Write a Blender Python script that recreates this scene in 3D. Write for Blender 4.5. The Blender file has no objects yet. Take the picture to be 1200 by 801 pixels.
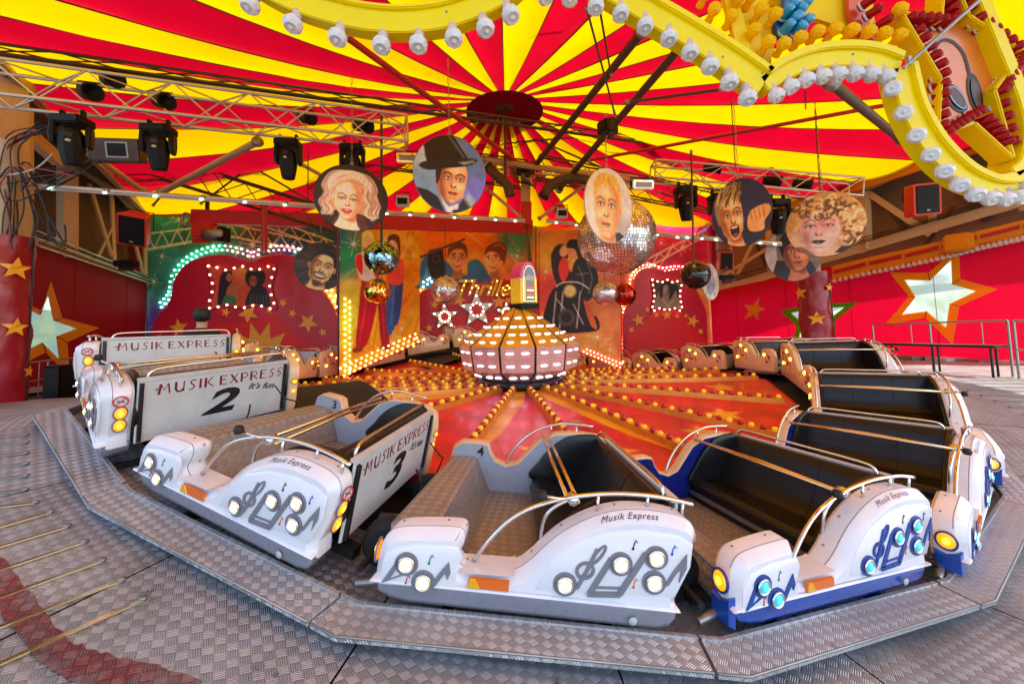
import bpy, bmesh, math, random
import numpy as np
from mathutils import Vector, Matrix
from mathutils.geometry import tessellate_polygon
random.seed(7); np.random.seed(7)
SC = bpy.context.scene
COL = SC.collection
R = math.radians
# ------------------------------------------------------------------ camera
F, PPX, PPY = 455.0, 600.0, 346.0
CP, CRL = R(3.5), R(-1.6)
EYE = Vector((-0.13, -8.03, 1.85))
fw = Vector((0, math.cos(CP), math.sin(CP)))
_r, _u = Vector((1, 0, 0)), Vector((0, -math.sin(CP), math.cos(CP)))
rt = math.cos(CRL) * _r + math.sin(CRL) * _u
up = -math.sin(CRL) * _r + math.cos(CRL) * _u
cam = bpy.data.objects.new('camera', bpy.data.cameras.new('camera'))
COL.objects.link(cam)
cam.matrix_world = Matrix(((rt.x, up.x, -fw.x, EYE.x), (rt.y, up.y, -fw.y, EYE.y), (rt.z, up.z, -fw.z, EYE.z), (0, 0, 0, 1)))
cam.data.sensor_width = 36
cam.data.lens = F / 1200 * 36
cam.data.shift_y = -(400.5 - PPY) / 1200
cam.data.clip_start, cam.data.clip_end = 0.05, 2000
SC.camera = cam
# ------------------------------------------------------------------ light
SUN_EL, SUN_AZ = R(50), R(112)      # azimuth from +Y towards +X
w = bpy.data.worlds.new('World'); SC.world = w; w.use_nodes = True
nt = w.node_tree
sky = nt.nodes.new('ShaderNodeTexSky'); sky.sky_type = 'NISHITA'; sky.sun_disc = False
sky.sun_elevation = SUN_EL; sky.sun_rotation = SUN_AZ
bg = nt.nodes['Background']; bg.inputs['Strength'].default_value = 0.128
nt.links.new(sky.outputs[0], bg.inputs[0])
sl = bpy.data.lights.new('sun', 'SUN'); sl.energy = 2.9; sl.angle = R(0.5); sl.color = (1, 0.95, 0.87)
so = bpy.data.objects.new('sun', sl); COL.objects.link(so)
sd = Vector((math.sin(SUN_AZ) * math.cos(SUN_EL), math.cos(SUN_AZ) * math.cos(SUN_EL), math.sin(SUN_EL)))
so.rotation_euler = sd.to_track_quat('Z', 'Y').to_euler(); so.location = sd * 40
vs = SC.view_settings
vs.view_transform = 'Standard'; vs.look = 'None'; vs.exposure = 1.92; vs.gamma = 1
SC.cycles.use_denoising = True
SC.cycles.max_bounces = 8; SC.cycles.diffuse_bounces = 5; SC.cycles.glossy_bounces = 4; SC.cycles.transmission_bounces = 5; SC.cycles.transparent_max_bounces = 8
SC.cycles.sample_clamp_indirect = 6
SC.cycles.caustics_reflective = False; SC.cycles.caustics_refractive = False

# ------------------------------------------------------------------ projection helpers (photo pixel + depth -> place)
def ray(px, py):
    X, Y = (px - PPX) / F, (py - PPY) / F
    return fw + rt * X - up * Y
def W(px, py, d):
    v = ray(px, py)
    return EYE + v * (d / v.y)
def hit(px, py, P, N, off=0.0):
    v = ray(px, py)
    t = (P - EYE).dot(N) / v.dot(N)
    return EYE + v * t + N * off

# ------------------------------------------------------------------ materials
def lin(c):
    c = c / 255.0
    return c / 12.92 if c <= 0.04045 else ((c + 0.055) / 1.055) ** 2.4
def S(r, g, b): return (lin(r), lin(g), lin(b))
MATS = {}
def pm(name, col, rough=0.5, metal=0.0, var=0.12, vs_=6.0, bump=0.0, bs=60.0, coat=0.0, emit=None, es=0.0, trans=0.0, transl=0.0, spec=0.5, rv=0.12, scuff=0.0):
    m = bpy.data.materials.new(name); m.use_nodes = True
    t = m.node_tree; b = t.nodes['Principled BSDF']; out = t.nodes['Material Output']
    b.inputs['Roughness'].default_value = rough; b.inputs['Metallic'].default_value = metal
    b.inputs['Specular IOR Level'].default_value = spec
    b.inputs['Coat Weight'].default_value = coat; b.inputs['Coat Roughness'].default_value = 0.08
    b.inputs['Transmission Weight'].default_value = trans
    b.inputs['Base Color'].default_value = (*col, 1)
    if emit:
        b.inputs['Emission Color'].default_value = (*emit, 1); b.inputs['Emission Strength'].default_value = es
    tc = t.nodes.new('ShaderNodeTexCoord')
    if var > 0:
        n = t.nodes.new('ShaderNodeTexNoise'); n.inputs['Scale'].default_value = vs_; n.inputs['Detail'].default_value = 7; n.inputs['Roughness'].default_value = 0.65
        t.links.new(tc.outputs['Object'], n.inputs['Vector'])
        mr = t.nodes.new('ShaderNodeMapRange'); mr.inputs[1].default_value = 0.3; mr.inputs[2].default_value = 0.7
        mr.inputs[3].default_value = 1 - var; mr.inputs[4].default_value = 1.0
        t.links.new(n.outputs['Fac'], mr.inputs[0])
        mx = t.nodes.new('ShaderNodeMix'); mx.data_type = 'RGBA'; mx.blend_type = 'MULTIPLY'; mx.inputs[0].default_value = 1
        mx.inputs[6].default_value = (*col, 1)
        cb = t.nodes.new('ShaderNodeCombineColor')
        for i in range(3): t.links.new(mr.outputs[0], cb.inputs[i])
        if scuff > 0:
            n4 = t.nodes.new('ShaderNodeTexNoise'); n4.inputs['Scale'].default_value = 9; n4.inputs['Detail'].default_value = 10; n4.inputs['Roughness'].default_value = .8
            mp = t.nodes.new('ShaderNodeMapping'); mp.inputs['Scale'].default_value = (1, 2.5, 1.4); t.links.new(tc.outputs['Object'], mp.inputs[0]); t.links.new(mp.outputs[0], n4.inputs['Vector'])
            m4 = t.nodes.new('ShaderNodeMapRange'); m4.inputs[1].default_value = .60; m4.inputs[2].default_value = .72; m4.inputs[3].default_value = 1; m4.inputs[4].default_value = 1 - scuff
            t.links.new(n4.outputs['Fac'], m4.inputs[0])
            mm = t.nodes.new('ShaderNodeMath'); mm.operation = 'MULTIPLY'; t.links.new(mr.outputs[0], mm.inputs[0]); t.links.new(m4.outputs[0], mm.inputs[1])
            for i in range(3): t.links.new(mm.outputs[0], cb.inputs[i])
        t.links.new(cb.outputs[0], mx.inputs[7]); t.links.new(mx.outputs[2], b.inputs['Base Color'])
        n2 = t.nodes.new('ShaderNodeTexNoise'); n2.inputs['Scale'].default_value = vs_ * 2.3; n2.inputs['Detail'].default_value = 5
        t.links.new(tc.outputs['Object'], n2.inputs['Vector'])
        r2 = t.nodes.new('ShaderNodeMapRange'); r2.inputs[3].default_value = max(0.02, rough - rv); r2.inputs[4].default_value = min(1, rough + rv)
        t.links.new(n2.outputs['Fac'], r2.inputs[0]); t.links.new(r2.outputs[0], b.inputs['Roughness'])
    if bump > 0:
        n3 = t.nodes.new('ShaderNodeTexNoise'); n3.inputs['Scale'].default_value = bs; n3.inputs['Detail'].default_value = 3
        t.links.new(tc.outputs['Object'], n3.inputs['Vector'])
        bp = t.nodes.new('ShaderNodeBump'); bp.inputs['Strength'].default_value = bump; bp.inputs['Distance'].default_value = 0.02
        t.links.new(n3.outputs['Fac'], bp.inputs['Height']); t.links.new(bp.outputs[0], b.inputs['Normal'])
    if transl > 0:
        tr = t.nodes.new('ShaderNodeBsdfTranslucent')
        src = b.inputs['Base Color'].links[0].from_socket if b.inputs['Base Color'].links else None
        if src: t.links.new(src, tr.inputs['Color'])
        else: tr.inputs['Color'].default_value = (*col, 1)
        ms = t.nodes.new('ShaderNodeMixShader'); ms.inputs[0].default_value = transl
        t.links.new(b.outputs[0], ms.inputs[1]); t.links.new(tr.outputs[0], ms.inputs[2]); t.links.new(ms.outputs[0], out.inputs[0])
    MATS[name] = m
    return m
def print_mat(name, rough=0.45, transl=0.0):
    m = pm(name, (1, 1, 1), rough, var=0.0)
    t = m.node_tree; b = t.nodes['Principled BSDF']
    a = t.nodes.new('ShaderNodeAttribute'); a.attribute_name = 'Col'
    n = t.nodes.new('ShaderNodeTexNoise'); n.inputs['Scale'].default_value = 14; n.inputs['Detail'].default_value = 8
    tc = t.nodes.new('ShaderNodeTexCoord'); t.links.new(tc.outputs['Object'], n.inputs['Vector'])
    mr = t.nodes.new('ShaderNodeMapRange'); mr.inputs[1].default_value = .3; mr.inputs[2].default_value = .7; mr.inputs[3].default_value = .9; mr.inputs[4].default_value = 1.04
    t.links.new(n.outputs['Fac'], mr.inputs[0])
    v = t.nodes.new('ShaderNodeVectorMath'); v.operation = 'SCALE'
    t.links.new(a.outputs['Color'], v.inputs[0]); t.links.new(mr.outputs[0], v.inputs['Scale'])
    t.links.new(v.outputs[0], b.inputs['Base Color'])
    return m
def tread_mat(name, col, cell=0.05, rough=0.3, metal=0.9, dirt=0.35, worn=None):
    """aluminium tread plate: diamonds of five bars, alternately turned"""
    m = bpy.data.materials.new(name); m.use_nodes = True
    t = m.node_tree; b = t.nodes['Principled BSDF']
    N = lambda ty, **k: t.nodes.new(ty)
    def math_(op, a, c=None):
        n = t.nodes.new('ShaderNodeMath'); n.operation = op
        for i, x in enumerate((a, c)):
            if x is None: continue
            if isinstance(x, (int, float)): n.inputs[i].default_value = x
            else: t.links.new(x, n.inputs[i])
        return n.outputs[0]
    uv = N('ShaderNodeUVMap')
    sep = N('ShaderNodeSeparateXYZ'); t.links.new(uv.outputs[0], sep.inputs[0])
    k = 1 / cell
    p = math_('MULTIPLY', math_('ADD', math_('MULTIPLY', sep.outputs[0], 0.82), sep.outputs[1]), k * 0.76)
    q = math_('MULTIPLY', math_('SUBTRACT', math_('MULTIPLY', sep.outputs[0], 0.82), sep.outputs[1]), k * 0.76)
    par = math_('MODULO', math_('ADD', math_('ADD', math_('FLOOR', p), math_('FLOOR', q)), 4000.0), 2.0)
    fp, fq = math_('FRACT', p), math_('FRACT', q)
    mixv = t.nodes.new('ShaderNodeMix'); mixv.data_type = 'FLOAT'
    t.links.new(par, mixv.inputs[0]); t.links.new(fp, mixv.inputs[2]); t.links.new(fq, mixv.inputs[3])
    bars = math_('SINE', math_('MULTIPLY', mixv.outputs[0], math.pi * 10))
    edge = math_('MULTIPLY', math_('MINIMUM', math_('MINIMUM', fp, math_('SUBTRACT', 1.0, fp)), math_('MINIMUM', fq, math_('SUBTRACT', 1.0, fq))), 9.0)
    edge = math_('MINIMUM', edge, 1.0)
    hgt = math_('MULTIPLY', math_('ADD', math_('MULTIPLY', bars, 0.5), 0.5), edge)
    bp = N('ShaderNodeBump'); bp.inputs['Strength'].default_value = 0.85; bp.inputs['Distance'].default_value = 0.0035
    t.links.new(hgt, bp.inputs['Height']); t.links.new(bp.outputs[0], b.inputs['Normal'])
    tc = N('ShaderNodeTexCoord')
    n = N('ShaderNodeTexNoise'); n.inputs['Scale'].default_value = 1.7; n.inputs['Detail'].default_value = 8; n.inputs['Roughness'].default_value = .7
    t.links.new(tc.outputs['Object'], n.inputs['Vector'])
    mr = N('ShaderNodeMapRange'); mr.inputs[1].default_value = .32; mr.inputs[2].default_value = .68; mr.inputs[3].default_value = 1 - dirt; mr.inputs[4].default_value = 1.05
    t.links.new(n.outputs['Fac'], mr.inputs[0])
    n5 = N('ShaderNodeTexNoise'); n5.inputs['Scale'].default_value = 11; n5.inputs['Detail'].default_value = 6; n5.inputs['Roughness'].default_value = .75
    t.links.new(tc.outputs['Object'], n5.inputs['Vector'])
    spot = N('ShaderNodeMapRange'); spot.inputs[1].default_value = .30; spot.inputs[2].default_value = .38; spot.inputs[3].default_value = .35; spot.inputs[4].default_value = 1
    t.links.new(n5.outputs['Fac'], spot.inputs[0])
    g = math_('MULTIPLY', math_('MULTIPLY', mr.outputs[0], spot.outputs[0]), math_('ADD', math_('MULTIPLY', par, 0.22), 0.80))  # every second diamond lightened in colour to imitate its different reflection
    g = math_('MULTIPLY', g, math_('ADD', math_('MULTIPLY', hgt, 0.35), 0.72))
    cb = N('ShaderNodeVectorMath'); cb.operation = 'SCALE'; cb.inputs[0].default_value = col
    if worn:
        n7 = N('ShaderNodeTexNoise'); n7.inputs['Scale'].default_value = 5; n7.inputs['Detail'].default_value = 9; n7.inputs['Roughness'].default_value = .8
        t.links.new(tc.outputs['Object'], n7.inputs['Vector'])
        wm = N('ShaderNodeMapRange'); wm.inputs[1].default_value = .50; wm.inputs[2].default_value = .60
        t.links.new(math_('ADD', n7.outputs['Fac'], math_('MULTIPLY', hgt, .10)), wm.inputs[0])
        mc = t.nodes.new('ShaderNodeMix'); mc.data_type = 'RGBA'; mc.inputs[6].default_value = (*col, 1); mc.inputs[7].default_value = (*worn, 1)
        t.links.new(wm.outputs[0], mc.inputs[0]); t.links.new(mc.outputs[2], cb.inputs[0])
    t.links.new(g, cb.inputs['Scale']); t.links.new(cb.outputs[0], b.inputs['Base Color'])
    b.inputs['Metallic'].default_value = metal
    rr = math_('ADD', math_('MULTIPLY', n.outputs['Fac'], 0.35), rough - .12)
    t.links.new(rr, b.inputs['Roughness'])
    MATS[name] = m
    return m

M_tread = tread_mat('tread_plate_dark', (.60, .60, .61), .045, .36, .48, .45)
M_tread2 = tread_mat('tread_plate_bright', (.72, .715, .72), .042, .32, .55, .3)
M_treadc = tread_mat('tread_plate_car', (.60, .56, .52), .05, .32, .65, .3)
M_white = pm('white_fibreglass', S(238, 236, 238), .2, coat=.4, var=.08, vs_=3, scuff=.3)
M_board = pm('board_white', S(212, 212, 208), .4, var=.22, vs_=4, rv=.1, scuff=.55)
M_grey = pm('grey_paint', S(140, 138, 148), .3, var=.15, coat=.3, scuff=.4)
M_greyp = pm('grey_panel', S(176, 182, 192), .35, var=.12)
M_blue = pm('blue_paint', S(14, 74, 168), .22, var=.15, coat=.4, scuff=.35)
M_navy = pm('navy_panel', S(22, 36, 124), .3, var=.15)
M_emg = pm('emblem_grey', S(128, 126, 132), .35, var=.05)
M_emb = pm('emblem_blue', S(22, 70, 150), .3, var=.05)
M_black = pm('black_vinyl', (.010, .0095, .0095), .3, var=.2, vs_=3, bump=.05, bs=9, coat=.04, rv=.06, spec=.35)
M_chrome = pm('chrome', (.78, .76, .73), .16, 1.0, var=.1, rv=.08)
M_brassy = pm('bar_steel', (.8, .62, .36), .2, 1.0, var=.1, rv=.08)  # on lap bars, brass tone paints orange reflections into chrome; strips share it
M_rubber = pm('rubber', (.012, .012, .013), .65, var=.3)
M_dark = pm('dark_steel', (.03, .028, .028), .45, .5, var=.4, vs_=9)
M_steel = pm('steel_grey', (.35, .34, .33), .4, .8, var=.25)
M_amber = pm('amber_lens', S(255, 150, 10), .15, var=0, emit=S(255, 140, 0), es=.45, coat=.5)
M_amberc = pm('amber_core', S(255, 190, 30), .15, var=0, emit=S(255, 190, 40), es=1.5)
M_refl = pm('orange_reflector', S(235, 110, 20), .18, var=.05, coat=.5)
M_refl2 = pm('yellow_reflector', S(245, 175, 20), .18, var=.05, coat=.5)
M_lampw = pm('lamp_warm', S(255, 240, 200), .1, var=0, emit=S(255, 232, 180), es=2.4)
M_lampc = pm('lamp_cyan', S(60, 220, 230), .1, var=0, emit=S(40, 205, 225), es=1.6)
M_lampwr = pm('lamp_glass', S(200, 190, 165), .1, var=0, emit=S(255, 225, 160), es=.35, coat=.5)
M_lampcr = pm('lamp_glass_cyan', S(30, 150, 165), .1, var=0, emit=S(20, 150, 170), es=.4, coat=.5)
M_red_ink = pm('red_lettering', S(132, 22, 36), .4, var=.2, vs_=20)
M_black_ink = pm('black_lettering', (.01, .01, .012), .4, var=0)
M_redp = pm('red_print', S(200, 30, 40), .4, var=0)
M_greenp = pm('green_print', S(20, 140, 90), .4, var=0)
M_bluep = pm('blue_print', S(40, 90, 190), .4, var=0)
M_cream = pm('warm_lit_side', S(238, 196, 150), .3, var=.15, coat=.3)  # warm light on the inner sides is put into this cream colour
M_truss = pm('aluminium_tube', (.62, .55, .47), .38, .85, var=.2)
M_brown = pm('brown_tube', (.10, .062, .042), .5, .3, var=.3)
M_beige = pm('beige_steel', S(205, 178, 140), .5, var=.18)
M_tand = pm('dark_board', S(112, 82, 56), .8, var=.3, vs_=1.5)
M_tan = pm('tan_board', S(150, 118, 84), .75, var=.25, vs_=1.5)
M_redbeam = pm('red_beam', S(206, 14, 40), .4, var=.12)
M_redpipe = pm('red_pipe', S(190, 26, 40), .4, var=.15)
M_casing = pm('black_casing', (.006, .0055, .0055), .5, var=.3, vs_=12, spec=.22)
M_speakerred = pm('speaker_red', S(214, 52, 24), .4, var=.1)
M_cable = pm('cable_black', (.012, .011, .011), .5, var=0)
M_can_y = pm('canopy_yellow', S(255, 204, 0), .6, var=.2, vs_=.55, bump=.35, bs=2.2, transl=.34, spec=.15)
M_can_r = pm('canopy_red', S(204, 3, 36), .6, var=.25, vs_=.55, bump=.35, bs=2.2, transl=.34, spec=.15)
M_can_d = pm('canopy_disc', S(150, 10, 30), .7, var=.1, transl=.2, spec=.1)
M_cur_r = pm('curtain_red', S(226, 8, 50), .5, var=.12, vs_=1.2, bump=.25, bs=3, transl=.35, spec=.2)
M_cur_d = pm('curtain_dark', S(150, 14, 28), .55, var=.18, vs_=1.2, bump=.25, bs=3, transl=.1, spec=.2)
M_colred = pm('column_cloth', S(160, 18, 40), .35, var=.2, vs_=3, bump=.5, bs=4, coat=.15)
M_or = pm('orange_trim', S(244, 154, 20), .45, var=.1, transl=.2)
M_ye = pm('yellow_trim', S(255, 220, 20), .45, var=.1, transl=.6)
M_gr = pm('green_trim', S(110, 240, 20), .45, var=.1, transl=.6)
M_film = None
M_maroon = pm('maroon_board', S(206, 14, 58), .4, var=.15, coat=.1)
M_redb = pm('red_board', S(236, 10, 20), .4, var=.12)
M_gold = pm('gold_star', S(255, 182, 50), .4, var=.1)
M_goldy = pm('yellow_burst', S(248, 178, 30), .4, var=.1)
M_floor_r = pm('ride_floor_red', S(196, 26, 44), .26, var=.2, vs_=2.5, coat=.3)
M_floor_y = pm('ride_floor_gold', S(244, 156, 24), .26, var=.2, vs_=2.5, coat=.3)
M_rail = pm('spoke_rail', S(236, 160, 60), .35, .4, var=.3)
M_bred = pm('bulb_red', S(178, 10, 22), .12, var=0, coat=.5)
M_byel = pm('bulb_yellow', S(246, 206, 40), .12, var=0, emit=S(255, 200, 40), es=.06, coat=.5)
M_blit = pm('bulb_lit', S(255, 236, 190), .2, var=0, emit=S(255, 225, 165), es=4.2)
M_blitg = pm('bulb_lit_green', S(190, 255, 220), .2, var=0, emit=S(150, 255, 215), es=3.2)
M_blitp = pm('bulb_lit_pink', S(255, 190, 190), .2, var=0, emit=S(255, 150, 160), es=3.2)
M_gold_foil = pm('dome_gold', S(255, 200, 70), .22, .5, var=.3, vs_=5, bump=.2, bs=6)
M_copper_foil = pm('dome_copper', S(238, 212, 202), .24, .5, var=.3, vs_=5, bump=.25, bs=6)
M_led = pm('led_strip', S(240, 232, 255), .2, var=0, emit=S(226, 214, 255), es=1.7)
M_sign = pm('sign_yellow', S(255, 222, 0), .3, var=.05, vs_=4, transl=.08, spec=.25)
M_signi = pm('sign_yellow_board', S(255, 212, 0), .4, var=.1, vs_=5, transl=.1, spec=.2)
M_clear = pm('clear_cap', (1, .96, .92), .03, var=0, trans=.3)
M_clear.node_tree.nodes['Principled BSDF'].inputs['IOR'].default_value = 1.3
M_clearb = pm('cap_collar', S(240, 222, 214), .25, var=.1, transl=.3)
M_ycap = pm('yellow_cap', S(255, 212, 0), .1, var=0, transl=.4, spec=.35)
M_rcap = pm('red_cap', S(190, 0, 14), .12, var=0, transl=.35, spec=.3)
M_ccap = pm('cyan_cap', S(20, 160, 200), .1, var=0, trans=.15, coat=.5)
M_skin = pm('skin', S(200, 150, 120), .5, var=.05)
M_hair = pm('hair_dark', S(30, 22, 18), .6, var=.1)
M_shirt = pm('shirt_dark', S(28, 26, 30), .8, var=.1)
M_print = print_mat('print')
M_printm = print_mat('mural_print', .4)
M_grass = pm('grass_bank', S(120, 140, 80), .9, var=.4, vs_=.8)
M_ground = pm('asphalt', (.06, .06, .062), .9, var=.3, vs_=1)
M_seam = pm('seam_dark', (.02, .02, .02), .8, var=0)
M_redline = pm('red_floor_paint', S(140, 26, 24), .45, var=.45, vs_=9)
# ------------------------------------------------------------------ object helpers
OFF = {}
def meta(o, label=None, cat=None, group=None, kind=None):
    if label: o['label'] = label
    if cat: o['category'] = cat
    if group: o['group'] = group
    if kind: o['kind'] = kind
    return o
def thing(name, label, cat, loc=(0, 0, 0), rot=None, group=None):
    """an Empty at the thing's base; with rot given its children are in local coordinates, else in world ones"""
    o = bpy.data.objects.new(name, None); COL.objects.link(o); o.empty_display_size = .1
    o.location = loc
    if rot is not None: o.rotation_euler = rot
    OFF[o.name] = Vector((0, 0, 0)) if rot is not None else -Vector(loc)
    return meta(o, label, cat, group)
def link(name, me, parent=None, M=None):
    o = bpy.data.objects.new(name, me); COL.objects.link(o)
    M = M if M is not None else Matrix.Identity(4)
    if parent is not None:
        o.parent = parent
        off = OFF.get(parent.name, Vector((0, 0, 0)))
        M = Matrix.Translation(off) @ M
        OFF[o.name] = Vector((0, 0, 0))
    o.matrix_basis = M
    return o
def sub(name, me, parent, M=None):
    """a sub-part: the part it hangs on sits at the thing's own frame shifted by its matrix"""
    o = bpy.data.objects.new(name, me); COL.objects.link(o)
    o.parent = parent; o.matrix_basis = M if M is not None else Matrix.Identity(4)
    return o
def mesh_from(verts, faces, mat, smooth=False, name='mesh'):
    me = bpy.data.meshes.new(name); me.from_pydata([tuple(v) for v in verts], [], faces)
    if mat: me.materials.append(mat)
    if smooth: me.polygons.foreach_set('use_smooth', [True] * len(me.polygons))
    me.update()
    return me
def bm_mesh(bm, mat, smooth=False, angle=None):
    me = bpy.data.meshes.new('mesh'); bmesh.ops.recalc_face_normals(bm, faces=bm.faces); bm.to_mesh(me); bm.free()
    if mat: me.materials.append(mat)
    if smooth: me.polygons.foreach_set('use_smooth', [True] * len(me.polygons))
    if angle: me.set_sharp_from_angle(angle=R(angle))
    return me
def uv_planar(me, fn):
    ul = me.uv_layers.new(name='UVMap')
    for l in me.loops:
        ul.data[l.index].uv = fn(me.vertices[l.vertex_index].co)
    return me
def uv_box(me, s=1.0):
    ul = me.uv_layers.new(name='UVMap')
    for p in me.polygons:
        n = p.normal
        for li in p.loop_indices:
            c = me.vertices[me.loops[li].vertex_index].co
            a = max(range(3), key=lambda i: abs(n[i]))
            ul.data[li].uv = ((c.y, c.z), (c.x, c.z), (c.x, c.y))[a]
    return me
CYL = {}
def cyl_mesh(mat, n=10):
    k = (mat.name, n)
    if k not in CYL:
        v, f = [], []
        for i in range(n):
            a = 2 * math.pi * i / n
            v += [(math.cos(a), math.sin(a), 0), (math.cos(a), math.sin(a), 1)]
        for i in range(n):
            j = (i + 1) % n
            f.append((2 * i, 2 * j, 2 * j + 1, 2 * i + 1))
        f += [tuple(2 * i for i in reversed(range(n))), tuple(2 * i + 1 for i in range(n))]
        me = mesh_from(v, f, mat); me.polygons.foreach_set('use_smooth', [True] * n + [False] * 2); CYL[k] = me
    return CYL[k]
def zmat(p0, p1, sx, sy):
    p0, p1 = Vector(p0), Vector(p1); d = p1 - p0
    q = d.to_track_quat('Z', 'Y').to_matrix().to_4x4()
    return Matrix.Translation(p0) @ q @ Matrix.Diagonal((sx, sy, d.length, 1))
def tube(name, p0, p1, r, mat, parent, n=8):
    return link(name, cyl_mesh(mat, n), parent, zmat(p0, p1, r, r))
BOX = {}
def box_mesh(mat, bev=0.0):
    k = (mat.name, bev)
    if k not in BOX:
        bm = bmesh.new(); bmesh.ops.create_cube(bm, size=1)
        if bev: bmesh.ops.bevel(bm, geom=list(bm.edges), offset=bev, segments=2, affect='EDGES')
        BOX[k] = bm_mesh(bm, mat)
    return BOX[k]
def beam(name, p0, p1, wd, ht, mat, parent):
    p0, p1 = Vector(p0), Vector(p1); d = p1 - p0
    x = d.normalized(); z = Vector((0, 0, 1)); 
    if abs(x.z) > .95: z = Vector((0, 1, 0))
    y = z.cross(x).normalized(); z = x.cross(y)
    c = (p0 + p1) / 2
    M = Matrix(((x.x * d.length, y.x * wd, z.x * ht, c.x), (x.y * d.length, y.y * wd, z.y * ht, c.y), (x.z * d.length, y.z * wd, z.z * ht, c.z), (0, 0, 0, 1)))
    return link(name, box_mesh(mat), parent, M)
def boxat(name, c, size, mat, parent, rot=None, bev=0.0):
    M = Matrix.Translation(Vector(c))
    if rot is not None: M = M @ rot.to_4x4()
    if not bev:
        return link(name, box_mesh(mat), parent, M @ Matrix.Diagonal((*size, 1)))
    bm = bmesh.new(); bmesh.ops.create_cube(bm, size=1, matrix=Matrix.Diagonal((*size, 1)))
    bmesh.ops.bevel(bm, geom=list(bm.edges), offset=bev, segments=2, affect='EDGES')
    return link(name, bm_mesh(bm, mat), parent, M)
def cr(pts, n=6, closed=False):
    """Catmull-Rom through points (2D or 3D)"""
    P = [np.array(p, float) for p in pts]; out = []; m = len(P)
    rng = range(m) if closed else range(m - 1)
    for i in rng:
        if closed: a, b, c, d = P[i - 1], P[i], P[(i + 1) % m], P[(i + 2) % m]
        else: a, b, c, d = P[max(i - 1, 0)], P[i], P[i + 1], P[min(i + 2, m - 1)]
        for k in range(n):
            t = k / n
            out.append(.5 * ((2 * b) + (c - a) * t + (2 * a - 5 * b + 4 * c - d) * t * t + (3 * b - a - 3 * c + d) * t ** 3))
    if not closed: out.append(P[-1])
    return out
def sweep_mesh(pts, r, mat, n=8, closed=False):
    P = [Vector(p) for p in pts]; m = len(P); v, f = [], []
    prev = None
    for i in range(m):
        a = P[i - 1] if (i > 0 or closed) else P[i]; b = P[(i + 1) % m] if (i < m - 1 or closed) else P[i]
        t = (b - a).normalized()
        if prev is None:
            nrm = t.orthogonal().normalized()
        else:
            nrm = (prev - t * prev.dot(t)); nrm = nrm.normalized() if nrm.length > 1e-6 else t.orthogonal().normalized()
        prev = nrm; bi = t.cross(nrm)
        rr = r[i] if isinstance(r, (list, tuple)) else r
        for k in range(n):
            an = 2 * math.pi * k / n
            v.append(P[i] + (nrm * math.cos(an) + bi * math.sin(an)) * rr)
    for i in range(m if closed else m - 1):
        j = (i + 1) % m
        for k in range(n):
            f.append((i * n + k, i * n + (k + 1) % n, j * n + (k + 1) % n, j * n + k))
    if not closed:
        f.append(tuple(reversed(range(n)))); f.append(tuple((m - 1) * n + k for k in range(n)))
    return mesh_from(v, f, mat, True)
def sweep(name, pts, r, mat, parent, n=8, closed=False):
    return link(name, sweep_mesh(pts, r, mat, n, closed), parent)
def inset(poly, d):
    m = len(poly); out = []
    area = sum(poly[i - 1][0] * poly[i][1] - poly[i][0] * poly[i - 1][1] for i in range(m))
    sgn = 1 if area > 0 else -1
    for i in range(m):
        p, a, b = np.array(poly[i]), np.array(poly[i - 1]), np.array(poly[(i + 1) % m])
        e1, e2 = p - a, b - p
        e1 = e1 / (np.linalg.norm(e1) + 1e-9); e2 = e2 / (np.linalg.norm(e2) + 1e-9)
        n1, n2 = np.array((-e1[1], e1[0])), np.array((-e2[1], e2[0]))
        n = n1 + n2; n = n / (np.linalg.norm(n) + 1e-9); c = max(.5, n.dot(n1))
        out.append(tuple(p + sgn * n * d / c))
    return out
def loft_prism(poly, levels, mat, fn, smooth_angle=35):
    """poly: 2D outline; levels: list of (depth, inset); fn(u, v, depth)->3D. First and last levels are capped."""
    v, f = [], []; m = len(poly)
    for dp, ins in levels:
        q = inset(poly, ins) if ins else poly
        v += [Vector(fn(a[0], a[1], dp)) for a in q]
    L = len(levels)
    for l in range(L - 1):
        for i in range(m):
            j = (i + 1) % m
            f.append((l * m + i, l * m + j, (l + 1) * m + j, (l + 1) * m + i))
    for base, rev in ((0, True), ((L - 1) * m, False)):
        q = [Vector((a[0], a[1], 0)) for a in (inset(poly, levels[0][1]) if rev and levels[0][1] else (inset(poly, levels[-1][1]) if not rev and levels[-1][1] else poly))]
        for tri in tessellate_polygon([q]):
            f.append(tuple(base + k for k in tri))
    bm = bmesh.new()
    vs2 = [bm.verts.new(x) for x in v]
    for t in f:
        try: bm.faces.new([vs2[k] for k in t])
        except ValueError: pass
    return bm_mesh(bm, mat, True, smooth_angle)
def ribbon2d(pts, w):
    """outline of a stroke of width w (number or list) along 2D points"""
    m = len(pts); L, Rr = [], []
    for i in range(m):
        a, b = np.array(pts[max(i - 1, 0)]), np.array(pts[min(i + 1, m - 1)])
        t = (b - a) / (np.linalg.norm(b - a) + 1e-9); n = np.array((-t[1], t[0]))
        ww = (w[i] if isinstance(w, (list, tuple)) else w) / 2
        p = np.array(pts[i]); L.append(tuple(p + n * ww)); Rr.append(tuple(p - n * ww))
    return L, Rr
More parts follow.
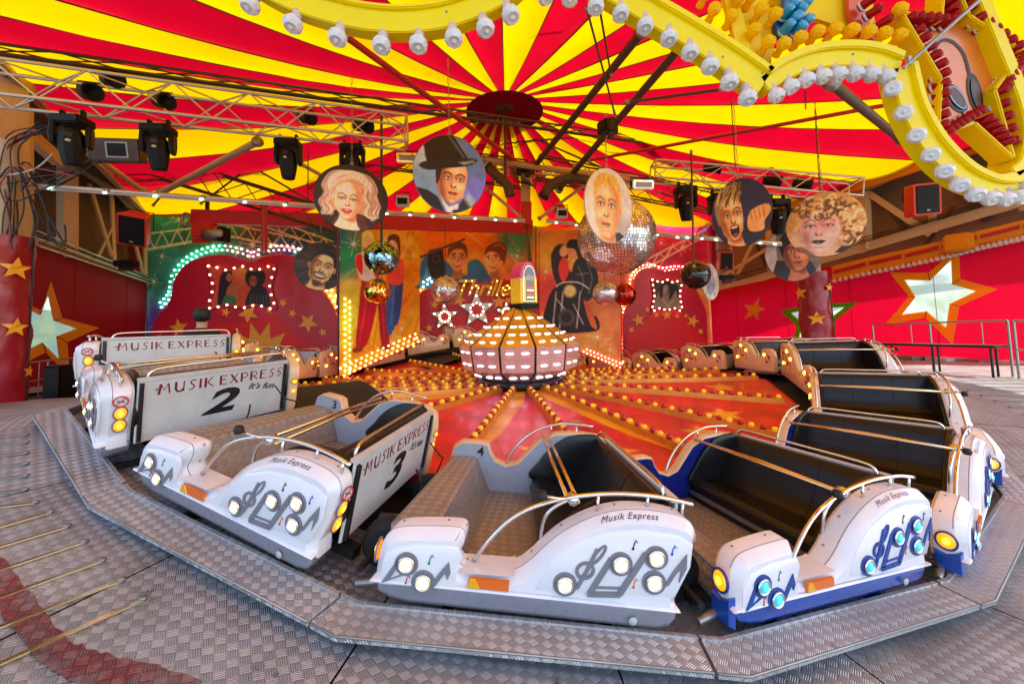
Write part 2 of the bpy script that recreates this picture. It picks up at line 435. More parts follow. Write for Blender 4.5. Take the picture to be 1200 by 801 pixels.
def strokes_bm(strokes, fn, th):
    """raised flat strokes: each (pts2d, width); fn(u,v,depth)->3D"""
    bm = bmesh.new()
    for pts, w in strokes:
        L, Rr = ribbon2d(pts, w); m = len(L)
        a = [bm.verts.new(fn(*p, th)) for p in L]; b = [bm.verts.new(fn(*p, th)) for p in Rr]
        c = [bm.verts.new(fn(*p, 0)) for p in L]; d = [bm.verts.new(fn(*p, 0)) for p in Rr]
        for i in range(m - 1):
            for q in ((a[i], a[i + 1], b[i + 1], b[i]), (c[i], a[i], a[i + 1], c[i + 1])[::-1], (b[i], b[i + 1], d[i + 1], d[i])):
                try: bm.faces.new(q)
                except ValueError: pass
        for i in (0, m - 1):
            bm.faces.new((a[i], b[i], d[i], c[i]))
    return bm
def flat(polys, fn, mat):
    """flat printed shapes: list of 2D polygons put by fn(u,v)"""
    v, f = [], []
    for po in polys:
        b = len(v); v += [Vector(fn(*p)) for p in po]
        for t in tessellate_polygon([[Vector((p[0], p[1], 0)) for p in po]]):
            f.append(tuple(b + k for k in t))
    return mesh_from(v, f, mat)
def star2d(cx, cy, r, rot=0, ratio=.42, n=5):
    return [(cx + (r if k % 2 == 0 else r * ratio) * math.sin(rot + math.pi * k / n), cy + (r if k % 2 == 0 else r * ratio) * math.cos(rot + math.pi * k / n)) for k in range(2 * n)]
TXT = {}
def text_mesh(body, size, mat, shear=0.0, offset=0.0, extrude=0.0, align='CENTER', spacing=1.0):
    cu = bpy.data.curves.new('t', 'FONT'); cu.body = body; cu.size = size; cu.shear = shear; cu.offset = offset; cu.extrude = extrude
    cu.align_x = align; cu.align_y = 'CENTER'; cu.space_character = spacing; cu.resolution_u = 4
    o = bpy.data.objects.new('t', cu); COL.objects.link(o)
    me = bpy.data.meshes.new_from_object(o.evaluated_get(bpy.context.evaluated_depsgraph_get()))
    bpy.data.objects.remove(o); bpy.data.curves.remove(cu)
    me.materials.clear(); me.materials.append(mat)
    return me
def lathe(prof, mat, n=16, flat_=False):
    v, f = [], []; m = len(prof)
    for r, z in prof:
        for k in range(n):
            a = 2 * math.pi * k / n; v.append((r * math.cos(a), r * math.sin(a), z))
    for i in range(m - 1):
        for k in range(n):
            f.append((i * n + k, i * n + (k + 1) % n, (i + 1) * n + (k + 1) % n, (i + 1) * n + k))
    if prof[0][0] > 1e-6: f.append(tuple(reversed(range(n))))
    if prof[-1][0] > 1e-6: f.append(tuple((m - 1) * n + k for k in range(n)))
    return mesh_from(v, f, mat, not flat_)
def aim(p, d, s=1.0, roll=0.0):
    return Matrix.Translation(Vector(p)) @ Vector(d).to_track_quat('Z', 'Y').to_matrix().to_4x4() @ Matrix.Rotation(roll, 4, 'Z') @ Matrix.Diagonal((s, s, s, 1))
def copy_tree(o, parent=None):
    c = o.copy(); COL.objects.link(c)
    if parent is not None: c.parent = parent
    for ch in o.children: copy_tree(ch, c)
    return c

# ------------------------------------------------------------------ painter (flat print: posters, murals)
class Cv:
    def __init__(s, x0, y0, x1, y1, res):
        s.x0, s.y0, s.res = x0, y0, res
        s.w, s.h = int((x1 - x0) * res) + 1, int((y1 - y0) * res) + 1
        s.x1, s.y1 = x0 + (s.w - 1) / res, y0 + (s.h - 1) / res
        s.c = np.ones((s.h, s.w, 3)); s.soft = 1.0 / res
    def _box(s, xa, ya, xb, yb):
        i0, i1 = max(0, int((xa - s.x0) * s.res) - 1), min(s.w, int((xb - s.x0) * s.res) + 3)
        j0, j1 = max(0, int((ya - s.y0) * s.res) - 1), min(s.h, int((yb - s.y0) * s.res) + 3)
        if i1 <= i0 or j1 <= j0: return None
        X, Y = np.meshgrid(s.x0 + np.arange(i0, i1) / s.res, s.y0 + np.arange(j0, j1) / s.res)
        return (slice(j0, j1), slice(i0, i1)), X, Y
    def _mix(s, sl, a, col):
        c = np.array(col, float) / 255
        s.c[sl] = s.c[sl] * (1 - a[..., None]) + c * a[..., None]
    def fill(s, col): s.c[:] = np.array(col, float) / 255
    def ell(s, cx, cy, rx, ry, col, rot=0, soft=None, al=1.0):
        soft = soft if soft is not None else s.soft * 1.2
        m = max(rx, ry) + soft * 2; b = s._box(cx - m, cy - m, cx + m, cy + m)
        if not b: return
        sl, X, Y = b; X, Y = X - cx, Y - cy
        x, y = X * math.cos(rot) + Y * math.sin(rot), -X * math.sin(rot) + Y * math.cos(rot)
        d = (np.sqrt((x / rx) ** 2 + (y / ry) ** 2) - 1) * min(rx, ry)
        s._mix(sl, np.clip(.5 - d / soft, 0, 1) * al, col)
    def poly(s, pts, col, soft=None, al=1.0, smooth=False):
        if smooth: pts = cr(pts, 5, True)
        soft = soft if soft is not None else s.soft * 1.2
        P = np.array([(p[0], p[1]) for p in pts], float)
        b = s._box(P[:, 0].min() - soft, P[:, 1].min() - soft, P[:, 0].max() + soft, P[:, 1].max() + soft)
        if not b: return
        sl, X, Y = b; D = np.full(X.shape, 1e9); ins = np.zeros(X.shape, bool)
        for i in range(len(P)):
            a, e = P[i - 1], P[i]; d = e - a; L2 = d.dot(d) + 1e-12
            t = np.clip(((X - a[0]) * d[0] + (Y - a[1]) * d[1]) / L2, 0, 1)
            D = np.minimum(D, (X - a[0] - t * d[0]) ** 2 + (Y - a[1] - t * d[1]) ** 2)
            cnd = ((a[1] > Y) != (e[1] > Y))
            xi = a[0] + (Y - a[1]) / ((e[1] - a[1]) if abs(e[1] - a[1]) > 1e-12 else 1e-12) * (e[0] - a[0])
            ins ^= cnd & (X < xi)
        D = np.sqrt(D); sd_ = np.where(ins, -D, D)
        s._mix(sl, np.clip(.5 - sd_ / soft, 0, 1) * al, col)
    def stroke(s, pts, wd, col, soft=None, al=1.0, smooth=False):
        if smooth and len(pts) > 2: pts = cr(pts, 5)
        soft = soft if soft is not None else s.soft * 1.2
        P = np.array([(p[0], p[1]) for p in pts], float); m = wd + soft
        b = s._box(P[:, 0].min() - m, P[:, 1].min() - m, P[:, 0].max() + m, P[:, 1].max() + m)
        if not b: return
        sl, X, Y = b; D = np.full(X.shape, 1e9)
        for i in range(1, len(P)):
            a, e = P[i - 1], P[i]; d = e - a; L2 = d.dot(d) + 1e-12
            t = np.clip(((X - a[0]) * d[0] + (Y - a[1]) * d[1]) / L2, 0, 1)
            D = np.minimum(D, (X - a[0] - t * d[0]) ** 2 + (Y - a[1] - t * d[1]) ** 2)
        s._mix(sl, np.clip(.5 - (np.sqrt(D) - wd / 2) / soft, 0, 1) * al, col)
    def grad(s, pts):
        """smooth background through coloured points (inverse distance)"""
        X, Y = np.meshgrid(s.x0 + np.arange(s.w) / s.res, s.y0 + np.arange(s.h) / s.res)
        num = np.zeros(s.c.shape); den = np.zeros(X.shape)
        for x, y, c, k in pts:
            wt = 1 / (((X - x) / k) ** 2 + ((Y - y) / k) ** 2 + .02) ** 1.6
            num += wt[..., None] * np.array(c, float) / 255; den += wt
        s.c = num / den[..., None]
    def flare(s, x, y, r, col=(255, 240, 200), n=8):
        for k in range(n):
            a = math.pi * 2 * k / n + .2; rr = r * (1 if k % 2 == 0 else .55)
            s.stroke([(x, y), (x + rr * math.cos(a), y + rr * math.sin(a))], r * .03, col, soft=r * .06, al=.8)
        s.ell(x, y, r * .14, r * .14, (255, 255, 240), soft=r * .15)
    def noise(s, amp, sc, seed=1):
        g = np.random.RandomState(seed)
        for k in range(3):
            n = max(2, int(sc * 2 ** k)); a = g.rand(n + 1, int(n * s.w / s.h) + 2)
            yi = np.linspace(0, n - 1e-6, s.h); xi = np.linspace(0, a.shape[1] - 1 - 1e-6, s.w)
            y0, x0 = yi.astype(int), xi.astype(int); ty, tx = (yi - y0)[:, None], (xi - x0)[None]
            v = (a[y0][:, x0] * (1 - ty) * (1 - tx) + a[y0 + 1][:, x0] * ty * (1 - tx) + a[y0][:, np.minimum(x0 + 1, a.shape[1] - 1)] * (1 - ty) * tx + a[y0 + 1][:, np.minimum(x0 + 1, a.shape[1] - 1)] * ty * tx)
            s.c *= (1 + amp / 2 ** k * (v - .5) * 2)[..., None]
        s.c = np.clip(s.c, 0, 1)
    def sample(s, x, y):
        fx, fy = np.clip((np.asarray(x) - s.x0) * s.res, 0, s.w - 1.001), np.clip((np.asarray(y) - s.y0) * s.res, 0, s.h - 1.001)
        i, j = fx.astype(int), fy.astype(int); tx, ty = (fx - i)[:, None], (fy - j)[:, None]
        return s.c[j, i] * (1 - tx) * (1 - ty) + s.c[j, i + 1] * tx * (1 - ty) + s.c[j + 1, i] * (1 - tx) * ty + s.c[j + 1, i + 1] * tx * ty
def set_col(me, rgb):
    c = np.clip(rgb, 0, 1); l = np.where(c <= .04045, c / 12.92, ((c + .055) / 1.055) ** 2.4)
    at = me.color_attributes.new('Col', 'FLOAT_COLOR', 'POINT')
    at.data.foreach_set('color', np.concatenate([l, np.ones((len(l), 1))], 1).astype(np.float32).ravel())
def grid_print(cv, step, fn, mat, keep=None):
    nx, ny = int((cv.x1 - cv.x0) / step) + 1, int((cv.y1 - cv.y0) / step) + 1
    xs, ys = np.linspace(cv.x0, cv.x1, nx), np.linspace(cv.y0, cv.y1, ny)
    X, Y = np.meshgrid(xs, ys); X, Y = X.ravel(), Y.ravel()
    v = [tuple(fn(a, b)) for a, b in zip(X, Y)]
    f = []
    for j in range(ny - 1):
        for i in range(nx - 1):
            if keep and not keep((xs[i] + xs[i + 1]) / 2, (ys[j] + ys[j + 1]) / 2): continue
            a = j * nx + i; f.append((a, a + nx, a + nx + 1, a + 1))
    me = mesh_from(v, f, mat); set_col(me, cv.sample(X, Y))
    return me
# ------------------------------------------------------------------ the track: height of plates and deck round the ride
HT = [(-180, .72), (-155, .98), (-125, .70), (-110, .62), (-90, .72), (-65, 1.0), (-47, 1.13), (-27, .76), (-9.4, .40), (8.6, .18), (26, .07), (43, .11), (60, .38), (76, .66), (92, .64), (110, .45), (125, .22), (145, .2), (165, .45), (180, .72)]
_ta = np.array([a for a, _ in HT], float); _th = np.array([b for _, b in HT], float)
_sl = np.zeros(len(_ta))
for _i in range(len(_ta)):
    i0, i1 = (_i - 1 if _i > 0 else len(_ta) - 2), (_i + 1 if _i < len(_ta) - 1 else 1)
    da = (_ta[i1] - _ta[i0]) % 360
    _sl[_i] = (_th[i1] - _th[i0]) / da
def hgt(deg):
    deg = (deg + 180) % 360 - 180
    i = min(len(_ta) - 2, max(0, int(np.searchsorted(_ta, deg, 'right') - 1)))
    L = _ta[i + 1] - _ta[i]; t = (deg - _ta[i]) / L
    return ((2 * t ** 3 - 3 * t ** 2 + 1) * _th[i] + (t ** 3 - 2 * t ** 2 + t) * L * _sl[i] + (-2 * t ** 3 + 3 * t ** 2) * _th[i + 1] + (t ** 3 - t ** 2) * L * _sl[i + 1])
def radd(deg):
    deg = (deg + 180) % 360 - 180
    if -85 < deg < -27: return 0.17 * (1 - ((deg + 56) / 29) ** 2)
    return 0.24 * max(0.0, 1 - ((deg - 72) / 46) ** 2) if abs(deg - 72) < 46 else 0.0
def pol(deg, r, z=0.0):
    a = R(deg); return Vector((r * math.sin(a), -r * math.cos(a), z))
STEP = 18.0; PH = -9.4
RO = 6.19        # outer corner radius of the running boards
def deck_z(x, y):
    return hgt(math.degrees(math.atan2(x, -y))) - 0.10
def deckhit(px, py, off=0.0):
    v = ray(px, py); t, dt = 0.3, 0.01
    while t < 40:
        p = EYE + v * t
        if p.z <= deck_z(p.x, p.y) + off: break
        t += dt
    return Vector((p.x, p.y, deck_z(p.x, p.y) + off))

# ------------------------------------------------------------------ setting
def annulus(r0, r1, nr, na, zf, a0=-180, a1=180):
    v, f = [], []
    for i in range(nr + 1):
        r = r0 + (r1 - r0) * i / nr
        for k in range(na + 1):
            a = a0 + (a1 - a0) * k / na; v.append(pol(a, r, zf(a, r)))
    for i in range(nr):
        for k in range(na):
            q = i * (na + 1) + k; f.append((q, q + na + 1, q + na + 2, q + 1))
    return v, f
# deck plates: radial sections with thin open joints
deck = meta(link('deck', mesh_from(*annulus(3.2, 14.4, 4, 160, lambda a, r: hgt(a) - .16), M_seam, True)), kind='structure')
DECKS = [(-180 + i * 12 + 3.2, -180 + (i + 1) * 12 + 3.2) for i in range(30)]
for a0, a1 in DECKS:
    for r0, r1 in ((5.3, 7.55), (7.55, 10.0), (10.0, 14.3)):
        if not (-75 < (a0 + a1) / 2 < 110 or r0 > 9): continue
        g = .05
        v, f = annulus(r0 + .004, r1 - .004, 5, 6, lambda a, r: hgt(a) - .10, a0 + g, a1 - g)
        me = mesh_from(v, f, M_tread, True)
        am = R((a0 + a1) / 2); ca, sa = math.cos(am), math.sin(am)
        uv_planar(me, lambda c: (c.x * ca + c.y * sa, -c.x * sa + c.y * ca))
        link('deck_plate', me, deck)
me = mesh_from([(-300, -300, -.7), (300, -300, -.7), (300, 300, -.7), (-300, 300, -.7)], [(0, 1, 2, 3)], M_ground)
meta(link('ground', me), kind='structure')
# grassy bank outside, seen through the star windows
bm = bmesh.new()
na, nr = 90, 16
gv = [[bm.verts.new(pol(-180 + 360 * k / na, 22 + 3.2 * i, -.65 + 5.5 * (i / nr) ** .8 + random.uniform(-.25, .25) * (i > 0))) for k in range(na)] for i in range(nr + 1)]
for i in range(nr):
    for k in range(na):
        if -150 < -180 + 360 * k / na < 0 or 25 < -180 + 360 * k / na < 180:
            if abs(-180 + 360 * k / na) > 48: bm.faces.new((gv[i][k], gv[i + 1][k], gv[i + 1][(k + 1) % na], gv[i][(k + 1) % na]))
meta(link('grass_bank', bm_mesh(bm, M_grass, True)), kind='structure')

# anti-slip rods on the left ramp and the painted line
RODS = [((-30, 793), (168, 702)), ((-30, 748), (143, 680)), ((-30, 711), (120, 657)), ((-30, 679), (99, 636)), ((-30, 651), (79, 617)), ((-30, 626), (60, 600)), ((-30, 598), (42, 589)), ((-30, 581), (30, 575)), ((-30, 564), (31, 558)), ((-30, 549), (31, 544)), ((-30, 536), (31, 531)), ((-30, 524), (31, 519)), ((-30, 514), (31, 510))]
for i, (a, b) in enumerate(RODS):
    p, q = deckhit(*a, .006), deckhit(*b, .006)
    o = beam('grip_strip', p, q, .024, .009, M_brassy if i < 7 else M_steel, deck)
    e = link('strip_end', lathe([(.017, 0), (.017, .010), (.0, .012)], M_steel, 10), deck, Matrix.Translation(q + Vector((0, 0, .002))))
for i in range(14):      # far right ramp
    a = 82 - i * 1.9
    p, q = pol(a, 7.15, hgt(a) - .092), pol(a, 8.6, hgt(a) - .092)
    beam('grip_strip', p, q, .03, .014, M_steel, deck)
pts = [(-25, 655), (0, 683), (28, 720), (62, 762), (88, 777), (120, 787), (165, 797), (230, 818)]
L, Rr = [], []
C = cr(pts, 5); Lr, Rrr = ribbon2d(C, [42 + 3 * math.sin(i * 2.3) + 2 * math.sin(i * 5.1) for i in range(len(C))])
vv = []; ff = []
for i, (a, b) in enumerate(zip(Lr, Rrr)):
    for k in range(7):
        t = k / 6; vv.append(deckhit(a[0] * (1 - t) + b[0] * t, a[1] * (1 - t) + b[1] * t, .005))
for i in range(len(Lr) - 1):
    for k in range(6): ff.append((i * 7 + k, i * 7 + 7 + k, i * 7 + 8 + k, i * 7 + k + 1))
M_redline2 = tread_mat('red_line_paint', (.30, .04, .04), .045, .5, .2, .45, (.34, .22, .21))
me = mesh_from(vv, ff, M_redline2, True)
am = R(-15); uv_planar(me, lambda c: (c.x * math.cos(am) + c.y * math.sin(am), -c.x * math.sin(am) + c.y * math.cos(am)))
meta(link('painted_line', me), kind='structure')

# running boards, one per car
BOARD = {3: 'tread-plate running board in front of the white car with grey music notes, between cars 3 and 5', }
def running_board(k, label):
    """board of car k, from corner k-4 to corner k-3"""
    a0 = PH + STEP * (k - 4); a1 = a0 + STEP
    t = thing('running_board', label, 'running board', pol((a0 + a1) / 2, RO, hgt((a0 + a1) / 2)), None, 'running boards round the ride')
    def P(a, r, dz=0): return pol(a, r + radd(a), hgt(a) + dz - .012)
    def pc(s, w_, dz=0):  # s 0..1 along the straight edge, w_ inwards
        A, B = P(a0 - .0, RO, dz), P(a1, RO, dz)
        return A.lerp(B, s), w_
    A, B = P(a0, RO), P(a1, RO); Ai, Bi = P(a0, RO - .20), P(a1, RO - .20)
    jd = 0.92
    # joint lies a little before the far corner, so the board folds round its first corner
    prev = P(a0 - STEP, RO); previ = P(a0 - STEP, RO - .20)
    J0, J0i = A.lerp(prev, .075), Ai.lerp(previ, .055)
    J1, J1i = B.lerp(A, .085), Bi.lerp(Ai, .065)
    top = [J0, A, J1, J1i, Ai, J0i]; lip = .028
    v = [p.copy() for p in top]
    out = [(p - pol(a0 + 9, 4)).normalized() for p in top]
    v += [p - Vector((0, 0, lip)) for p in top[:3]] + [p + Vector((0, 0, .022)) for p in top[3:]]
    inner = Vector((0, 0, .022))
    v2 = []
    f = [(0, 1, 4, 5), (1, 2, 3, 4), (0, 6, 7, 1), (1, 7, 8, 2)]
    n = len(v)
    v += [p - Vector((0, 0, lip)) for p in top[3:]]       # 12..14 under the inner edge
    f += [(6, 14, 13, 7), (7, 13, 12, 8), (2, 8, 12, 3), (0, 5, 14, 6)]
    me = mesh_from(v, f, M_tread2)
    d = (B - A).normalized(); nn = Vector((-d.y, d.x, 0))
    uv_planar(me, lambda c: ((c - A).dot(d), (c - A).dot(nn) - (c.z - A.z) * .6))
    link('tread', me, t)
    # raised inner lip
    q = [J0i, Ai, J1i]; v, f = [], []
    for p in q:
        ins = pol(math.degrees(math.atan2(p.x, -p.y)), .022)
        v += [p + ins * .5, p + ins * .5 + Vector((0, 0, .012)), p - ins * .5 + Vector((0, 0, .012)), p - ins * .5 - Vector((0, 0, .05))]
    for i in range(2):
        for j in range(3): f.append((i * 4 + j, i * 4 + j + 1, i * 4 + 5 + j, i * 4 + 4 + j))
    me = mesh_from(v, f, M_tread2); uv_planar(me, lambda c: ((c - A).dot(d), c.z)); link('inner_lip', me, t)
    # edge strip along the outer rim
    sweep('rim', [p + Vector((0, 0, -.004)) for p in (J0, A, J1)], .006, M_steel, t, 6)
    # brackets to the car frame
    for s in (.25, .75):
        c = Ai.lerp(J1i, s); i_ = pol(math.degrees(math.atan2(c.x, -c.y)), 1)
        beam('bracket', c + Vector((0, 0, -.06)), c - i_ * .55 + Vector((0, 0, -.06)), .05, .05, M_dark, t)
    return t
for k, lb in {1: 'tread-plate running board at far left, beyond the board of car 2', 2: 'tread-plate running board running along the outer side of car 2', 3: 'tread-plate running board sloping down along the outer side of car 3', 4: 'tread-plate running board nearest the camera, under the grey skirt of car 4', 5: 'tread-plate running board under the blue skirt of car 5', 6: 'tread-plate running board at the right edge, beside the blue-skirted car behind car 5', 7: 'tread-plate running board climbing at right, beside the third blue-skirted car'}.items():
    running_board(k, lb)

# ------------------------------------------------------------------ ride floor: red sectors, light rails
def spoke_z(a, r):
    zo = .30 + .55 * hgt(a); zi = .60
    t = (r - .9) / (4.45 - .9); return zi + (zo - zi) * t
ride = thing('ride_floor', 'turning red and gold star-painted floor with rails of red and yellow bulbs around the dome', 'ride floor', (0, 0, .4))
bulb_r = lathe([(.028, 0), (.034, .014), (.034, .034), (.02, .05), (0, .055)], M_bred, 8)
bulb_y = lathe([(.028, 0), (.034, .014), (.034, .034), (.02, .05), (0, .055)], M_byel, 8)
M_floor_p = print_mat('ride_floor_paint', .34); M_floor_p.node_tree.nodes['Principled BSDF'].inputs['Coat Weight'].default_value = .12
FLOORCV = []
for q in range(4):
    c = Cv(-.75, .7, .75, 4.65, 46)
    c.grad([(0, .9, (190, 30, 100), .7), (-.3, 2.2, (232, 34, 66), .9), (.4, 3.0, (222, 28, 54), .9), (0, 4.3, (216, 28, 46), .8), (.3, 1.6, (214, 30, 96), .6)])  # magenta near the dome paints in purple reflections of its lights
    k = 1 if q % 2 else -1; gold = (255, 180, 40)
    hw = lambda r: .156 * r
    c.poly([(k * hw(.75), .7), (-k * hw(.75) * .7, .7), (-k * hw(1.6) * .1, 1.6), (k * hw(3.9) * .5, 3.3 + .3 * (q > 1)), (k * hw(3.9), 4.1 + .3 * (q > 1))] if q < 3 else [(k * hw(.8), .7), (-k * hw(.8) * .5, .7), (k * hw(3.3), 3.4)], gold, soft=.03)
    c.poly([(-k * hw(.8), .7), (-k * hw(.8) * .7, .7), (-k * hw(2.6), 2.5)], (232, 120, 26), soft=.03)
    c.poly(star2d(-k * .14, 3.75, .30, .4 + q, .42), (255, 190, 50), soft=.02)
    if q == 1: c.poly(star2d(-k * .1, 2.7, .17, 1.1, .42), (244, 150, 30), soft=.02)
    c.noise(.16, 12, q); FLOORCV.append(c)
for i in range(20):
    a0 = PH + STEP * (i - 4); a1 = a0 + STEP; am = (a0 + a1) / 2
    def fp(s, r, off=0.0):          # s 0..1 across the sector
        a = a0 + STEP * s
        z = spoke_z(a0, r) * (1 - s) + spoke_z(a1, r) * s - .075
        return pol(a0, r).lerp(pol(a1, r), s) + Vector((0, 0, z + off))
    cvf = FLOORCV[i % 4]; NS, NR = 36, 84; v, f, UX, UY = [], [], [], []
    for j in range(NR + 1):
        for s in range(NS + 1):
            r = .72 + 3.9 * j / NR; v.append(fp(s / NS, r)); UX.append((s / NS - .5) * .3128 * r); UY.append(r)
    for j in range(NR):
        for s in range(NS): q = j * (NS + 1) + s; f.append((q, q + NS + 1, q + NS + 2, q + 1))
    b = len(v)
    for s in range(NS + 1): v.append(fp(s / NS, 4.62, -.22)); UX.append(0); UY.append(4.62)
    for s in range(NS): q = NR * (NS + 1) + s; f.append((q, b + s, b + s + 1, q + 1))
    me = mesh_from(v, f, M_floor_p, True); set_col(me, cvf.sample(np.array(UX), np.array(UY)))
    pnl = link('floor_panel', me, ride)
    # light rail
    p0, p1 = pol(a0, .86, spoke_z(a0, .86)), pol(a0, 4.45, spoke_z(a0, 4.45))
    d = p1 - p0; x = d.normalized(); z = Vector((0, 0, 1)); y = z.cross(x).normalized(); z = x.cross(y)
    v, f = [], []
    for p in (p0, p1):
        for (oy, oz) in ((-.05, -.09), (-.04, 0), (.04, 0), (.05, -.09)): v.append(p + y * oy + z * oz)
    f = [(0, 4, 5, 1), (1, 5, 6, 2), (2, 6, 7, 3), (0, 1, 2, 3), (7, 6, 5, 4)]
    rl = link('light_rail', mesh_from(v, f, M_rail), ride)
    nb = 28
    for j in range(nb):
        q = p0.lerp(p1, (j + .5) / nb)
        link('bulb', bulb_y if j % 2 else bulb_r, rl, aim(q, z, random.uniform(1.02, 1.16), random.uniform(0, 6)))

# ------------------------------------------------------------------ centre dome
dome = thing('centre_dome', 'twelve-sided gold and pink foil dome covered in short white light strips', 'dome', (0, 0, .6))
DA = [12 + 30 * i for i in range(12)]
prof = [(.74, .66), (1.17, .90), (1.24, 1.36), (.14, 2.10)]
led_me = box_mesh(M_led, .2)
link('base_ring', lathe([(.84, .52), (.88, .6), (.84, .68), (.7, .7)], M_dark, 32), dome)
for i in range(12):
    a0, a1 = DA[i], DA[i] + 30
    for j, (nm, mt) in enumerate((('lower_panel', M_copper_foil), ('band_panel', M_copper_foil), ('cone_panel', M_gold_foil))):
        (r0, z0), (r1, z1) = prof[j], prof[j + 1]
        g = 1.0
        P = [pol(a0 + g, r0, z0), pol(a1 - g, r0, z0), pol(a1 - g * (1 if j < 2 else 2), r1, z1), pol(a0 + g * (1 if j < 2 else 2), r1, z1)]
        n = (P[1] - P[0]).cross(P[3] - P[0]).normalized()
        if n.dot(pol((a0 + a1) / 2, 1)) < 0: n = -n
        v = P + [p - n * .03 for p in P]
        pn = link(nm, mesh_from(v, [(0, 1, 2, 3), (4, 7, 6, 5), (0, 4, 5, 1), (1, 5, 6, 2), (2, 6, 7, 3), (3, 7, 4, 0)], mt), dome)
        def at(s, t): return P[0].lerp(P[1], s).lerp(P[3].lerp(P[2], s), t) + n * .008
        ux = (P[1] - P[0]).normalized(); uy = n.cross(ux)
        spots = {0: [(.28, .5), (.72, .5)], 1: [(.27, .25), (.73, .25), (.27, .75), (.73, .75)], 2: [(.27, .10), (.73, .10), (.27, .27), (.73, .27), (.27, .46), (.73, .46), (.5, .68)]}[j]
        for s, t in spots:
            c = at(s, t); wd = .135 if j < 2 else .115
            M = Matrix(((ux.x * wd, uy.x * .026, n.x * .02, c.x), (ux.y * wd, uy.y * .026, n.y * .02, c.y), (ux.z * wd, uy.z * .026, n.z * .02, c.z), (0, 0, 0, 1)))
            link('light_strip', led_me, pn, M)
    for j in range(3):
        sweep('seam', [pol(a0, prof[j][0] - .004, prof[j][1]), pol(a0, prof[j + 1][0] - .004, prof[j + 1][1])], .009, M_dark, dome, 5)
link('inner_core', lathe([(.66, .66), (1.05, .92), (1.1, 1.34), (.08, 2.04)], M_dark, 24), dome)

# jukebox on the dome
jb = thing('jukebox', 'small arched jukebox with pink top and yellow sides on top of the dome', 'jukebox', (.12, 0, 2.06), (0, 0, R(38)))
jb.scale = (.84, .84, 1.0)
def jb_arch(w_, h_, n=10):
    return [(-w_, 0)] + [(w_, 0)] + [(w_ * math.cos(math.pi * k / n), h_ - w_ * .95 + w_ * .95 * math.sin(math.pi * k / n)) for k in range(n + 1)]
M_jp = pm('jukebox_pink', S(228, 60, 130), .3, var=.05, coat=.3); M_jy = pm('jukebox_yellow', S(250, 214, 50), .3, var=.05, coat=.3)
M_jg = pm('jukebox_glass', S(40, 70, 70), .1, var=.2, coat=.5); M_jc = pm('jukebox_chrome', (.7, .68, .66), .15, 1, var=.2)
def jf(u, v_, d): return (u, d, v_)
link('base_plinth', loft_prism([(-.3, 0), (.3, 0), (.3, .1), (-.3, .1)], [(-.22, 0), (.22, 0)], M_casing, jf), jb)
low = [(-.27, .1), (.27, .1), (.27, .62), (-.27, .62)]
link('body', loft_prism(low, [(-.2, .02), (-.18, 0), (.18, 0), (.2, .02)], M_jy, jf), jb)
topa = [(.27 * math.cos(math.pi * k / 12), .625 + .34 * math.sin(math.pi * k / 12)) for k in range(13)]
link('arched_top', loft_prism(topa, [(-.2, .02), (-.18, 0), (.18, 0), (.2, .02)], M_jp, jf), jb)
fr = [(-.20, .12), (.20, .12), (.20, .62)] + [(.20 * math.cos(math.pi * k / 10), .62 + .27 * math.sin(math.pi * k / 10)) for k in range(1, 10)] + [(-.20, .62)]
link('front_frame', loft_prism(fr, [(-.225, .015), (-.205, 0)], M_jc, jf), jb)
link('front_window', loft_prism(inset(fr, .03), [(-.232, 0), (-.222, 0)], M_jg, jf), jb)
for s in (-1, 1):
    link('light_column', loft_prism([(s * .17 - .02, .14), (s * .17 + .02, .14), (s * .17 + .02, .64), (s * .17 - .02, .64)], [(-.25, .005), (-.226, 0)], pm('column_glow_%d' % s, S(250, 190, 60) if s > 0 else S(240, 80, 60), .3, var=0, emit=S(255, 180, 60), es=.4), jf), jb)
link('title_strip', loft_prism([(-.12, .56), (.12, .56), (.12, .68), (-.12, .68)], [(-.245, .004), (-.23, 0)], M_board, jf), jb)
for k in range(6):
    link('record_slot', loft_prism([(-.11, .2 + k * .05), (.11, .2 + k * .05), (.11, .235 + k * .05), (-.11, .235 + k * .05)], [(-.242, .003), (-.23, 0)], (M_jc, M_gold, M_jp)[k % 3], jf), jb)
# ------------------------------------------------------------------ ride cars
KW = 0.233 / 1.38
def kx(y): return 1 - KW * y
def zc(u, v):
    """traced point of the car's outer face (3x enlarged photo crop) -> car x, z"""
    xp = 420 + u / 3; base = 690 + (xp - 440) * .125
    return ((xp - 617.5) * .00475, (base - (560 + v / 3)) * .00475)
POUT = [(-.875, .07), (-.872, .20), (-.85, .30), (-.80, .36), (-.70, .385), (-.55, .40), (-.45, .405), (-.41, .395), (-.395, .36), (-.405, .30), (-.43, .245), (-.41, .205), (-.36, .185), (-.25, .183), (-.15, .19), (-.08, .215), (-.01, .275), (.05, .345), (.15, .44), (.30, .535), (.45, .59), (.60, .607), (.75, .60), (.84, .575), (.88, .52), (.872, .44), (.83, .28), (.79, .17), (.80, .07)]
PIN = [(-.83, .0), (-.86, .30), (-.83, .41), (-.74, .465), (-.52, .47), (-.45, .455), (-.42, .39), (-.36, .32), (-.24, .285), (-.12, .32), (-.02, .42), (.1, .54), (.28, .615), (.5, .64), (.72, .63), (.83, .58), (.86, .46), (.83, .0)]
def fo(u, v, d): return (u * kx(d), d, v)
FI = 1.06
def fi(u, v, d): return (u * kx(1.36) * FI, d, v)
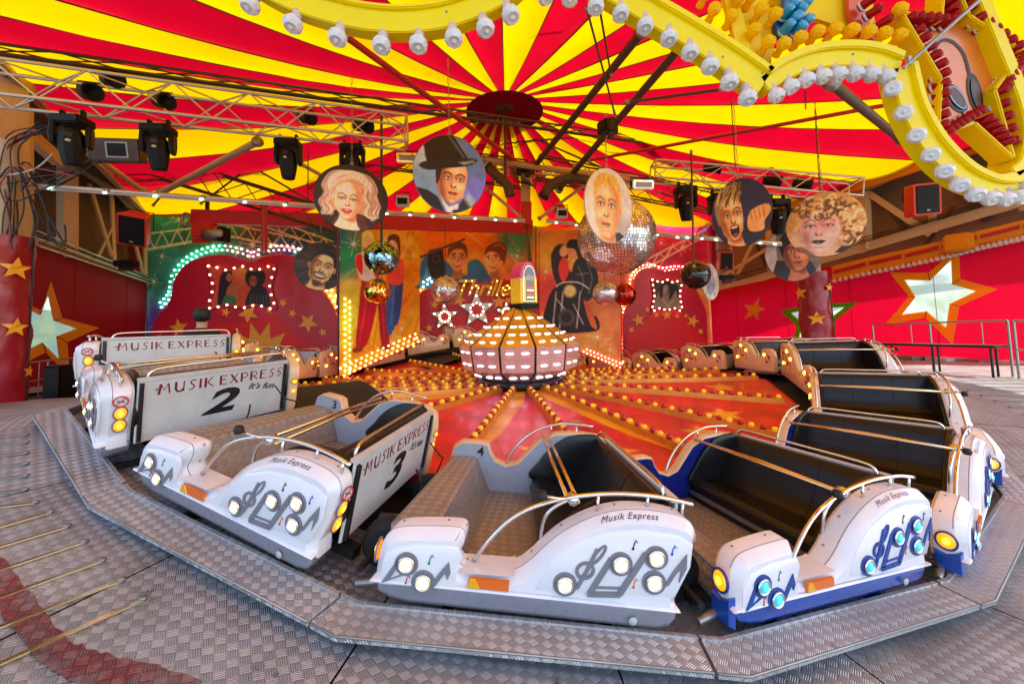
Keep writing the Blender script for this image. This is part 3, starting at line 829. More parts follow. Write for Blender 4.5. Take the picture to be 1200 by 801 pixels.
# deco capital letters drawn as thick and thin strokes on a 0..1 high body: (points, width factor)
DECO = {
    'M': (1.0, [([(.08, 0), (.20, 1)], 1.7), ([(.20, 1), (.45, .35), (.72, 1)], .7), ([(.72, 1), (.84, 0)], .9)]),
    'U': (.85, [([(.1, 1), (.1, .3), (.25, .03), (.5, .03), (.66, .25)], 1.6), ([(.68, 1), (.68, 0)], .8)]),
    'S': (.62, [([(.58, .90), (.40, .99), (.2, .86), (.2, .64), (.42, .46), (.46, .24), (.30, .04), (.05, .08)], 1.0)]),
    'I': (.3, [([(.15, 0), (.15, 1)], 1.5)]),
    'K': (.8, [([(.1, 0), (.1, 1)], 1.7), ([(.66, 1), (.25, .52)], .8), ([(.25, .52), (.72, 0)], .9)]),
    'E': (.72, [([(.1, 0), (.1, 1)], 1.7), ([(.1, .96), (.62, .96)], .8), ([(.1, .55), (.5, .55)], .8), ([(.1, .04), (.66, .04)], .8)]),
    'X': (.8, [([(.08, 1), (.68, 0)], 1.5), ([(.68, 1), (.05, 0)], .8)]),
    'P': (.72, [([(.1, 0), (.1, 1)], 1.7), ([(.1, .97), (.45, .97), (.62, .8), (.6, .55), (.42, .42), (.2, .42)], .8)]),
    'R': (.78, [([(.1, 0), (.1, 1)], 1.7), ([(.1, .97), (.45, .97), (.62, .8), (.6, .58), (.42, .46), (.2, .46)], .8), ([(.32, .46), (.72, 0)], .9)]),
    ' ': (.45, [])}
def deco_strokes(s, h, sp=.16, wd=.075):
    x = 0; out = []
    for ch in s:
        wv, st = DECO[ch]
        for pts, k in st: out.append(([(x + p[0] * h, p[1] * h) for p in pts], wd * h * 1.5 * k))
        x += (wv + sp) * h
    return [([(p[0] - x / 2, p[1] - h / 2) for p in pts], w_) for pts, w_ in out]
SWEPT = lambda prof, y0, y1, mat, ny=1, smooth=True, closed=False: None
def swept(prof, y0, y1, mat, smooth=True, uvt=False, cap=True):
    v, f = [], []; m = len(prof)
    for y in (y0, y1):
        for (x, z) in prof: v.append((x * kx(y), y, z))
    for i in range(m - 1): f.append((i, i + 1, m + i + 1, m + i))
    if cap:
        f.append(tuple(reversed(range(m)))); f.append(tuple(range(m, 2 * m))); f.append((m - 1, 0, m, 2 * m - 1))
    me = mesh_from(v, f, mat)
    if smooth:
        me.polygons.foreach_set('use_smooth', [True] * len(me.polygons)); me.set_sharp_from_angle(angle=R(40))
    if uvt:
        L = [0]
        for i in range(1, m): L.append(L[-1] + math.dist(prof[i], prof[i - 1]))
        ul = me.uv_layers.new(name='UVMap')
        for l in me.loops:
            i = l.vertex_index % m; c = me.vertices[l.vertex_index].co
            ul.data[l.index].uv = (L[i], c.y)
    return me
lens_w = lathe([(.036, 0), (.035, .007), (.030, .012), (.016, .016), (.0, .017)], M_lampwr, 14)
lens_c = lathe([(.036, 0), (.035, .007), (.030, .012), (.016, .016), (.0, .017)], M_lampcr, 14)
core_w = lathe([(.021, .0135), (.013, .0175), (.0, .0185)], M_lampw, 10)
core_c = lathe([(.019, .0140), (.012, .0175), (.0, .0185)], M_lampc, 10)
ring_me = lathe([(.043, 0), (.047, .007), (.043, .013), (.036, .012), (.036, .004)], M_chrome, 18)
amb_me = lathe([(.058, 0), (.056, .010), (.044, .018), (.022, .023), (.0, .024)], M_amber, 16)
ambc_me = lathe([(.026, .0225), (.014, .0255), (.0, .026)], M_amberc, 10)
ambring = lathe([(.07, 0), (.072, .01), (.058, .014), (.056, .004)], M_emg, 18)
ambring_b = lathe([(.07, 0), (.072, .01), (.058, .014), (.056, .004)], M_emb, 18)
tiny_r = lathe([(.026, 0), (.024, .012), (.0, .02)], M_bred, 10); tiny_y = lathe([(.026, 0), (.024, .012), (.0, .02)], pm('lamp_yellow', S(255, 220, 80), .15, var=0, emit=S(255, 215, 70), es=1.4), 10)
knob_me = lathe([(0, -.03), (.022, -.024), (.03, 0), (.022, .024), (0, .03)], M_rubber, 12)
tyre_me = lathe([(.085, -.05), (.135, -.055), (.155, -.04), (.16, 0), (.155, .04), (.135, .055), (.085, .05)], M_rubber, 26)
rim_me = lathe([(0, -.03), (.03, -.05), (.035, -.02), (.085, -.015), (.088, .03), (0, .03)], M_dark, 18)
bolt_me = lathe([(.009, 0), (.009, .008), (0, .01)], M_steel, 8)
hole_me = lathe([(.022, 0), (.02, .004), (0, .005)], M_board, 14)
def make_car(kind):
    blue = kind == 'blue'
    em = M_emb if blue else M_emg; sk = M_blue if blue else M_grey; ip = M_navy if blue else M_greyp
    lens, core = (lens_c, core_c) if blue else (lens_w, core_w)
    t = thing('ride_car', 'x', 'ride car', (0, 0, 0), (0, 0, 0), 'cars of the music ride')
    PO = [tuple(p) for p in cr(POUT[:-1], 3)] + [POUT[-1]]
    link('outer_side', loft_prism(PO, [(-.001, .052), (.004, .046), (.050, .003), (.058, 0), (.155, 0), (.175, .012)], M_white, fo, 24), t)
    link('skirt', loft_prism([(-.868, .11), (-.845, .03), (-.78, -.005), (-.68, -.02), (.68, -.02), (.755, .0), (.79, .05), (.795, .11)], [(.012, .035), (.022, .008), (.06, 0), (.17, 0)], sk, fo, 60), t)
    link('lower_lip', loft_prism([(-.885, .098), (-.87, .114), (-.5, .117), (.5, .117), (.79, .117), (.798, .102)], [(-.014, .008), (-.006, 0), (.05, 0)], M_white, fo, 50), t)
    if blue:
        for x in (-.885,):
            link('blue_corner', loft_prism([(.02, -.01), (.16, -.01), (.16, .13), (.10, .115), (.02, .16)], [(x + .035, .0), (x + .03, 0), (x, .012)], M_blue, lambda u, v, d: (d, u, v), 40), t)
    # raised face panels
    fp_ = [zc(*p) for p in ((600, 366), (648, 275), (720, 212), (830, 176), (950, 170), (1070, 192), (1122, 222), (1118, 300), (1072, 402))]
    link('face_panel', loft_prism(fp_[::-1], [(-.010, .012), (-.004, 0), (.004, 0)], M_white, fo, 50), t)
    ff = [zc(*p) for p in ((70, 335), (75, 255), (110, 215), (200, 205), (330, 215), (345, 250), (325, 300), (335, 360))]
    link('face_panel', loft_prism(ff[::-1], [(-.010, .012), (-.004, 0), (.004, 0)], M_white, fo, 50), t)
    E = lambda u, v, d: (u * kx(0), -.0105 - d, v)
    def st(pts, w_): return ([zc(*p) for p in cr(pts, 5)], w_)
    def ring(cu, cv_, ra, rb, rot, w_, th):
        bm = bmesh.new(); n = 26; V = []
        for rr, dd in ((0, 0), (0, th), (-w_, th), (-w_, 0)):
            row = []
            for k in range(n):
                q = 2 * math.pi * k / n; a_, b_ = (ra + rr) * math.cos(q), (rb + rr) * math.sin(q)
                row.append(bm.verts.new(E(*zc(cu + a_ * math.cos(rot) - b_ * math.sin(rot), cv_ + a_ * math.sin(rot) + b_ * math.cos(rot)), dd)))
            V.append(row)
        for i in range(3):
            for k in range(n): bm.faces.new((V[i][k], V[i][(k + 1) % n], V[i + 1][(k + 1) % n], V[i + 1][k]))
        return bm_mesh(bm, em)
    link('clef_emblem', ring(806, 248, 40, 15, -.95, 9.5, .006), t); link('clef_emblem', ring(764, 300, 33, 31, 0, 11, .0075), t)
    link('clef_emblem', bm_mesh(strokes_bm([([zc(*p) for p in ((800, 228), (770, 300), (742, 356), (728, 360))], .018)], E, .009), em), t)
    bm = strokes_bm([([zc(*p) for p in ((850, 262), (786, 376))], .030), ([zc(*p) for p in ((778, 380), (888, 384))], .030), ([zc(*p) for p in ((800, 358), (892, 362))], .012), ([zc(*p) for p in ((884, 384), (966, 246))], .032)], E, .006)
    link('beamed_notes_emblem', bm_mesh(bm, em), t)
    for tri in (((128, 245), (78, 328), (150, 304), (142, 300), (106, 316), (146, 246)), ((243, 345), (272, 300), (302, 262), (311, 300), (303, 322), (292, 300), (262, 345)), ((1030, 360), (1062, 305), (1101, 252), (1102, 300), (1080, 347), (1085, 305), (1072, 312), (1046, 356))):
        po = [zc(*p) for p in tri]
        link('note_emblem', loft_prism(po, [(-.0165, 0), (-.0105, 0)], em, fo, 30), t)
    for (u, v) in ((157, 265), (220, 328), (700, 345), (882, 280), (1000, 262), (998, 345)):
        x, z = zc(u, v)
        bm = bmesh.new(); bmesh.ops.create_circle(bm, cap_ends=True, radius=.064, segments=20)
        ext = bmesh.ops.extrude_face_region(bm, geom=list(bm.faces)); bmesh.ops.translate(bm, vec=(0, 0, .006), verts=[q for q in ext['geom'] if isinstance(q, bmesh.types.BMVert)])
        M = aim((x, -.0105, z), (0, -1, 0))
        disc = link('lamp_disc', bm_mesh(bm, em), t, M)
        M2 = Matrix.Translation((0, 0, .006))
        link('lamp_ring', ring_me, disc, M2); link('lens', lens, disc, M2); link('lamp_core', core, disc, M2)
    # tiny printed notes
    for (u, v, mt) in ((238, 250, M_greenp), (165, 318, M_redp), (925, 215, M_black_ink), (1057, 236, M_bluep), (935, 345, M_refl)):
        bm = strokes_bm([([zc(u + a, v + b) for a, b in ((-4, 16), (-2, 0), (4, -14), (9, -4))], .006), ([zc(u - 8, v + 14), zc(u - 1, v + 18)], .012)], E, .002)
        link('printed_note', bm_mesh(bm, mt), t)
    x, z = zc(940, 456); link('drain_plug', hole_me, t, aim((x, .004, .028), (0, -1, -.1), 1.1))
    # reflector in the entrance dip
    q = [(-.355, .120), (-.125, .120), (-.125, .176), (-.345, .176)]
    link('reflector', loft_prism(q, [(-.012, .004), (.004, 0)], M_refl, fo), t)
    link('reflector_corner', loft_prism([(-.35, .122), (-.28, .122), (-.31, .174), (-.34, .174)], [(-.0165, .002), (-.011, 0)], M_refl2, fo), t)
    link('dip_plate', swept([(-.40, .19), (-.36, .192), (-.13, .197), (-.10, .205)], .0, .172, M_white, False, cap=False), t)
    ol = [(p[0], p[1]) for p in inset(PO, .001)]
    sweep('edge_trim', [fo(p[0], p[1], .058) for p in ol[6:-8]], .0026, M_emg, t, 5)
    for k in range(10):
        q = ol[10 + int(k * (len(ol) - 26) / 9)]; q2 = inset(PO, -.002)[10 + int(k * (len(ol) - 26) / 9)]
        link('screw', bolt_me, t, aim(fo(q[0], q[1], .12), Vector((q2[0] - q[0], 0, q2[1] - q[1])), .75))
    # ledge lettering
    TT = sorted((p[0], p[1]) for p in PO if p[1] > .33 and p[0] > .0); TX, TZ = [p[0] for p in TT], [p[1] for p in TT]
    me = text_mesh('Musik Express', .047, M_red_ink if blue else M_black_ink, shear=.45, spacing=1.15)
    v0 = [Vector(v.co) for v in me.vertices]
    for v in me.vertices:
        x = .50 + v.co.x
        zz = np.interp(x, TX, TZ)
        v.co = Vector(fo(x, zz - .022 + v.co.y * .72, .029 + v.co.y * .72)) + Vector((0, -.003, .003))
    link('ledge_lettering', me, t)
    # inner side
    link('inner_side', loft_prism(PIN, [(1.31, .01), (1.32, 0), (1.39, 0), (1.40, .02)], M_cream, fi, 50), t)
    link('inner_lining', loft_prism(inset(PIN, .018), [(1.304, .0), (1.312, 0)], ip, fi, 50), t)
    for (x, z, k_) in ((-.72, .30, 0), (-.55, .34, 1), (-.62, .2, 0), (.2, .42, 1), (.36, .3, 0), (.55, .48, 0), (.62, .26, 1), (.42, .52, 1)):
        link('inner_lamp', tiny_y if k_ else tiny_r, t, aim(fi(x, z, 1.402), (0, 1, 0), 1.25))
    G = lambda u, v, d: fi(u, v, 1.402 + d)
    for st_ in (([(.22, .2), (.22, .46), (.46, .5), (.46, .26)], .025), ([(.58, .2), (.68, .48), (.74, .36)], .022), ([(-.74, .2), (-.64, .38), (-.56, .24)], .02)):
        link('inner_emblem', bm_mesh(strokes_bm([st_], G, .006), M_redp), t)
    # tread floor, front box, seat
    flo = [(-.84, .05), (.40, .05)]
    link('floor', swept([(-.84, .02), (-.84, .05), (.40, .05), (.40, .02)], .17, 1.31, M_treadc, False, True), t)
    if blue:
        link('front_plank', swept([(-.87, .20), (-.87, .235), (-.68, .235), (-.68, .20)], .17, 1.31, M_treadc, False, True), t)
    else:
        link('front_box', swept([(-.87, .05), (-.87, .325), (-.84, .335), (-.62, .34), (-.59, .33), (-.42, .055)], .17, 1.31, M_treadc, False, True), t)
    seat = cr([(.06, .05), (.05, .17), (.07, .215), (.14, .23), (.34, .205), (.47, .20), (.55, .26), (.63, .42), (.69, .56), (.73, .615), (.775, .62)], 4) + [np.array((.80, .60)), np.array((.805, .2))]
    link('seat_and_backrest', swept([tuple(p) for p in seat], .178, 1.302, M_black), t)
    link('seat_edge_trim', swept([(.035, .10), (.035, .135), (.055, .135), (.055, .10)], .18, 1.30, M_steel, False), t)
    for y in (.55, .95):
        bm = bmesh.new()
        S_ = [tuple(p) for p in seat][14:40]
        link('seat_seam', sweep_mesh([(p[0] * kx(y) - .002, y, p[1] + .001) for p in S_], .003, M_rubber, 5), t)
    for y0, y1 in ((.178, .215), (1.265, 1.302)):
        s_ = [(.05, .2), (.12, .36), (.25, .5), (.42, .6), (.6, .635), (.76, .63), (.82, .5), (.8, .2)]
        link('end_padding', loft_prism([tuple(p) for p in cr(s_, 6, True)], [(y0, .02 if y0 > 1 else 0), (y0 + .008, 0), (y1 - .008, 0), (y1, 0 if y0 > 1 else .02)], M_black, fo, 60), t)
    # back board and its ironwork
    bb = [(.19, .085), (1.29, .085), (1.29, .60), (.19, .60)]
    fb = lambda u, v, d: ((.845 + d) * kx(u) + .04 * (v - .3), u, v)
    link('back_board', loft_prism(bb, [(-.012, 0), (.0, 0), (.008, .006)], M_board, fb), t)
    link('board_rail', loft_prism([(.19, .602), (1.29, .602), (1.29, .625), (.19, .625)], [(-.04, 0), (.016, 0)], M_board, fb), t)
    for y in (.20, 1.25):
        link('hinge_post', loft_prism([(y, .1), (y + .03, .1), (y + .03, .59), (y, .59)], [(.006, 0), (.035, .004)], M_dark, fb), t)
    for y in (.3, .75, 1.2):
        link('bolt', bolt_me, t, aim(fb(y, .52, .006), (1, 0, 0)))
    # end lamps
    rg = ambring_b if blue else ambring
    def lampset(p, n, s):
        rr = link('indicator', rg, t, aim(p, n, 1) @ Matrix.Diagonal((s[0], s[1], 1, 1)))
        link('lens', amb_me, rr); link('lamp_core', ambc_me, rr)
    lampset((-.873, .09, .215), (-1, 0, .05), (.8, .95))
    for (x, z) in ((.862, .375), (.842, .27)):
        lampset((x - .012, .105, z), (1, 0, -.18), (.62, .8) if False else (.58, .85))
        lampset(((x - .012) * kx(1.36) * FI, 1.355, z + .02), (1, 0, -.1), (.5, .42))
    stk = link('no_smoking_sticker', lathe([(.042, 0), (.042, .002), (.030, .0025), (.0, .0025)], M_board, 18), t, aim((.884, .10, .475), (1, 0, .05)))
    link('red_circle', lathe([(.044, .0022), (.044, .004), (.034, .004), (.034, .0022)], M_redp, 18), stk)
    link('red_bar', box_mesh(M_redp), stk, Matrix.Translation((0, 0, .004)) @ Matrix.Rotation(R(45), 4, 'Z') @ Matrix.Diagonal((.074, .008, .002, 1)))
    link('cigarette', box_mesh(M_black_ink), stk, Matrix.Translation((0, 0, .0032)) @ Matrix.Rotation(R(-20), 4, 'Z') @ Matrix.Diagonal((.046, .009, .001, 1)))
    # chrome rails
    pr = [(-.336, .20), (-.25, .335), (-.146, .455), (-.03, .535), (.13, .60), (.30, .642), (.487, .667), (.70, .668), (.875, .645)]
    sweep('side_rail', [(p[0], .10, p[1]) for p in cr([np.array(q) for q in pr], 4)], .0125, M_chrome, t)
    for x in (.34, .62, .82):
        sweep('rail_post', [(x, .10, np.interp(x, [.30, .45, .60, .75, .84], [.535, .59, .607, .60, .575]) - .01), (x, .10, np.interp(x, [q[0] for q in pr], [q[1] for q in pr]))], .009, M_chrome, t, 6)
    pi_ = [(-.24, .29), (-.16, .43), (-.04, .55), (.12, .64), (.32, .695), (.5, .705), (.68, .70)]
    sweep('inner_rail', [fi(p[0], p[1], 1.35) for p in cr([np.array(q) for q in pi_], 4)], .0115, M_chrome, t)
    for x in (.22, .5): sweep('rail_post', [fi(x, .58, 1.35), fi(x, .69, 1.35)], .008, M_chrome, t, 6)
    br = [(.74 * kx(1.28), 1.28, .60), (.755 * kx(1.26), 1.26, .665), (.77 * kx(1.18), 1.18, .69), (.78 * kx(.75), .75, .685), (.79 * kx(.36), .36, .68), (.80 * kx(.27), .27, .655), (.80 * kx(.25), .25, .59)]
    sweep('back_rail', cr(br, 5), .0115, M_chrome, t)
    # lap bar with its lever
    for dx in (.0, .065):
        sweep('lap_bar', [(.17 + dx, .13, .595 - dx * .3), (.13 + dx * .9, .7, .60), (.10 + dx * .8, 1.30, .60 - dx * .2)], .012, M_brassy, t)
    sweep('lap_bar_arm', cr([(.20, .13, .60), (.10, .14, .53), (.05, .15, .45), (.04, .16, .32), (.06, .16, .25)], 4), .011, M_chrome, t)
    sweep('lever', [(.20, .12, .60), (.12, .07, .615), (.03, .05, .63)], .009, M_chrome, t, 6)
    link('lever_knob', knob_me, t, aim((.015, .045, .635), (0, 0, 1)))
    link('pivot', lathe([(.03, -.03), (.034, 0), (.03, .03), (0, .032)], M_chrome, 12), t, aim((.20, .13, .595), (0, 1, 0)))
    # running gear in the gap before the car
    for y in (.40, 1.10):
        ty = link('wheel', tyre_me, t, aim((-.985 * kx(y), y, .07), (0, 1, 0)))
        link('rim', rim_me, ty)
        for k in range(5): link('bolt', bolt_me, ty, Matrix.Translation((.055 * math.cos(k * 1.257), .055 * math.sin(k * 1.257), -.018)) @ Matrix.Rotation(math.pi, 4, 'X'))
    tube('axle', (-.985, .12, .07), (-.80, 1.30, .07), .022, M_dark, t)
    tube('coupling', (-1.1, .75, .03), (-.7, .75, .03), .03, M_steel, t)
    tube('hitch_pin', (-1.0, .13, -.02), (-.86, .13, .01), .024, M_steel, t)
    beam('chassis_beam', (-.9, .32, -.02), (.86, .30, -.02), .07, .07, M_dark, t)
    beam('chassis_beam', (-.75, 1.1, -.02), (.72, 1.1, -.02), .07, .07, M_dark, t)
    sweep('hose', cr([(.80, .95, .25), (.90, .9, .17), (.93, .8, .05), (.86, .62, -.02)], 5), .008, M_cable, t, 5)
    sweep('hose', cr([(.78, 1.15, .4), (.86, 1.22, .28), (.82, 1.34, .2), (.8, 1.30, .05)], 5), .007, M_cable, t, 5)
    return t
proto = {'grey': make_car('grey'), 'blue': make_car('blue')}
used = set()
CARS = {4: ('grey', 'white car with grey skirt and a black 4 inside, nearest the camera'),
 3: ('grey', 'white car with grey skirt whose white back board carries a big black 3'),
 2: ('grey', 'white car at left whose white back board carries a big black 2'),
 1: ('grey', 'white car with plain lettered back board, just behind the car with the 2'),
 0: ('grey', 'white car with the dark-haired person sitting in it, behind the lettered back boards'),
 5: ('blue', 'white car with blue skirt and cyan lamps, black 5 on its blue inner panel'),
 6: ('blue', 'blue-skirted car at the right edge, directly behind the car with the 5'),
 7: ('blue', 'second blue-skirted car behind the car with the 5, with empty black seat'),
 8: ('blue', 'car with cream inner side of red and yellow lamps, just beyond the second blue-skirted car'),
 9: ('blue', 'car with the topmost black backrest on the right, in front of the green star'),
 10: ('grey', 'cream-sided small-looking car just right of the red scalloped booth, left of the black backrests'),
 11: ('grey', 'cream-sided far car under the right scalloped booth, at the right end of the far row'),
 12: ('grey', 'cream-sided far car under the right scalloped booth, closer to the dome'),
 13: ('grey', 'far car half hidden by the right side of the dome'),
 14: ('grey', 'far car hidden behind the dome and the jukebox'),
 15: ('grey', 'far car with pink inner side just left of the dome, under the lit stars'),
 16: ('grey', 'far car with pink inner side at the lower end of the diagonal row of lights'),
 17: ('grey', 'far car with round-backed inner side beside the yellow starburst'),
 18: ('grey', 'far left car below the yellow starburst, behind the car with the 2'),
 19: ('grey', 'left rear car in front of the dark red star curtain')}
for k, (kind, lb) in CARS.items():
    th = PH + 9 + STEP * (k - 4)
    if kind in used: c = copy_tree(proto[kind])
    else: c = proto[kind]; used.add(kind)
    r = 5.92 + radd(th); th += {4: -.4, 3: -1.2, 2: -2.2, 1: -2.0, 0: -1.2}.get(k, 0)
    m = (hgt(th + 8) - hgt(th - 8)) / (R(16) * r)
    c.location = pol(th, r, hgt(th) + .035); c.rotation_euler = (0, -math.atan(m), R(th)); c.scale = (.965, 1, .93); c['label'] = lb
    OFF[c.name] = Vector((0, 0, 0))
    CARS[k] = c
fbk = lambda u, v, d: ((.845 + d) * kx(u) + .04 * (v - .3), u, v)
def board_text(c, num):
    for wd_, x0 in (('MUSIK', .50), ('EXPRESS', .985)):
        bm = strokes_bm(deco_strokes(wd_, .088), lambda u, v, d: fbk(x0 + u, .515 + v, .0085 + d), .002)
        link('deco_lettering', bm_mesh(bm, M_red_ink), c)
    if num:
        me = text_mesh(num, .37, M_black_ink, shear=.30, offset=.012)
        for v in me.vertices: v.co = Vector(fbk(.72 + v.co.x * 1.25, .305 + v.co.y * .82, .0105))
        link('board_number', me, c)
        me = text_mesh("It's fun", .085, M_black_ink, shear=.35, offset=.002)
        ca, sa = math.cos(-.16), math.sin(-.16)
        for v in me.vertices: v.co = Vector(fbk(1.06 + v.co.x * ca - v.co.y * sa, .395 + v.co.x * sa + v.co.y * ca, .0105))
        link('script_lettering', me, c)
for k, n in ((1, None), (2, '2'), (3, '3'), (4, '4'), (5, '5')): board_text(CARS[k], n)
for k, n in ((3, '3'), (4, '4'), (5, '5')):
    me = text_mesh(n, .115, M_black_ink, offset=.003)
    for v in me.vertices: v.co = Vector(fi(-.53 + v.co.x * 1.25, .385 + v.co.y, 1.3025))
    link('panel_number', me, CARS[k])
# ------------------------------------------------------------------ canopy
APEX = W(591, 117, 10.0)
ZE = 5.95
EAVE = [W(172, 246, 13.0), W(0, 60, 6.3), Vector((-6.6, -5.2, 5.6)), Vector((-3.4, -8.6, 5.4)), Vector((6.0, -9.4, 5.4)), Vector((11.2, -5.5, 5.7)), W(1191, 150, 8.3), W(989, 219, 12.2), W(836, 262, 16.6), W(600, 262, 15.3)]
EAVE = [Vector((p.x, p.y, p.z)) for p in EAVE]
canopy = thing('tent_canopy', 'big tent canopy of radiating red and yellow cloth stripes round a dark red disc', 'tent canopy', (APEX.x, APEX.y, 0))
def eave_at(a):
    d = Vector((math.sin(a), -math.cos(a), 0)); best = None
    for i in range(len(EAVE)):
        p, q = EAVE[i] - APEX, EAVE[(i + 1) % len(EAVE)] - APEX
        den = d.x * (q.y - p.y) - d.y * (q.x - p.x)
        if abs(den) < 1e-9: continue
        t = (p.x * (q.y - p.y) - p.y * (q.x - p.x)) / den; s = (p.x * d.y - p.y * d.x) / den
        if t > 0 and -1e-6 <= s <= 1 + 1e-6: best = APEX + p.lerp(q, s)
    return best
NST = 40
for i in range(NST):
    a0, a1 = 2 * math.pi * (i + .04) / NST, 2 * math.pi * (i + 1.04) / NST
    v, f = [], []
    nr_ = 10
    for j in range(nr_ + 1):
        t = .045 + .965 * (j / nr_)
        for k in range(7):
            e = eave_at(a0 + (a1 - a0) * k / 6); p = APEX.lerp(e, t)
            sag = -.32 * math.sin(math.pi * t) * (1 - .0 * k) - .15 * math.sin(math.pi * k / 6) * t + .03 * math.sin(j * 1.9 + i * 1.7 + k * .8) * math.sin(math.pi * k / 6)
            v.append(p + Vector((0, 0, sag)))
    for j in range(nr_):
        for k in range(6): q = j * 7 + k; f.append((q, q + 7, q + 8, q + 1))
    link('cloth_stripe', mesh_from(v, f, M_can_y if i % 2 == 0 else M_can_r, True), canopy)
    sweep('seam_cord', [Vector(v[j * 7]) + Vector((0, 0, -.012)) for j in range(nr_ + 1)], .011, M_brown, canopy, 5)
link('centre_disc', lathe([(.0, .10), (.5, .04), (1.02, -.06), (1.02, -.08), (.5, .02), (0, .08)], M_can_d, 40), canopy, Matrix.Translation(APEX + Vector((0, 0, -.30))))
link('cap_plate', lathe([(0, -.05), (.25, -.05), (.25, .02), (0, .02)], M_brown, 24), canopy, Matrix.Translation(APEX + Vector((0, 0, -.20))))
tube('king_post', W(592, 142, 10.0), W(592, 215, 10.0), .035, M_brown, canopy)
tube('king_post', APEX, W(592, 143, 10.0), .03, M_brown, canopy)
# ------------------------------------------------------------------ back wall with the mural
WLp, WRp = W(172, 380, 13.0), W(832, 380, 16.8)
wdir = (WRp - WLp); wdir.z = 0; wlen = wdir.length; wdir.normalize()
WN = Vector((wdir.y, -wdir.x, 0))
def wl(px, py, off=0.0): return hit(px, py, WLp, WN, off)
cv = Cv(170, 232, 834, 452, 1.8)
cv.grad([(175, 250, (30, 104, 92), 60), (180, 320, (44, 108, 100), 50), (176, 400, (78, 44, 110), 60), (250, 262, (40, 110, 84), 60), (300, 280, (60, 60, 80), 40), (350, 280, (10, 66, 110), 50), (330, 320, (150, 30, 60), 40),
         (385, 285, (12, 84, 120), 30), (403, 300, (20, 130, 96), 26), (400, 370, (226, 160, 40), 40), (440, 400, (240, 150, 24), 50), (470, 290, (238, 140, 30), 40), (500, 330, (244, 150, 20), 40), (520, 290, (236, 96, 20), 45), (560, 300, (240, 110, 20), 40), (604, 282, (36, 120, 110), 30),
         (640, 300, (240, 150, 40), 30), (640, 340, (200, 60, 50), 40), (690, 285, (236, 150, 50), 40), (700, 380, (230, 130, 60), 40), (725, 330, (190, 90, 60), 30), (740, 300, (226, 130, 50), 30), (770, 300, (150, 26, 80), 40), (800, 290, (170, 20, 70), 40), (826, 330, (230, 140, 60), 20), (826, 400, (226, 110, 40), 40)])
cv.noise(.22, 9, 3)
rs = np.random.RandomState(5)
for _ in range(120):      # brush hatching
    x, y = rs.uniform(395, 830), rs.uniform(270, 440); a = rs.choice([.9, -.7, 1.3]) + rs.uniform(-.15, .15); l = rs.uniform(14, 46)
    cv.stroke([(x, y), (x + l * math.cos(a), y - l * math.sin(a))], rs.uniform(.7, 2.2), (176, 50, 24) if rs.rand() < .65 else (255, 210, 110), al=.55)
for _ in range(60):
    x, y = rs.uniform(174, 390), rs.uniform(245, 420); a = rs.uniform(.2, 1.2); l = rs.uniform(14, 40)
    cv.stroke([(x, y), (x + l * math.cos(a), y - l * math.sin(a))], .8, (190, 220, 220), al=.5)
# painted truss work
def ptruss(x0, y0, x1, y1, h, n, c=(226, 206, 160)):
    cv.stroke([(x0, y0), (x1, y1)], 1.6, c); cv.stroke([(x0, y0 + h), (x1, y1 + h * .8)], 1.6, c)
    for i in range(n):
        a, b = i / n, (i + 1) / n
        cv.stroke([(x0 + (x1 - x0) * a, y0 + (y1 - y0) * a + (h if i % 2 else 0)), (x0 + (x1 - x0) * b, y0 + (y1 - y0) * b + (0 if i % 2 else h))], 1.1, c)
ptruss(172, 274, 252, 264, 18, 9); ptruss(172, 292, 262, 276, 1, 1); ptruss(250, 258, 398, 290, 15, 15); ptruss(300, 250, 390, 283, 12, 9); ptruss(756, 305, 828, 268, 10, 9, (232, 200, 200))
for x, y, r in ((211, 257, 14), (190, 300, 10), (296, 287, 17), (368, 275, 11), (414, 286, 15), (180, 330, 12), (800, 290, 12), (700, 395, 12), (775, 285, 8), (470, 385, 9), (484, 300, 8), (606, 300, 9), (640, 318, 10), (722, 300, 9), (715, 410, 8), (385, 262, 10), (250, 290, 8), (350, 300, 8)): cv.flare(x, y, r)
# far dancers
def fig(pts, c, hi=None, sm=True):
    cv.poly(pts, c, smooth=sm)
    if hi: cv.stroke(hi, 1.6, tuple(min(255, k + 45) for k in c), soft=2.5, al=.7, smooth=True)
fig([(425, 325), (443, 327), (441, 360), (430, 402), (417, 405), (420, 365)], (150, 16, 36), [(431, 335), (426, 370), (421, 398)])
fig([(440, 326), (449, 328), (452, 365), (456, 403), (447, 405), (443, 365)], (132, 14, 34), [(446, 340), (450, 395)])
fig([(414, 408), (424, 404), (424, 411), (414, 413)], (120, 40, 30)); fig([(446, 405), (456, 403), (457, 408), (447, 410)], (110, 30, 30))
fig([(418, 298), (440, 294), (446, 310), (444, 328), (424, 328), (417, 312)], (226, 200, 190)); fig([(417, 300), (424, 300), (424, 322), (417, 312)], (190, 30, 50)); fig([(438, 300), (446, 305), (445, 325), (438, 322)], (200, 40, 60))
cv.ell(430, 283, 6.5, 8.5, (224, 160, 120)); cv.poly([(424, 286), (424, 274), (431, 270), (438, 276), (438, 296), (435, 282), (428, 276), (424, 300)], (236, 190, 90), smooth=True)
fig([(455, 330), (468, 330), (467, 360), (460, 389), (453, 388), (452, 355)], (34, 70, 130), [(461, 336), (458, 380)])
fig([(464, 330), (472, 331), (468, 372), (462, 378)], (26, 56, 112)); fig([(459, 389), (464, 388), (462, 402), (459, 404)], (200, 130, 80))
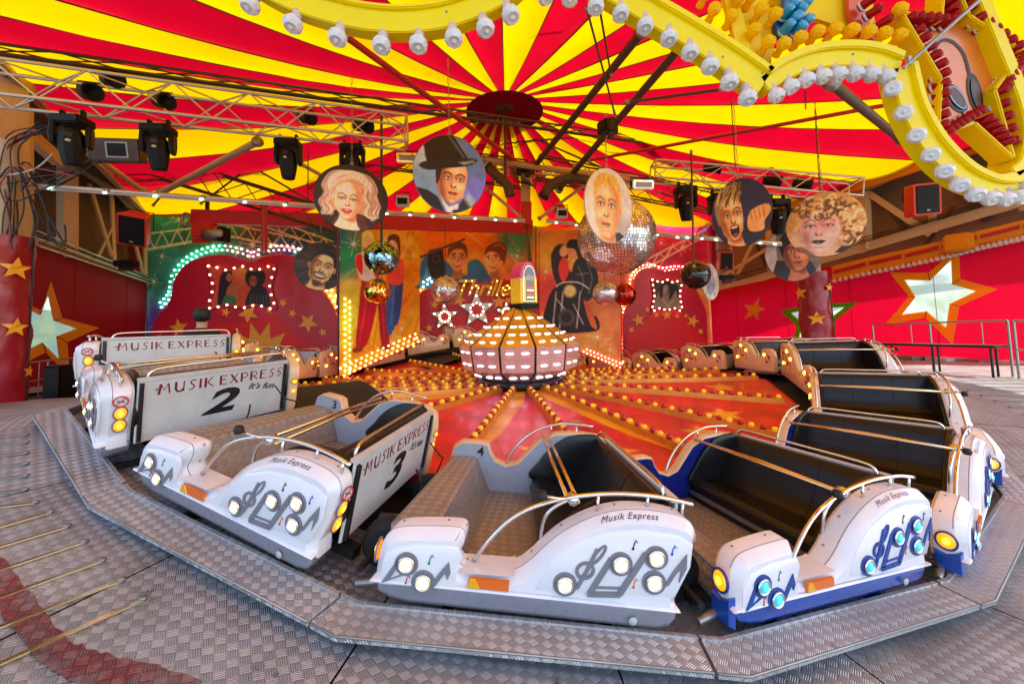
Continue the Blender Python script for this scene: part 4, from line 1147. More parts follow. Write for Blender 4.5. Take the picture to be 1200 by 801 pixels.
fig([(452, 300), (470, 298), (472, 330), (455, 331)], (206, 60, 50)); cv.stroke([(452, 302), (446, 286), (458, 275), (466, 277)], 4, (226, 160, 100), smooth=True); cv.stroke([(470, 302), (476, 288), (470, 276), (460, 276)], 4, (216, 146, 90), smooth=True)
cv.ell(460, 287, 6, 8, (222, 160, 110)); cv.poly([(454, 290), (454, 278), (461, 274), (468, 279), (468, 300), (464, 284), (457, 282)], (70, 36, 20), smooth=True)
def mini_face(cx, cy, s, skin, hair, tilt=0.0, smile=True, glasses=False, side=1):
    P = lambda x, y: (cx + s * (x * math.cos(tilt) - y * math.sin(tilt)), cy + s * (x * math.sin(tilt) + y * math.cos(tilt)))
    dk = tuple(int(k * .62) for k in skin); lt = tuple(min(255, int(k * 1.12 + 14)) for k in skin)
    cv.poly([P(-.2, .5), P(.35, .5), P(.45, 1.5), P(-.35, 1.5)], dk, smooth=False)
    cv.poly([P(*q) for q in ((-.62, -.5), (0, -.92), (.62, -.5), (.62, .2), (.38, .75), (0, .98), (-.38, .75), (-.62, .2))], skin, smooth=True)
    cv.poly([P(*q) for q in ((.2 * side, -.6), (.62 * side, -.4), (.6 * side, .3), (.3 * side, .85), (.35 * side, .2))], dk, soft=s * .3, al=.6)
    cv.ell(*P(-.3 * side, .25), s * .22, s * .18, lt, soft=s * .3, al=.8)
    for k in (-1, 1):
        cv.stroke([P(k * .42, -.26), P(k * .16, -.3)], s * .10, hair); cv.ell(*P(k * .29, -.08), s * .14, s * .07, (245, 235, 225)); cv.ell(*P(k * .29, -.08), s * .07, s * .075, (30, 20, 16))
        if glasses: cv.stroke([P(k * .5, -.1), P(k * .45, .08), P(k * .2, .1), P(k * .12, -.08), P(k * .3, -.18), P(k * .5, -.1)], s * .05, (60, 50, 50))
    cv.stroke([P(.02, -.1), P(.1 * side, .22), P(-.04, .26)], s * .07, dk)
    if smile:
        cv.poly([P(-.3, .42), P(0, .46), P(.32, .4), (P(.15, .66)), P(-.1, .66)], (150, 40, 40), smooth=True); cv.poly([P(-.22, .46), P(.24, .44), P(.12, .55), P(-.1, .56)], (250, 245, 240))
    else: cv.stroke([P(-.2, .5), P(.22, .48)], s * .1, (160, 70, 60))
    return P
# photographer in blue, laughing woman
cv.poly([(492, 330), (494, 306), (510, 298), (545, 322), (548, 308), (560, 304), (572, 320), (572, 336), (492, 338)], (28, 92, 142), smooth=True)
cv.stroke([(498, 325), (504, 308), (520, 305)], 4, (70, 150, 190), soft=4, al=.7)
P = mini_face(536, 302, 16, (222, 140, 80), (60, 36, 22), .05, True, True, 1)
cv.poly([P(*q) for q in ((-.66, .0), (-.7, -.6), (-.3, -1.1), (.3, -1.15), (.7, -.7), (.68, .1), (.55, -.35), (.3, -.62), (-.2, -.6), (-.55, -.3))], (84, 50, 26), smooth=True)
cv.poly([(502, 296), (519, 292), (522, 318), (520, 328), (506, 326), (501, 312)], (22, 16, 18)); cv.ell(511, 303, 5, 5, (60, 50, 60)); cv.ell(511, 303, 3, 3, (12, 10, 14)); cv.stroke([(503, 294), (518, 291)], 3, (70, 50, 44))
P = mini_face(577, 304, 15, (226, 146, 92), (70, 36, 24), -.12, True, False, 1)
cv.poly([P(*q) for q in ((-.62, -.35), (-.4, -.95), (.1, -1.25), (.8, -1.35), (1.25, -.9), (1.1, -.1), (.8, .5), (.62, .2), (.5, -.4), (0, -.62), (-.4, -.5))], (92, 44, 26), smooth=True)
cv.stroke([P(.2, -1.0), P(.7, -1.1), P(1.0, -.7)], 1.5, (170, 96, 50), al=.8, smooth=True); cv.ell(*P(.72, .3), 1.3, 1.8, (255, 240, 210))
# motorcycle couple
cv.poly([(646, 300), (652, 288), (662, 287), (666, 300), (662, 312), (672, 322), (664, 336), (654, 334), (648, 320)], (34, 18, 20), smooth=True)
cv.poly([(657, 305), (664, 302), (667, 318), (660, 330), (655, 318)], (206, 40, 40), smooth=True)
cv.ell(661, 294, 5, 7, (226, 150, 110), rot=.3); cv.ell(671, 296, 6, 8, (200, 124, 84), rot=-.3); cv.poly([(664, 290), (668, 281), (680, 282), (683, 294), (678, 302), (674, 292)], (18, 12, 12), smooth=True)
cv.poly([(674, 306), (686, 300), (698, 312), (701, 335), (690, 352), (674, 350), (670, 326)], (24, 22, 24), smooth=True)
for a in (((678, 312), (684, 330), (680, 346)), ((688, 308), (694, 326), (690, 344)), ((676, 322), (690, 320))): cv.stroke(a, 1.3, (110, 112, 116), al=.8, smooth=True)
cv.poly([(640, 386), (642, 352), (652, 335), (668, 330), (682, 344), (690, 366), (700, 372), (698, 388)], (20, 17, 18), smooth=True)
cv.ell(668, 341, 8, 8, (120, 110, 96)); cv.ell(668, 341, 6.2, 6.2, (246, 190, 90)); cv.ell(667, 339, 2.5, 2.5, (255, 240, 190))
cv.stroke([(652, 336), (660, 331), (678, 331), (690, 338)], 1.6, (180, 180, 176), smooth=True)
for x in (648, 656, 676): cv.stroke([(x + 4, 342), (x, 384)], 1.8, (150, 150, 150), al=.9)
cv.ell(664, 372, 10, 10, (60, 56, 56)); cv.ell(664, 372, 6, 6, (22, 20, 20)); cv.poly([(684, 352), (692, 360), (700, 384), (692, 380)], (206, 80, 40), smooth=True)
for a in ((652, 350, 662, 362), (672, 356, 684, 380)): cv.stroke([a[:2], a[2:]], 1.2, (196, 196, 190), al=.8)
cv.c = np.clip(cv.c * 1.38, 0, 1); cv.noise(.10, 26, 9)
mural = thing('painted_back_wall', 'airbrushed orange, teal and purple back wall painted with dancers, a photographer and a motorcycle couple', 'painted wall', (WLp.x, WLp.y, 0))
link('mural_print', grid_print(cv, 1.15, lambda x, y: wl(x, y), M_printm), mural)
link('wall_board', mesh_from([wl(120, 190, -.06), wl(840, 190, -.06), wl(840, 470, -.06), wl(120, 470, -.06)], [(0, 1, 2, 3)], M_maroon), mural)
def inner_panel(label, pa, pb, top, bottom, borders):
    P, Q = W(pa[0], 380, pa[1]), W(pb[0], 380, pb[1]); d = Q - P; d.z = 0; d.normalize(); N = Vector((d.y, -d.x, 0))
    f3 = lambda x, y, off=0.0: hit(x, y, P, N, off)
    t = thing('painted_panel', label, 'painted wall', P * 1.0)
    bx, by = [q[0] for q in bottom], [q[1] for q in bottom]
    link('panel_print', grid_print(cv, .9, lambda x, y: f3(x, y, .012), M_printm, lambda x, y: pa[0] < x < pb[0] and y > np.interp(x, [pa[0], pb[0]], top) and y < np.interp(x, bx, by) - .5), t)
    pl = [(pa[0], top[0])] + [(pb[0], top[1])] + [(q[0], q[1] + .6) for q in bottom[::-1]]
    poly = [((f3(*q) - P).dot(d), f3(*q).z) for q in pl]
    link('board', loft_prism(poly, [(-.06, 0), (.008, 0)], M_maroon, lambda u, v, dd: P + d * u + Vector((0, 0, v - P.z)) + N * dd, 30), t)
    for path, sp, rows, gap, mt in borders: bulbs_along(path, sp, .02, t, mt, rows, gap, wp=f3, bs=.5)
    beam('edge_strip', f3(pa[0], np.interp(pa[0], bx, by)), f3(pa[0], top[0]), .03, .03, M_dark, t)
    return t
INNER = []
for x in (172, 395, 489, 628, 728):
    beam('panel_joint', wl(x, 440, .01), wl(x, 250 if x < 600 else 262, .01), .03, .02, M_dark, mural)

# ------------------------------------------------------------------ scalloped booths with rows of lamps
def wprism(pts, off, th, mat, bev=.02):
    P0 = [wl(*p) for p in pts]
    poly = [((p - WLp).dot(wdir), p.z) for p in P0]
    return loft_prism(poly, [(off + th, bev), (off + th - .02, 0), (off, 0)], mat, lambda u, v, d: WLp + wdir * u + Vector((0, 0, v - WLp.z)) + WN * d, 40)
def wflat(polys, off, mat):
    out = []
    for pts in polys: out.append([((wl(*p) - WLp).dot(wdir), wl(*p).z) for p in pts])
    return flat(out, lambda u, v: WLp + wdir * u + Vector((0, 0, v - WLp.z)) + WN * off, mat)
small_b = {m.name: lathe([(.03, 0), (.036, .022), (.022, .045), (0, .052)], m, 8) for m in (M_blit, M_blitg, M_blitp)}
def bulbs_along(path, sp, off, parent, mats, rows=1, gap=5, name='bulb', bs=.85, wp=None):
    C = [np.array(p, float) for p in path]
    L = [0]
    for i in range(1, len(C)): L.append(L[-1] + np.linalg.norm(C[i] - C[i - 1]))
    n = max(2, int(L[-1] / sp)); k = 0
    for r_ in range(rows):
        for i in range(n + 1):
            s = L[-1] * min(1, (i + .5 * (r_ % 2)) / n); j = min(len(C) - 2, max(0, int(np.searchsorted(L, s)) - 1))
            t = (s - L[j]) / (L[j + 1] - L[j] + 1e-9); p = C[j] * (1 - t) + C[j + 1] * t
            d = C[j + 1] - C[j]; nn = np.array((-d[1], d[0])) / (np.linalg.norm(d) + 1e-9); p = p + nn * gap * r_
            mt = mats(p) if callable(mats) else mats
            link(name, small_b[mt.name], parent, aim((wp or wl)(p[0], p[1], off), WN, bs)); k += 1
def wstar(cx, cy, r, rot=0): return [(x, y) for x, y in star2d(cx, cy, r, rot + math.pi, .42)]
LB = [(178, 470), (178, 420), (180, 398), (188, 372), (203, 352), (207, 330), (220, 311), (240, 302), (262, 299), (284, 303), (296, 307), (312, 301), (335, 299), (356, 305), (368, 318), (376, 336), (388, 352), (396, 370), (399, 395), (399, 470)]
LBs = [tuple(p) for p in cr(LB, 3)]
booth = thing('scalloped_booth', 'large maroon scalloped booth front on the left, edged with green, white and red lamps', 'booth front', (WLp.x + 2, WLp.y + 1, 0))
bd = link('red_board', wprism(LBs, .02, .16, M_maroon), booth)
lower = [(182, 470), (205, 440), (228, 418), (246, 398), (258, 382), (300, 376), (324, 370), (340, 386), (362, 402), (392, 412), (396, 470)]
link('lower_curtain', wprism([tuple(p) for p in cr(lower[1:-1], 3)] + [(396, 470), (182, 470)], .185, .03, M_redb, .0), booth)
for s in ((214, 384, 11.5), (294, 367, 12.5), (363, 378, 12), (235, 371, 5), (268, 366, 5.5), (334, 355, 5.5), (345, 367, 5.5), (380, 389, 5.5), (192, 395, 5), (318, 363, 4)):
    link('gold_star', wflat([wstar(s[0], s[1], s[2], s[0] * .13)], .193, M_gold), booth)
bst = []
for i in range(13):
    a = -math.pi - .12 + (math.pi + .24) * i / 12
    rr = 39 if i % 2 == 1 else 23
    bst.append((308 + rr * math.cos(a), 417 + rr * 1.05 * math.sin(a)))
link('yellow_burst', wflat([bst + [(335, 440), (281, 440)]], .222, M_goldy), booth)
def lampmat(p):
    if p[0] < 262 and p[1] < 390: return M_blitg
    if p[0] < 375 and p[1] < 330: return M_blitp if random.random() < .6 else M_blit
    return M_blit
bulbs_along(cr([(190, 360), (203, 345), (207, 324), (222, 306), (242, 296), (262, 293), (284, 297), (296, 301), (312, 295), (335, 293), (352, 297)], 4), 6.2, .03, booth, lampmat, 2, -5)
bulbs_along(cr([(383, 340), (391, 352), (398, 366)], 4), 6.2, .03, booth, M_blit, 2, -5)
def framed(cx, cy, wd, ht, paint, label_part, parent, res=2.0, n=22):
    """small picture with a wavy lamp-studded frame"""
    out = [(cx - wd, cy - ht), (cx - wd * .45, cy - ht * .8), (cx, cy - ht), (cx + wd * .45, cy - ht * .8), (cx + wd, cy - ht), (cx + wd * .86, cy), (cx + wd, cy + ht), (cx + wd * .45, cy + ht * .85), (cx, cy + ht), (cx - wd * .45, cy + ht * .85), (cx - wd, cy + ht), (cx - wd * .86, cy)]
    o2 = [tuple(p) for p in cr(out, 3, True)]
    link('wavy_frame', wprism(o2, .19, .05, pm('frame_pink_%d' % int(cx), S(170, 40, 80), .4, var=.2)), parent)
    c2 = Cv(cx - wd, cy - ht, cx + wd, cy + ht, res); paint(c2)
    inn = [(cx + (x - cx) * .82, cy + (y - cy) * .86) for x, y in o2]
    def inside(x, y):
        r = False
        for i in range(len(inn)):
            a, b = inn[i - 1], inn[i]
            if (a[1] > y) != (b[1] > y) and x < a[0] + (y - a[1]) / (b[1] - a[1]) * (b[0] - a[0]): r = not r
        return r
    link('picture_print', grid_print(c2, .8, lambda x, y: wl(x, y, .245), M_print, inside), parent)
    bulbs_along([(cx + (x - cx) * .92, cy + (y - cy) * .93) for x, y in o2 + o2[:1]], (wd + ht) * 4 / n * .82, .24, parent, M_blit)
def couple(c):
    c.grad([(260, 325, (230, 80, 60), 30), (287, 318, (240, 150, 60), 16), (285, 350, (220, 90, 40), 20), (318, 330, (200, 60, 60), 20)])
    c.poly([(258, 362), (262, 338), (270, 326), (278, 336), (284, 345), (276, 362)], (196, 120, 80), smooth=True); c.poly([(260, 360), (262, 330), (266, 320), (275, 318), (276, 330), (270, 340), (268, 362)], (26, 14, 14), smooth=True)
    c.poly([(262, 362), (268, 346), (280, 348), (282, 362)], (60, 130, 90)); c.stroke([(276, 340), (288, 334)], 2.4, (200, 130, 90)); c.ell(273, 326, 3.5, 5, (190, 120, 84))
    c.poly([(293, 362), (296, 342), (306, 334), (318, 342), (324, 362)], (24, 22, 28), smooth=True); c.ell(303, 327, 9.5, 11, (20, 12, 12)); [c.ell(303 + 9 * math.cos(q), 326 + 10 * math.sin(q), 3, 3, (24, 14, 12)) for q in np.linspace(0, 6.28, 14)]; c.ell(300.5, 330, 4.5, 6.5, (170, 100, 70)); c.ell(299, 329, .8, .8, (20, 10, 10)); c.ell(303, 329, .8, .8, (20, 10, 10))
    for k in range(7): c.stroke([(298 + k * 3.4, 346), (297 + k * 4, 358)], .8, (150, 150, 160), al=.7)
framed(287, 337, 41, 26, couple, 'couple', booth)

inner_panel('painted panel of two dancers in red trousers and jeans, slanting lamps below', (397, 8.9), (492, 11.3), (268, 270), [(397, 444), (440, 424), (492, 401)], [([(404, 350), (404, 434)], 7, 2, -5.4, M_blit), ([(403, 440), (440, 422), (490, 400)], 6.4, 3, -4.8, M_blit)])
inner_panel('painted panel of a leather-clad couple on a black motorcycle, right of the dome', (632, 12.0), (728, 10.6), (272, 268), [(632, 402), (684, 414), (728, 434)], [([(684, 412), (727, 430)], 4.6, 2, -4.2, M_blitp)])
# central arch, lit lettering, lit stars
cent = thing('central_arch', 'central maroon arch with a white lamp border on its left side and gold stars', 'booth front', (wl(560, 380).x, wl(560, 380).y, 0))
CB = [(490, 400), (490, 360), (492, 345), (503, 338), (520, 336), (545, 334), (575, 330), (620, 328), (640, 340), (645, 400)]
link('red_board', wprism([tuple(p) for p in cr(CB, 3)] + [], .02, .12, M_maroon), cent)
link('red_panel', wprism([(520, 372), (560, 368), (640, 366), (640, 398), (520, 398)], .145, .02, M_redb, 0), cent)
for s in ((509, 357, 5.5), (503, 384, 5), (584, 354, 9), (595, 352, 5), (570, 358, 5), (538, 352, 8)): link('gold_star', wflat([wstar(s[0], s[1], s[2], s[0] * .17)], .15, M_gold), cent)
bulbs_along([(487, 396), (487, 345), (496, 336), (506, 330)], 5.6, .03, cent, lambda p: M_blitp if 355 < p[1] < 380 else M_blit, 2, -4.5)
sgn = thing('lit_lettering', 'yellow script lettering set with white lamps above three lit stars', 'lit sign', (wl(572, 345).x, wl(572, 345).y, wl(572, 345).z))
ST = [[(536, 334), (541, 327), (556, 326), (572, 329)], [(556, 327), (551, 338), (545, 346)], [(562, 328), (557, 340), (554, 346), (558, 340), (563, 338), (562, 346)], [(569, 338), (567, 346)], [(575, 336), (572, 346)], [(584, 328), (580, 338), (578, 346)], [(591, 328), (587, 338), (585, 346)], [(595, 342), (601, 338), (597, 337), (593, 343), (597, 346), (602, 344)], [(607, 337), (605, 346), (607, 340), (612, 337)]]
def wfn(u, v, d): return wl(u, v, .17 + d)
def sign_word(off, sz, mat, dep):
    me = text_mesh('Thriller', sz, mat, shear=.35, offset=off, align='LEFT', spacing=.94); x0 = min(v.co.x for v in me.vertices)
    pts = [(537 + (v.co.x - x0) * 1.0 - off * 26 * 0, 338.5 - v.co.y * 1.0) for v in me.vertices]
    for v, p in zip(me.vertices, pts): v.co = wfn(p[0], p[1], dep)
    return me, pts
me, PT = sign_word(.018 * 22, 26, M_sign, .03); link('lettering', me, sgn)
me2, _ = sign_word(.05 * 22, 26, M_maroon, .012); link('letter_backing', me2, sgn)
TR = []
for p in me.polygons:
    iv = list(p.vertices)
    for k in range(1, len(iv) - 1): TR.append([np.array(PT[iv[0]]), np.array(PT[iv[k]]), np.array(PT[iv[k + 1]])])
def inword(x, y):
    for a, b, c_ in TR:
        d1 = (x - b[0]) * (a[1] - b[1]) - (a[0] - b[0]) * (y - b[1]); d2 = (x - c_[0]) * (b[1] - c_[1]) - (b[0] - c_[0]) * (y - c_[1]); d3 = (x - a[0]) * (c_[1] - a[1]) - (c_[0] - a[0]) * (y - a[1])
        if not ((d1 < 0 or d2 < 0 or d3 < 0) and (d1 > 0 or d2 > 0 or d3 > 0)): return True
    return False
for j in range(9):
    for i in range(40):
        x, y = 536 + i * 2.4, 327 + j * 2.7
        if (i + 2 * j) % 3 == 0 and inword(x, y) and inword(x - .9, y) and inword(x + .9, y): link('bulb', small_b[M_blit.name], sgn, aim(wfn(x, y, .03), WN, .40))
M_silver = pm('star_silver', S(186, 180, 180), .3, .6, var=.2)
for i, (cx, cy, r) in enumerate(((521, 371, 17), (558, 363, 22), (592, 366, 13))):
    c = wl(cx, cy, .3)
    t = thing('lit_star', ('small lit star left of the middle one, with white lamps on grey points', 'largest lit star in the middle, under the yellow lettering', 'small lit star half hidden behind the top of the dome')[i], 'lit star', c)
    o = wstar(cx, cy, r, .05); n_ = wstar(cx, cy, r * .5, .05)
    link('star_body', wprism(o, .26, .08, M_silver, .01), t)
    link('star_centre', wflat([n_], .345, M_maroon), t)
    for k in range(10):
        for q in (.35, .72) if k % 2 == 0 else (.9,):
            p = (cx + (o[k][0] - cx) * q * (1 if k % 2 == 0 else .9), cy + (o[k][1] - cy) * q * (1 if k % 2 == 0 else .9))
            link('bulb', small_b[M_blit.name], t, aim(wl(p[0], p[1], .34), WN, .8))
    beam('bracket', wl(cx, cy, .05), wl(cx, cy, .27), .05, .05, M_dark, t)

# right booth
rb = thing('scalloped_booth', 'smaller maroon scalloped booth front on the right with one row of white lamps', 'booth front', (wl(778, 380).x, wl(778, 380).y, 0))
RBp = [(728, 470), (728, 400), (728, 372), (735, 352), (740, 340), (742, 326), (750, 316), (762, 314), (776, 318), (790, 316), (802, 317), (811, 326), (814, 342), (822, 358), (826, 380), (826, 470)]
link('red_board', wprism([tuple(p) for p in cr(RBp, 3)], .02, .16, M_maroon), rb)
link('lower_curtain', wprism([tuple(p) for p in cr([(731, 392), (745, 384), (757, 370), (764, 364)], 3)] + [tuple(p) for p in cr([(792, 364), (800, 372), (812, 388), (824, 400)], 3)] + [(824, 470), (731, 470)], .185, .03, M_redb, 0), rb)
for s in ((745, 375, 8), (778, 369, 6), (808, 376, 8), (755, 363, 4), (766, 369, 3.5), (790, 370, 3.5), (800, 370, 3), (737, 386, 4), (817, 388, 4)): link('gold_star', wflat([wstar(s[0], s[1], s[2], s[0] * .11)], .225, M_gold), rb)
bulbs_along(cr([(724, 424), (725, 372), (731, 350), (737, 338), (739, 324), (748, 313), (762, 310), (776, 314), (790, 312), (804, 313)], 4), 4.6, .03, rb, M_blit, 2, 4)
def bw(c):
    c.grad([(765, 340, (60, 56, 56), 20), (790, 350, (120, 112, 104), 20), (778, 330, (30, 28, 30), 12)])
    c.poly([(764, 362), (767, 345), (774, 338), (778, 346), (782, 338), (790, 346), (793, 362)], (150, 140, 128), smooth=True); c.ell(775, 338, 4, 6, (176, 164, 150)); c.ell(784, 341, 4, 5.5, (130, 122, 114)); c.poly([(769, 345), (771, 332), (777, 330), (780, 334), (774, 336), (772, 350)], (22, 20, 22), smooth=True)
    c.poly([(781, 352), (781, 337), (786, 333), (791, 338), (790, 350), (788, 340)], (24, 22, 24), smooth=True); c.stroke([(772, 350), (778, 358), (786, 352)], 1.5, (210, 200, 186))
framed(778, 346, 18.5, 19, bw, 'bw', rb, 2.5, 20)
# ------------------------------------------------------------------ side walls: cloth with star windows
class Wall:
    def __init__(s, P, Q):
        s.P = P.copy(); s.d = Q - P; s.d.z = 0; s.d.normalize(); s.N = Vector((s.d.y, -s.d.x, 0))
        if (EYE - P).dot(s.N) < 0: s.N = -s.N
    def uv(s, px, py):
        h = hit(px, py, s.P, s.N); return ((h - s.P).dot(s.d), h.z)
    def fn(s, u, v, off=0.0): return Vector((s.P.x, s.P.y, 0)) + s.d * u + Vector((0, 0, v)) + s.N * off
    def px(s, pts): return [s.uv(*p) for p in pts]
def holed(outer, holes, fn, mat, smooth=False):
    polys = [[Vector((p[0], p[1], 0)) for p in q] for q in [outer] + holes]
    v = [fn(*p) for q in [outer] + holes for p in q]
    return mesh_from(v, [tuple(t) for t in tessellate_polygon(polys)], mat)
m = bpy.data.materials.new('clear_film'); m.use_nodes = True; t_ = m.node_tree; b_ = t_.nodes['Principled BSDF']
b_.inputs['Base Color'].default_value = (.6, .64, .62, 1); b_.inputs['Roughness'].default_value = .25
tr1 = t_.nodes.new('ShaderNodeBsdfTransparent'); tr1.inputs[0].default_value = (.7, .74, .7, 1); tl1 = t_.nodes.new('ShaderNodeBsdfTranslucent'); tl1.inputs[0].default_value = (.5, .54, .52, 1)
n1 = t_.nodes.new('ShaderNodeTexNoise'); n1.inputs['Scale'].default_value = 2.2; n1.inputs['Detail'].default_value = 8; tcx = t_.nodes.new('ShaderNodeTexCoord'); t_.links.new(tcx.outputs['Object'], n1.inputs['Vector'])
mr1 = t_.nodes.new('ShaderNodeMapRange'); mr1.inputs[1].default_value = .35; mr1.inputs[2].default_value = .65; mr1.inputs[3].default_value = .3; mr1.inputs[4].default_value = .85; t_.links.new(n1.outputs['Fac'], mr1.inputs[0])
a1 = t_.nodes.new('ShaderNodeMixShader'); t_.links.new(mr1.outputs[0], a1.inputs[0]); t_.links.new(tr1.outputs[0], a1.inputs[1]); t_.links.new(tl1.outputs[0], a1.inputs[2])
a2 = t_.nodes.new('ShaderNodeMixShader'); a2.inputs[0].default_value = .12; t_.links.new(a1.outputs[0], a2.inputs[1]); t_.links.new(b_.outputs[0], a2.inputs[2])
t_.links.new(a2.outputs[0], t_.nodes['Material Output'].inputs[0])
M_film = m
LW = Wall(W(20, 380, 8.8), W(172, 380, 13.0)); RW = Wall(W(1200, 360, 9.2), W(832, 360, 16.8))
def curtain(name, label, wall, top, s0, s1, zb, mat, stars, group=None):
    """stars: list of (outer px, window px, trim material)"""
    T = wall.px(top)
    t = thing(name, label, 'curtain wall', wall.fn(T[0][0], 0))
    outer = [(T[0][0], zb)] + T + [(T[-1][0], zb)]
    holes = [wall.px(w_) for o, w_, m_ in stars]
    # vertical cloth widths (each its own panel)
    link('cloth', holed(outer, holes, lambda u, v: wall.fn(u, v), mat), t)
    for o, w_, m_ in stars:
        O, I = wall.px(o), wall.px(w_)
        n = len(O)
        for k in range(n):
            q = [O[k - 1], O[k], I[k], I[k - 1]]
            link('star_trim', mesh_from([wall.fn(p[0], p[1], .012) for p in q], [(0, 1, 2, 3)], m_), t)
        for k in range(1, n, 2):
            sweep('trim_seam', [wall.fn(*O[k], .018), wall.fn(*I[k], .018)], .008, M_seam, t, 4)
        link('window_film', flat([I], lambda u, v: wall.fn(u, v, .002), M_film), t)
    umin, umax = min(p[0] for p in T), max(p[0] for p in T); u = umin + 1.2
    while u < umax - .4:
        zt = np.interp(u, *zip(*sorted([(p[0], p[1]) for p in T])))
        sweep('cloth_seam', [wall.fn(u, zb, .004), wall.fn(u, zt, .004)], .006, M_cur_d, t, 4); u += 1.9
    return t
def star_px(tips, ratio=.42):
    """five tips in order -> ten outline points; notches sit between neighbours, pulled to the middle"""
    c = np.mean(np.array(tips, float), axis=0); out = []
    for i in range(5):
        a, b = np.array(tips[i], float), np.array(tips[(i + 1) % 5], float)
        out += [tuple(a), tuple(c + ((a + b) / 2 - c) * ratio * 1.236)]
    return out
lt_o = star_px([(59, 329), (116, 384), (82, 444), (14, 432), (18, 350)], .40); lt_i = star_px([(56, 346), (90, 385), (69, 421), (22, 415), (24, 358)], .40)
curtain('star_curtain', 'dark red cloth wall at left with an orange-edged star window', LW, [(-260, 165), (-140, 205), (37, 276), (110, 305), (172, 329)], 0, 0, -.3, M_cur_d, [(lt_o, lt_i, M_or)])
ro = [(1124, 288), (1125.5, 327), (1169.5, 338.7), (1124.5, 358.5), (1116.5, 404), (1084.5, 372), (1037, 380.5), (1065.5, 347.5), (1042.6, 319), (1088, 320)]
ri = [(1115, 304), (1116, 333), (1144, 341), (1113, 356), (1109, 383.5), (1086, 364.5), (1057, 368.4), (1073, 348), (1059.7, 327.7), (1090, 328.5)]
ri = [tuple(np.array(q) * .99 + np.array((1097, 344)) * .01) for q in ri]
go = star_px([(949, 338), (1006, 354), (980, 398), (928, 408), (914, 364)], .52); gi = [tuple(np.array(q) * .68 + np.array((955, 372)) * .32) for q in go]
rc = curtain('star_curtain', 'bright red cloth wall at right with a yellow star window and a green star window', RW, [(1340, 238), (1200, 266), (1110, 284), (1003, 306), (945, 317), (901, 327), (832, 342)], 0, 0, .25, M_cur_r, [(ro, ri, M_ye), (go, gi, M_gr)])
st1 = star_px([(890, 350), (896, 360), (889, 374), (872, 374), (872, 358)], .4)
link('printed_star', flat([RW.px(star_px([(890, 348), (897, 362), (889, 375), (872, 374), (872, 357)], .42))], lambda u, v: RW.fn(u, v, .006), M_or), rc)
link('printed_star', flat([RW.px(star_px([(885, 357), (889, 364), (886, 370), (880, 369), (880, 361)], .42))], lambda u, v: RW.fn(u, v, .01), M_ye), rc)
# added white and grey boxes imitate the daylight gap under the right cloth
for i in range(5):
    u = RW.uv(1190 - i * 38, 430)[0]
    boxat('daylight_gap_box', RW.fn(u, .38, .25), (.55, .5, .3), (M_board, M_steel)[i % 2], rc)

def column(px, py0, py1, d, r, label, stars):
    a, b = W(px, py1, d), W(px, py0, d); zb = deck_z(a.x, a.y) - .1
    t = thing('wrapped_column', label, 'column', (a.x, a.y, zb))
    n, mm = 26, 22; v, f = [], []
    rs = np.random.RandomState(int(px) + 50)
    ph = rs.rand(6) * 6.28
    for j in range(mm + 1):
        z = zb + (b.z - zb) * j / mm
        for k in range(n):
            an = 2 * math.pi * k / n
            rr = r * (1 + .035 * math.sin(an * 3 + z * 5 + ph[0]) + .03 * math.sin(an * 5 - z * 9 + ph[1]) + .02 * math.sin(z * 14 + an * 2 + ph[2]))
            v.append((a.x + rr * math.cos(an), a.y + rr * math.sin(an), z))
    for j in range(mm):
        for k in range(n): f.append((j * n + k, j * n + (k + 1) % n, (j + 1) * n + (k + 1) % n, (j + 1) * n + k))
    link('cloth_wrap', mesh_from(v, f, M_colred, True), t)
    for (sx, sy, sr) in stars:
        po = star2d(0, 0, sr, .15 * sx, .42); cen = math.atan2(EYE.y - a.y, EYE.x - a.x)
        zc_ = W(px, sy, d - r).z
        vv = [(a.x + r * 1.12 * math.cos(cen + math.asin(max(-.9, min(.9, sx))) + p[0] / r), a.y + r * 1.12 * math.sin(cen + math.asin(max(-.9, min(.9, sx))) + p[0] / r), zc_ + p[1]) for p in po]
        q = [Vector((p[0], p[1], 0)) for p in po]
        link('gold_star', mesh_from(vv, [tuple(x) for x in tessellate_polygon([q])], M_gold), t)
    tube('steel_core', (a.x, a.y, b.z), (a.x, a.y, b.z + 1.6), r * .5, M_beige, t)
    link('lacing', sweep_mesh([(a.x + r * 1.05 * math.cos(cen + 1.1), a.y + r * 1.05 * math.sin(cen + 1.1), zb + (b.z - zb) * k / 12) for k in range(13)], .012, M_cable, 5), t)
    return t
column(-10, 278, 490, 6.3, .36, 'column at the left edge wrapped in dark red cloth with orange stars', [(.42, 312, .19), (.48, 384, .16), (.88, 440, .11)])
column(961, 319, 436, 10.6, .37, 'column on the right wrapped in dark red cloth, in front of the green star', [(-.75, 342, .2), (.05, 373, .2), (.8, 337, .12)])

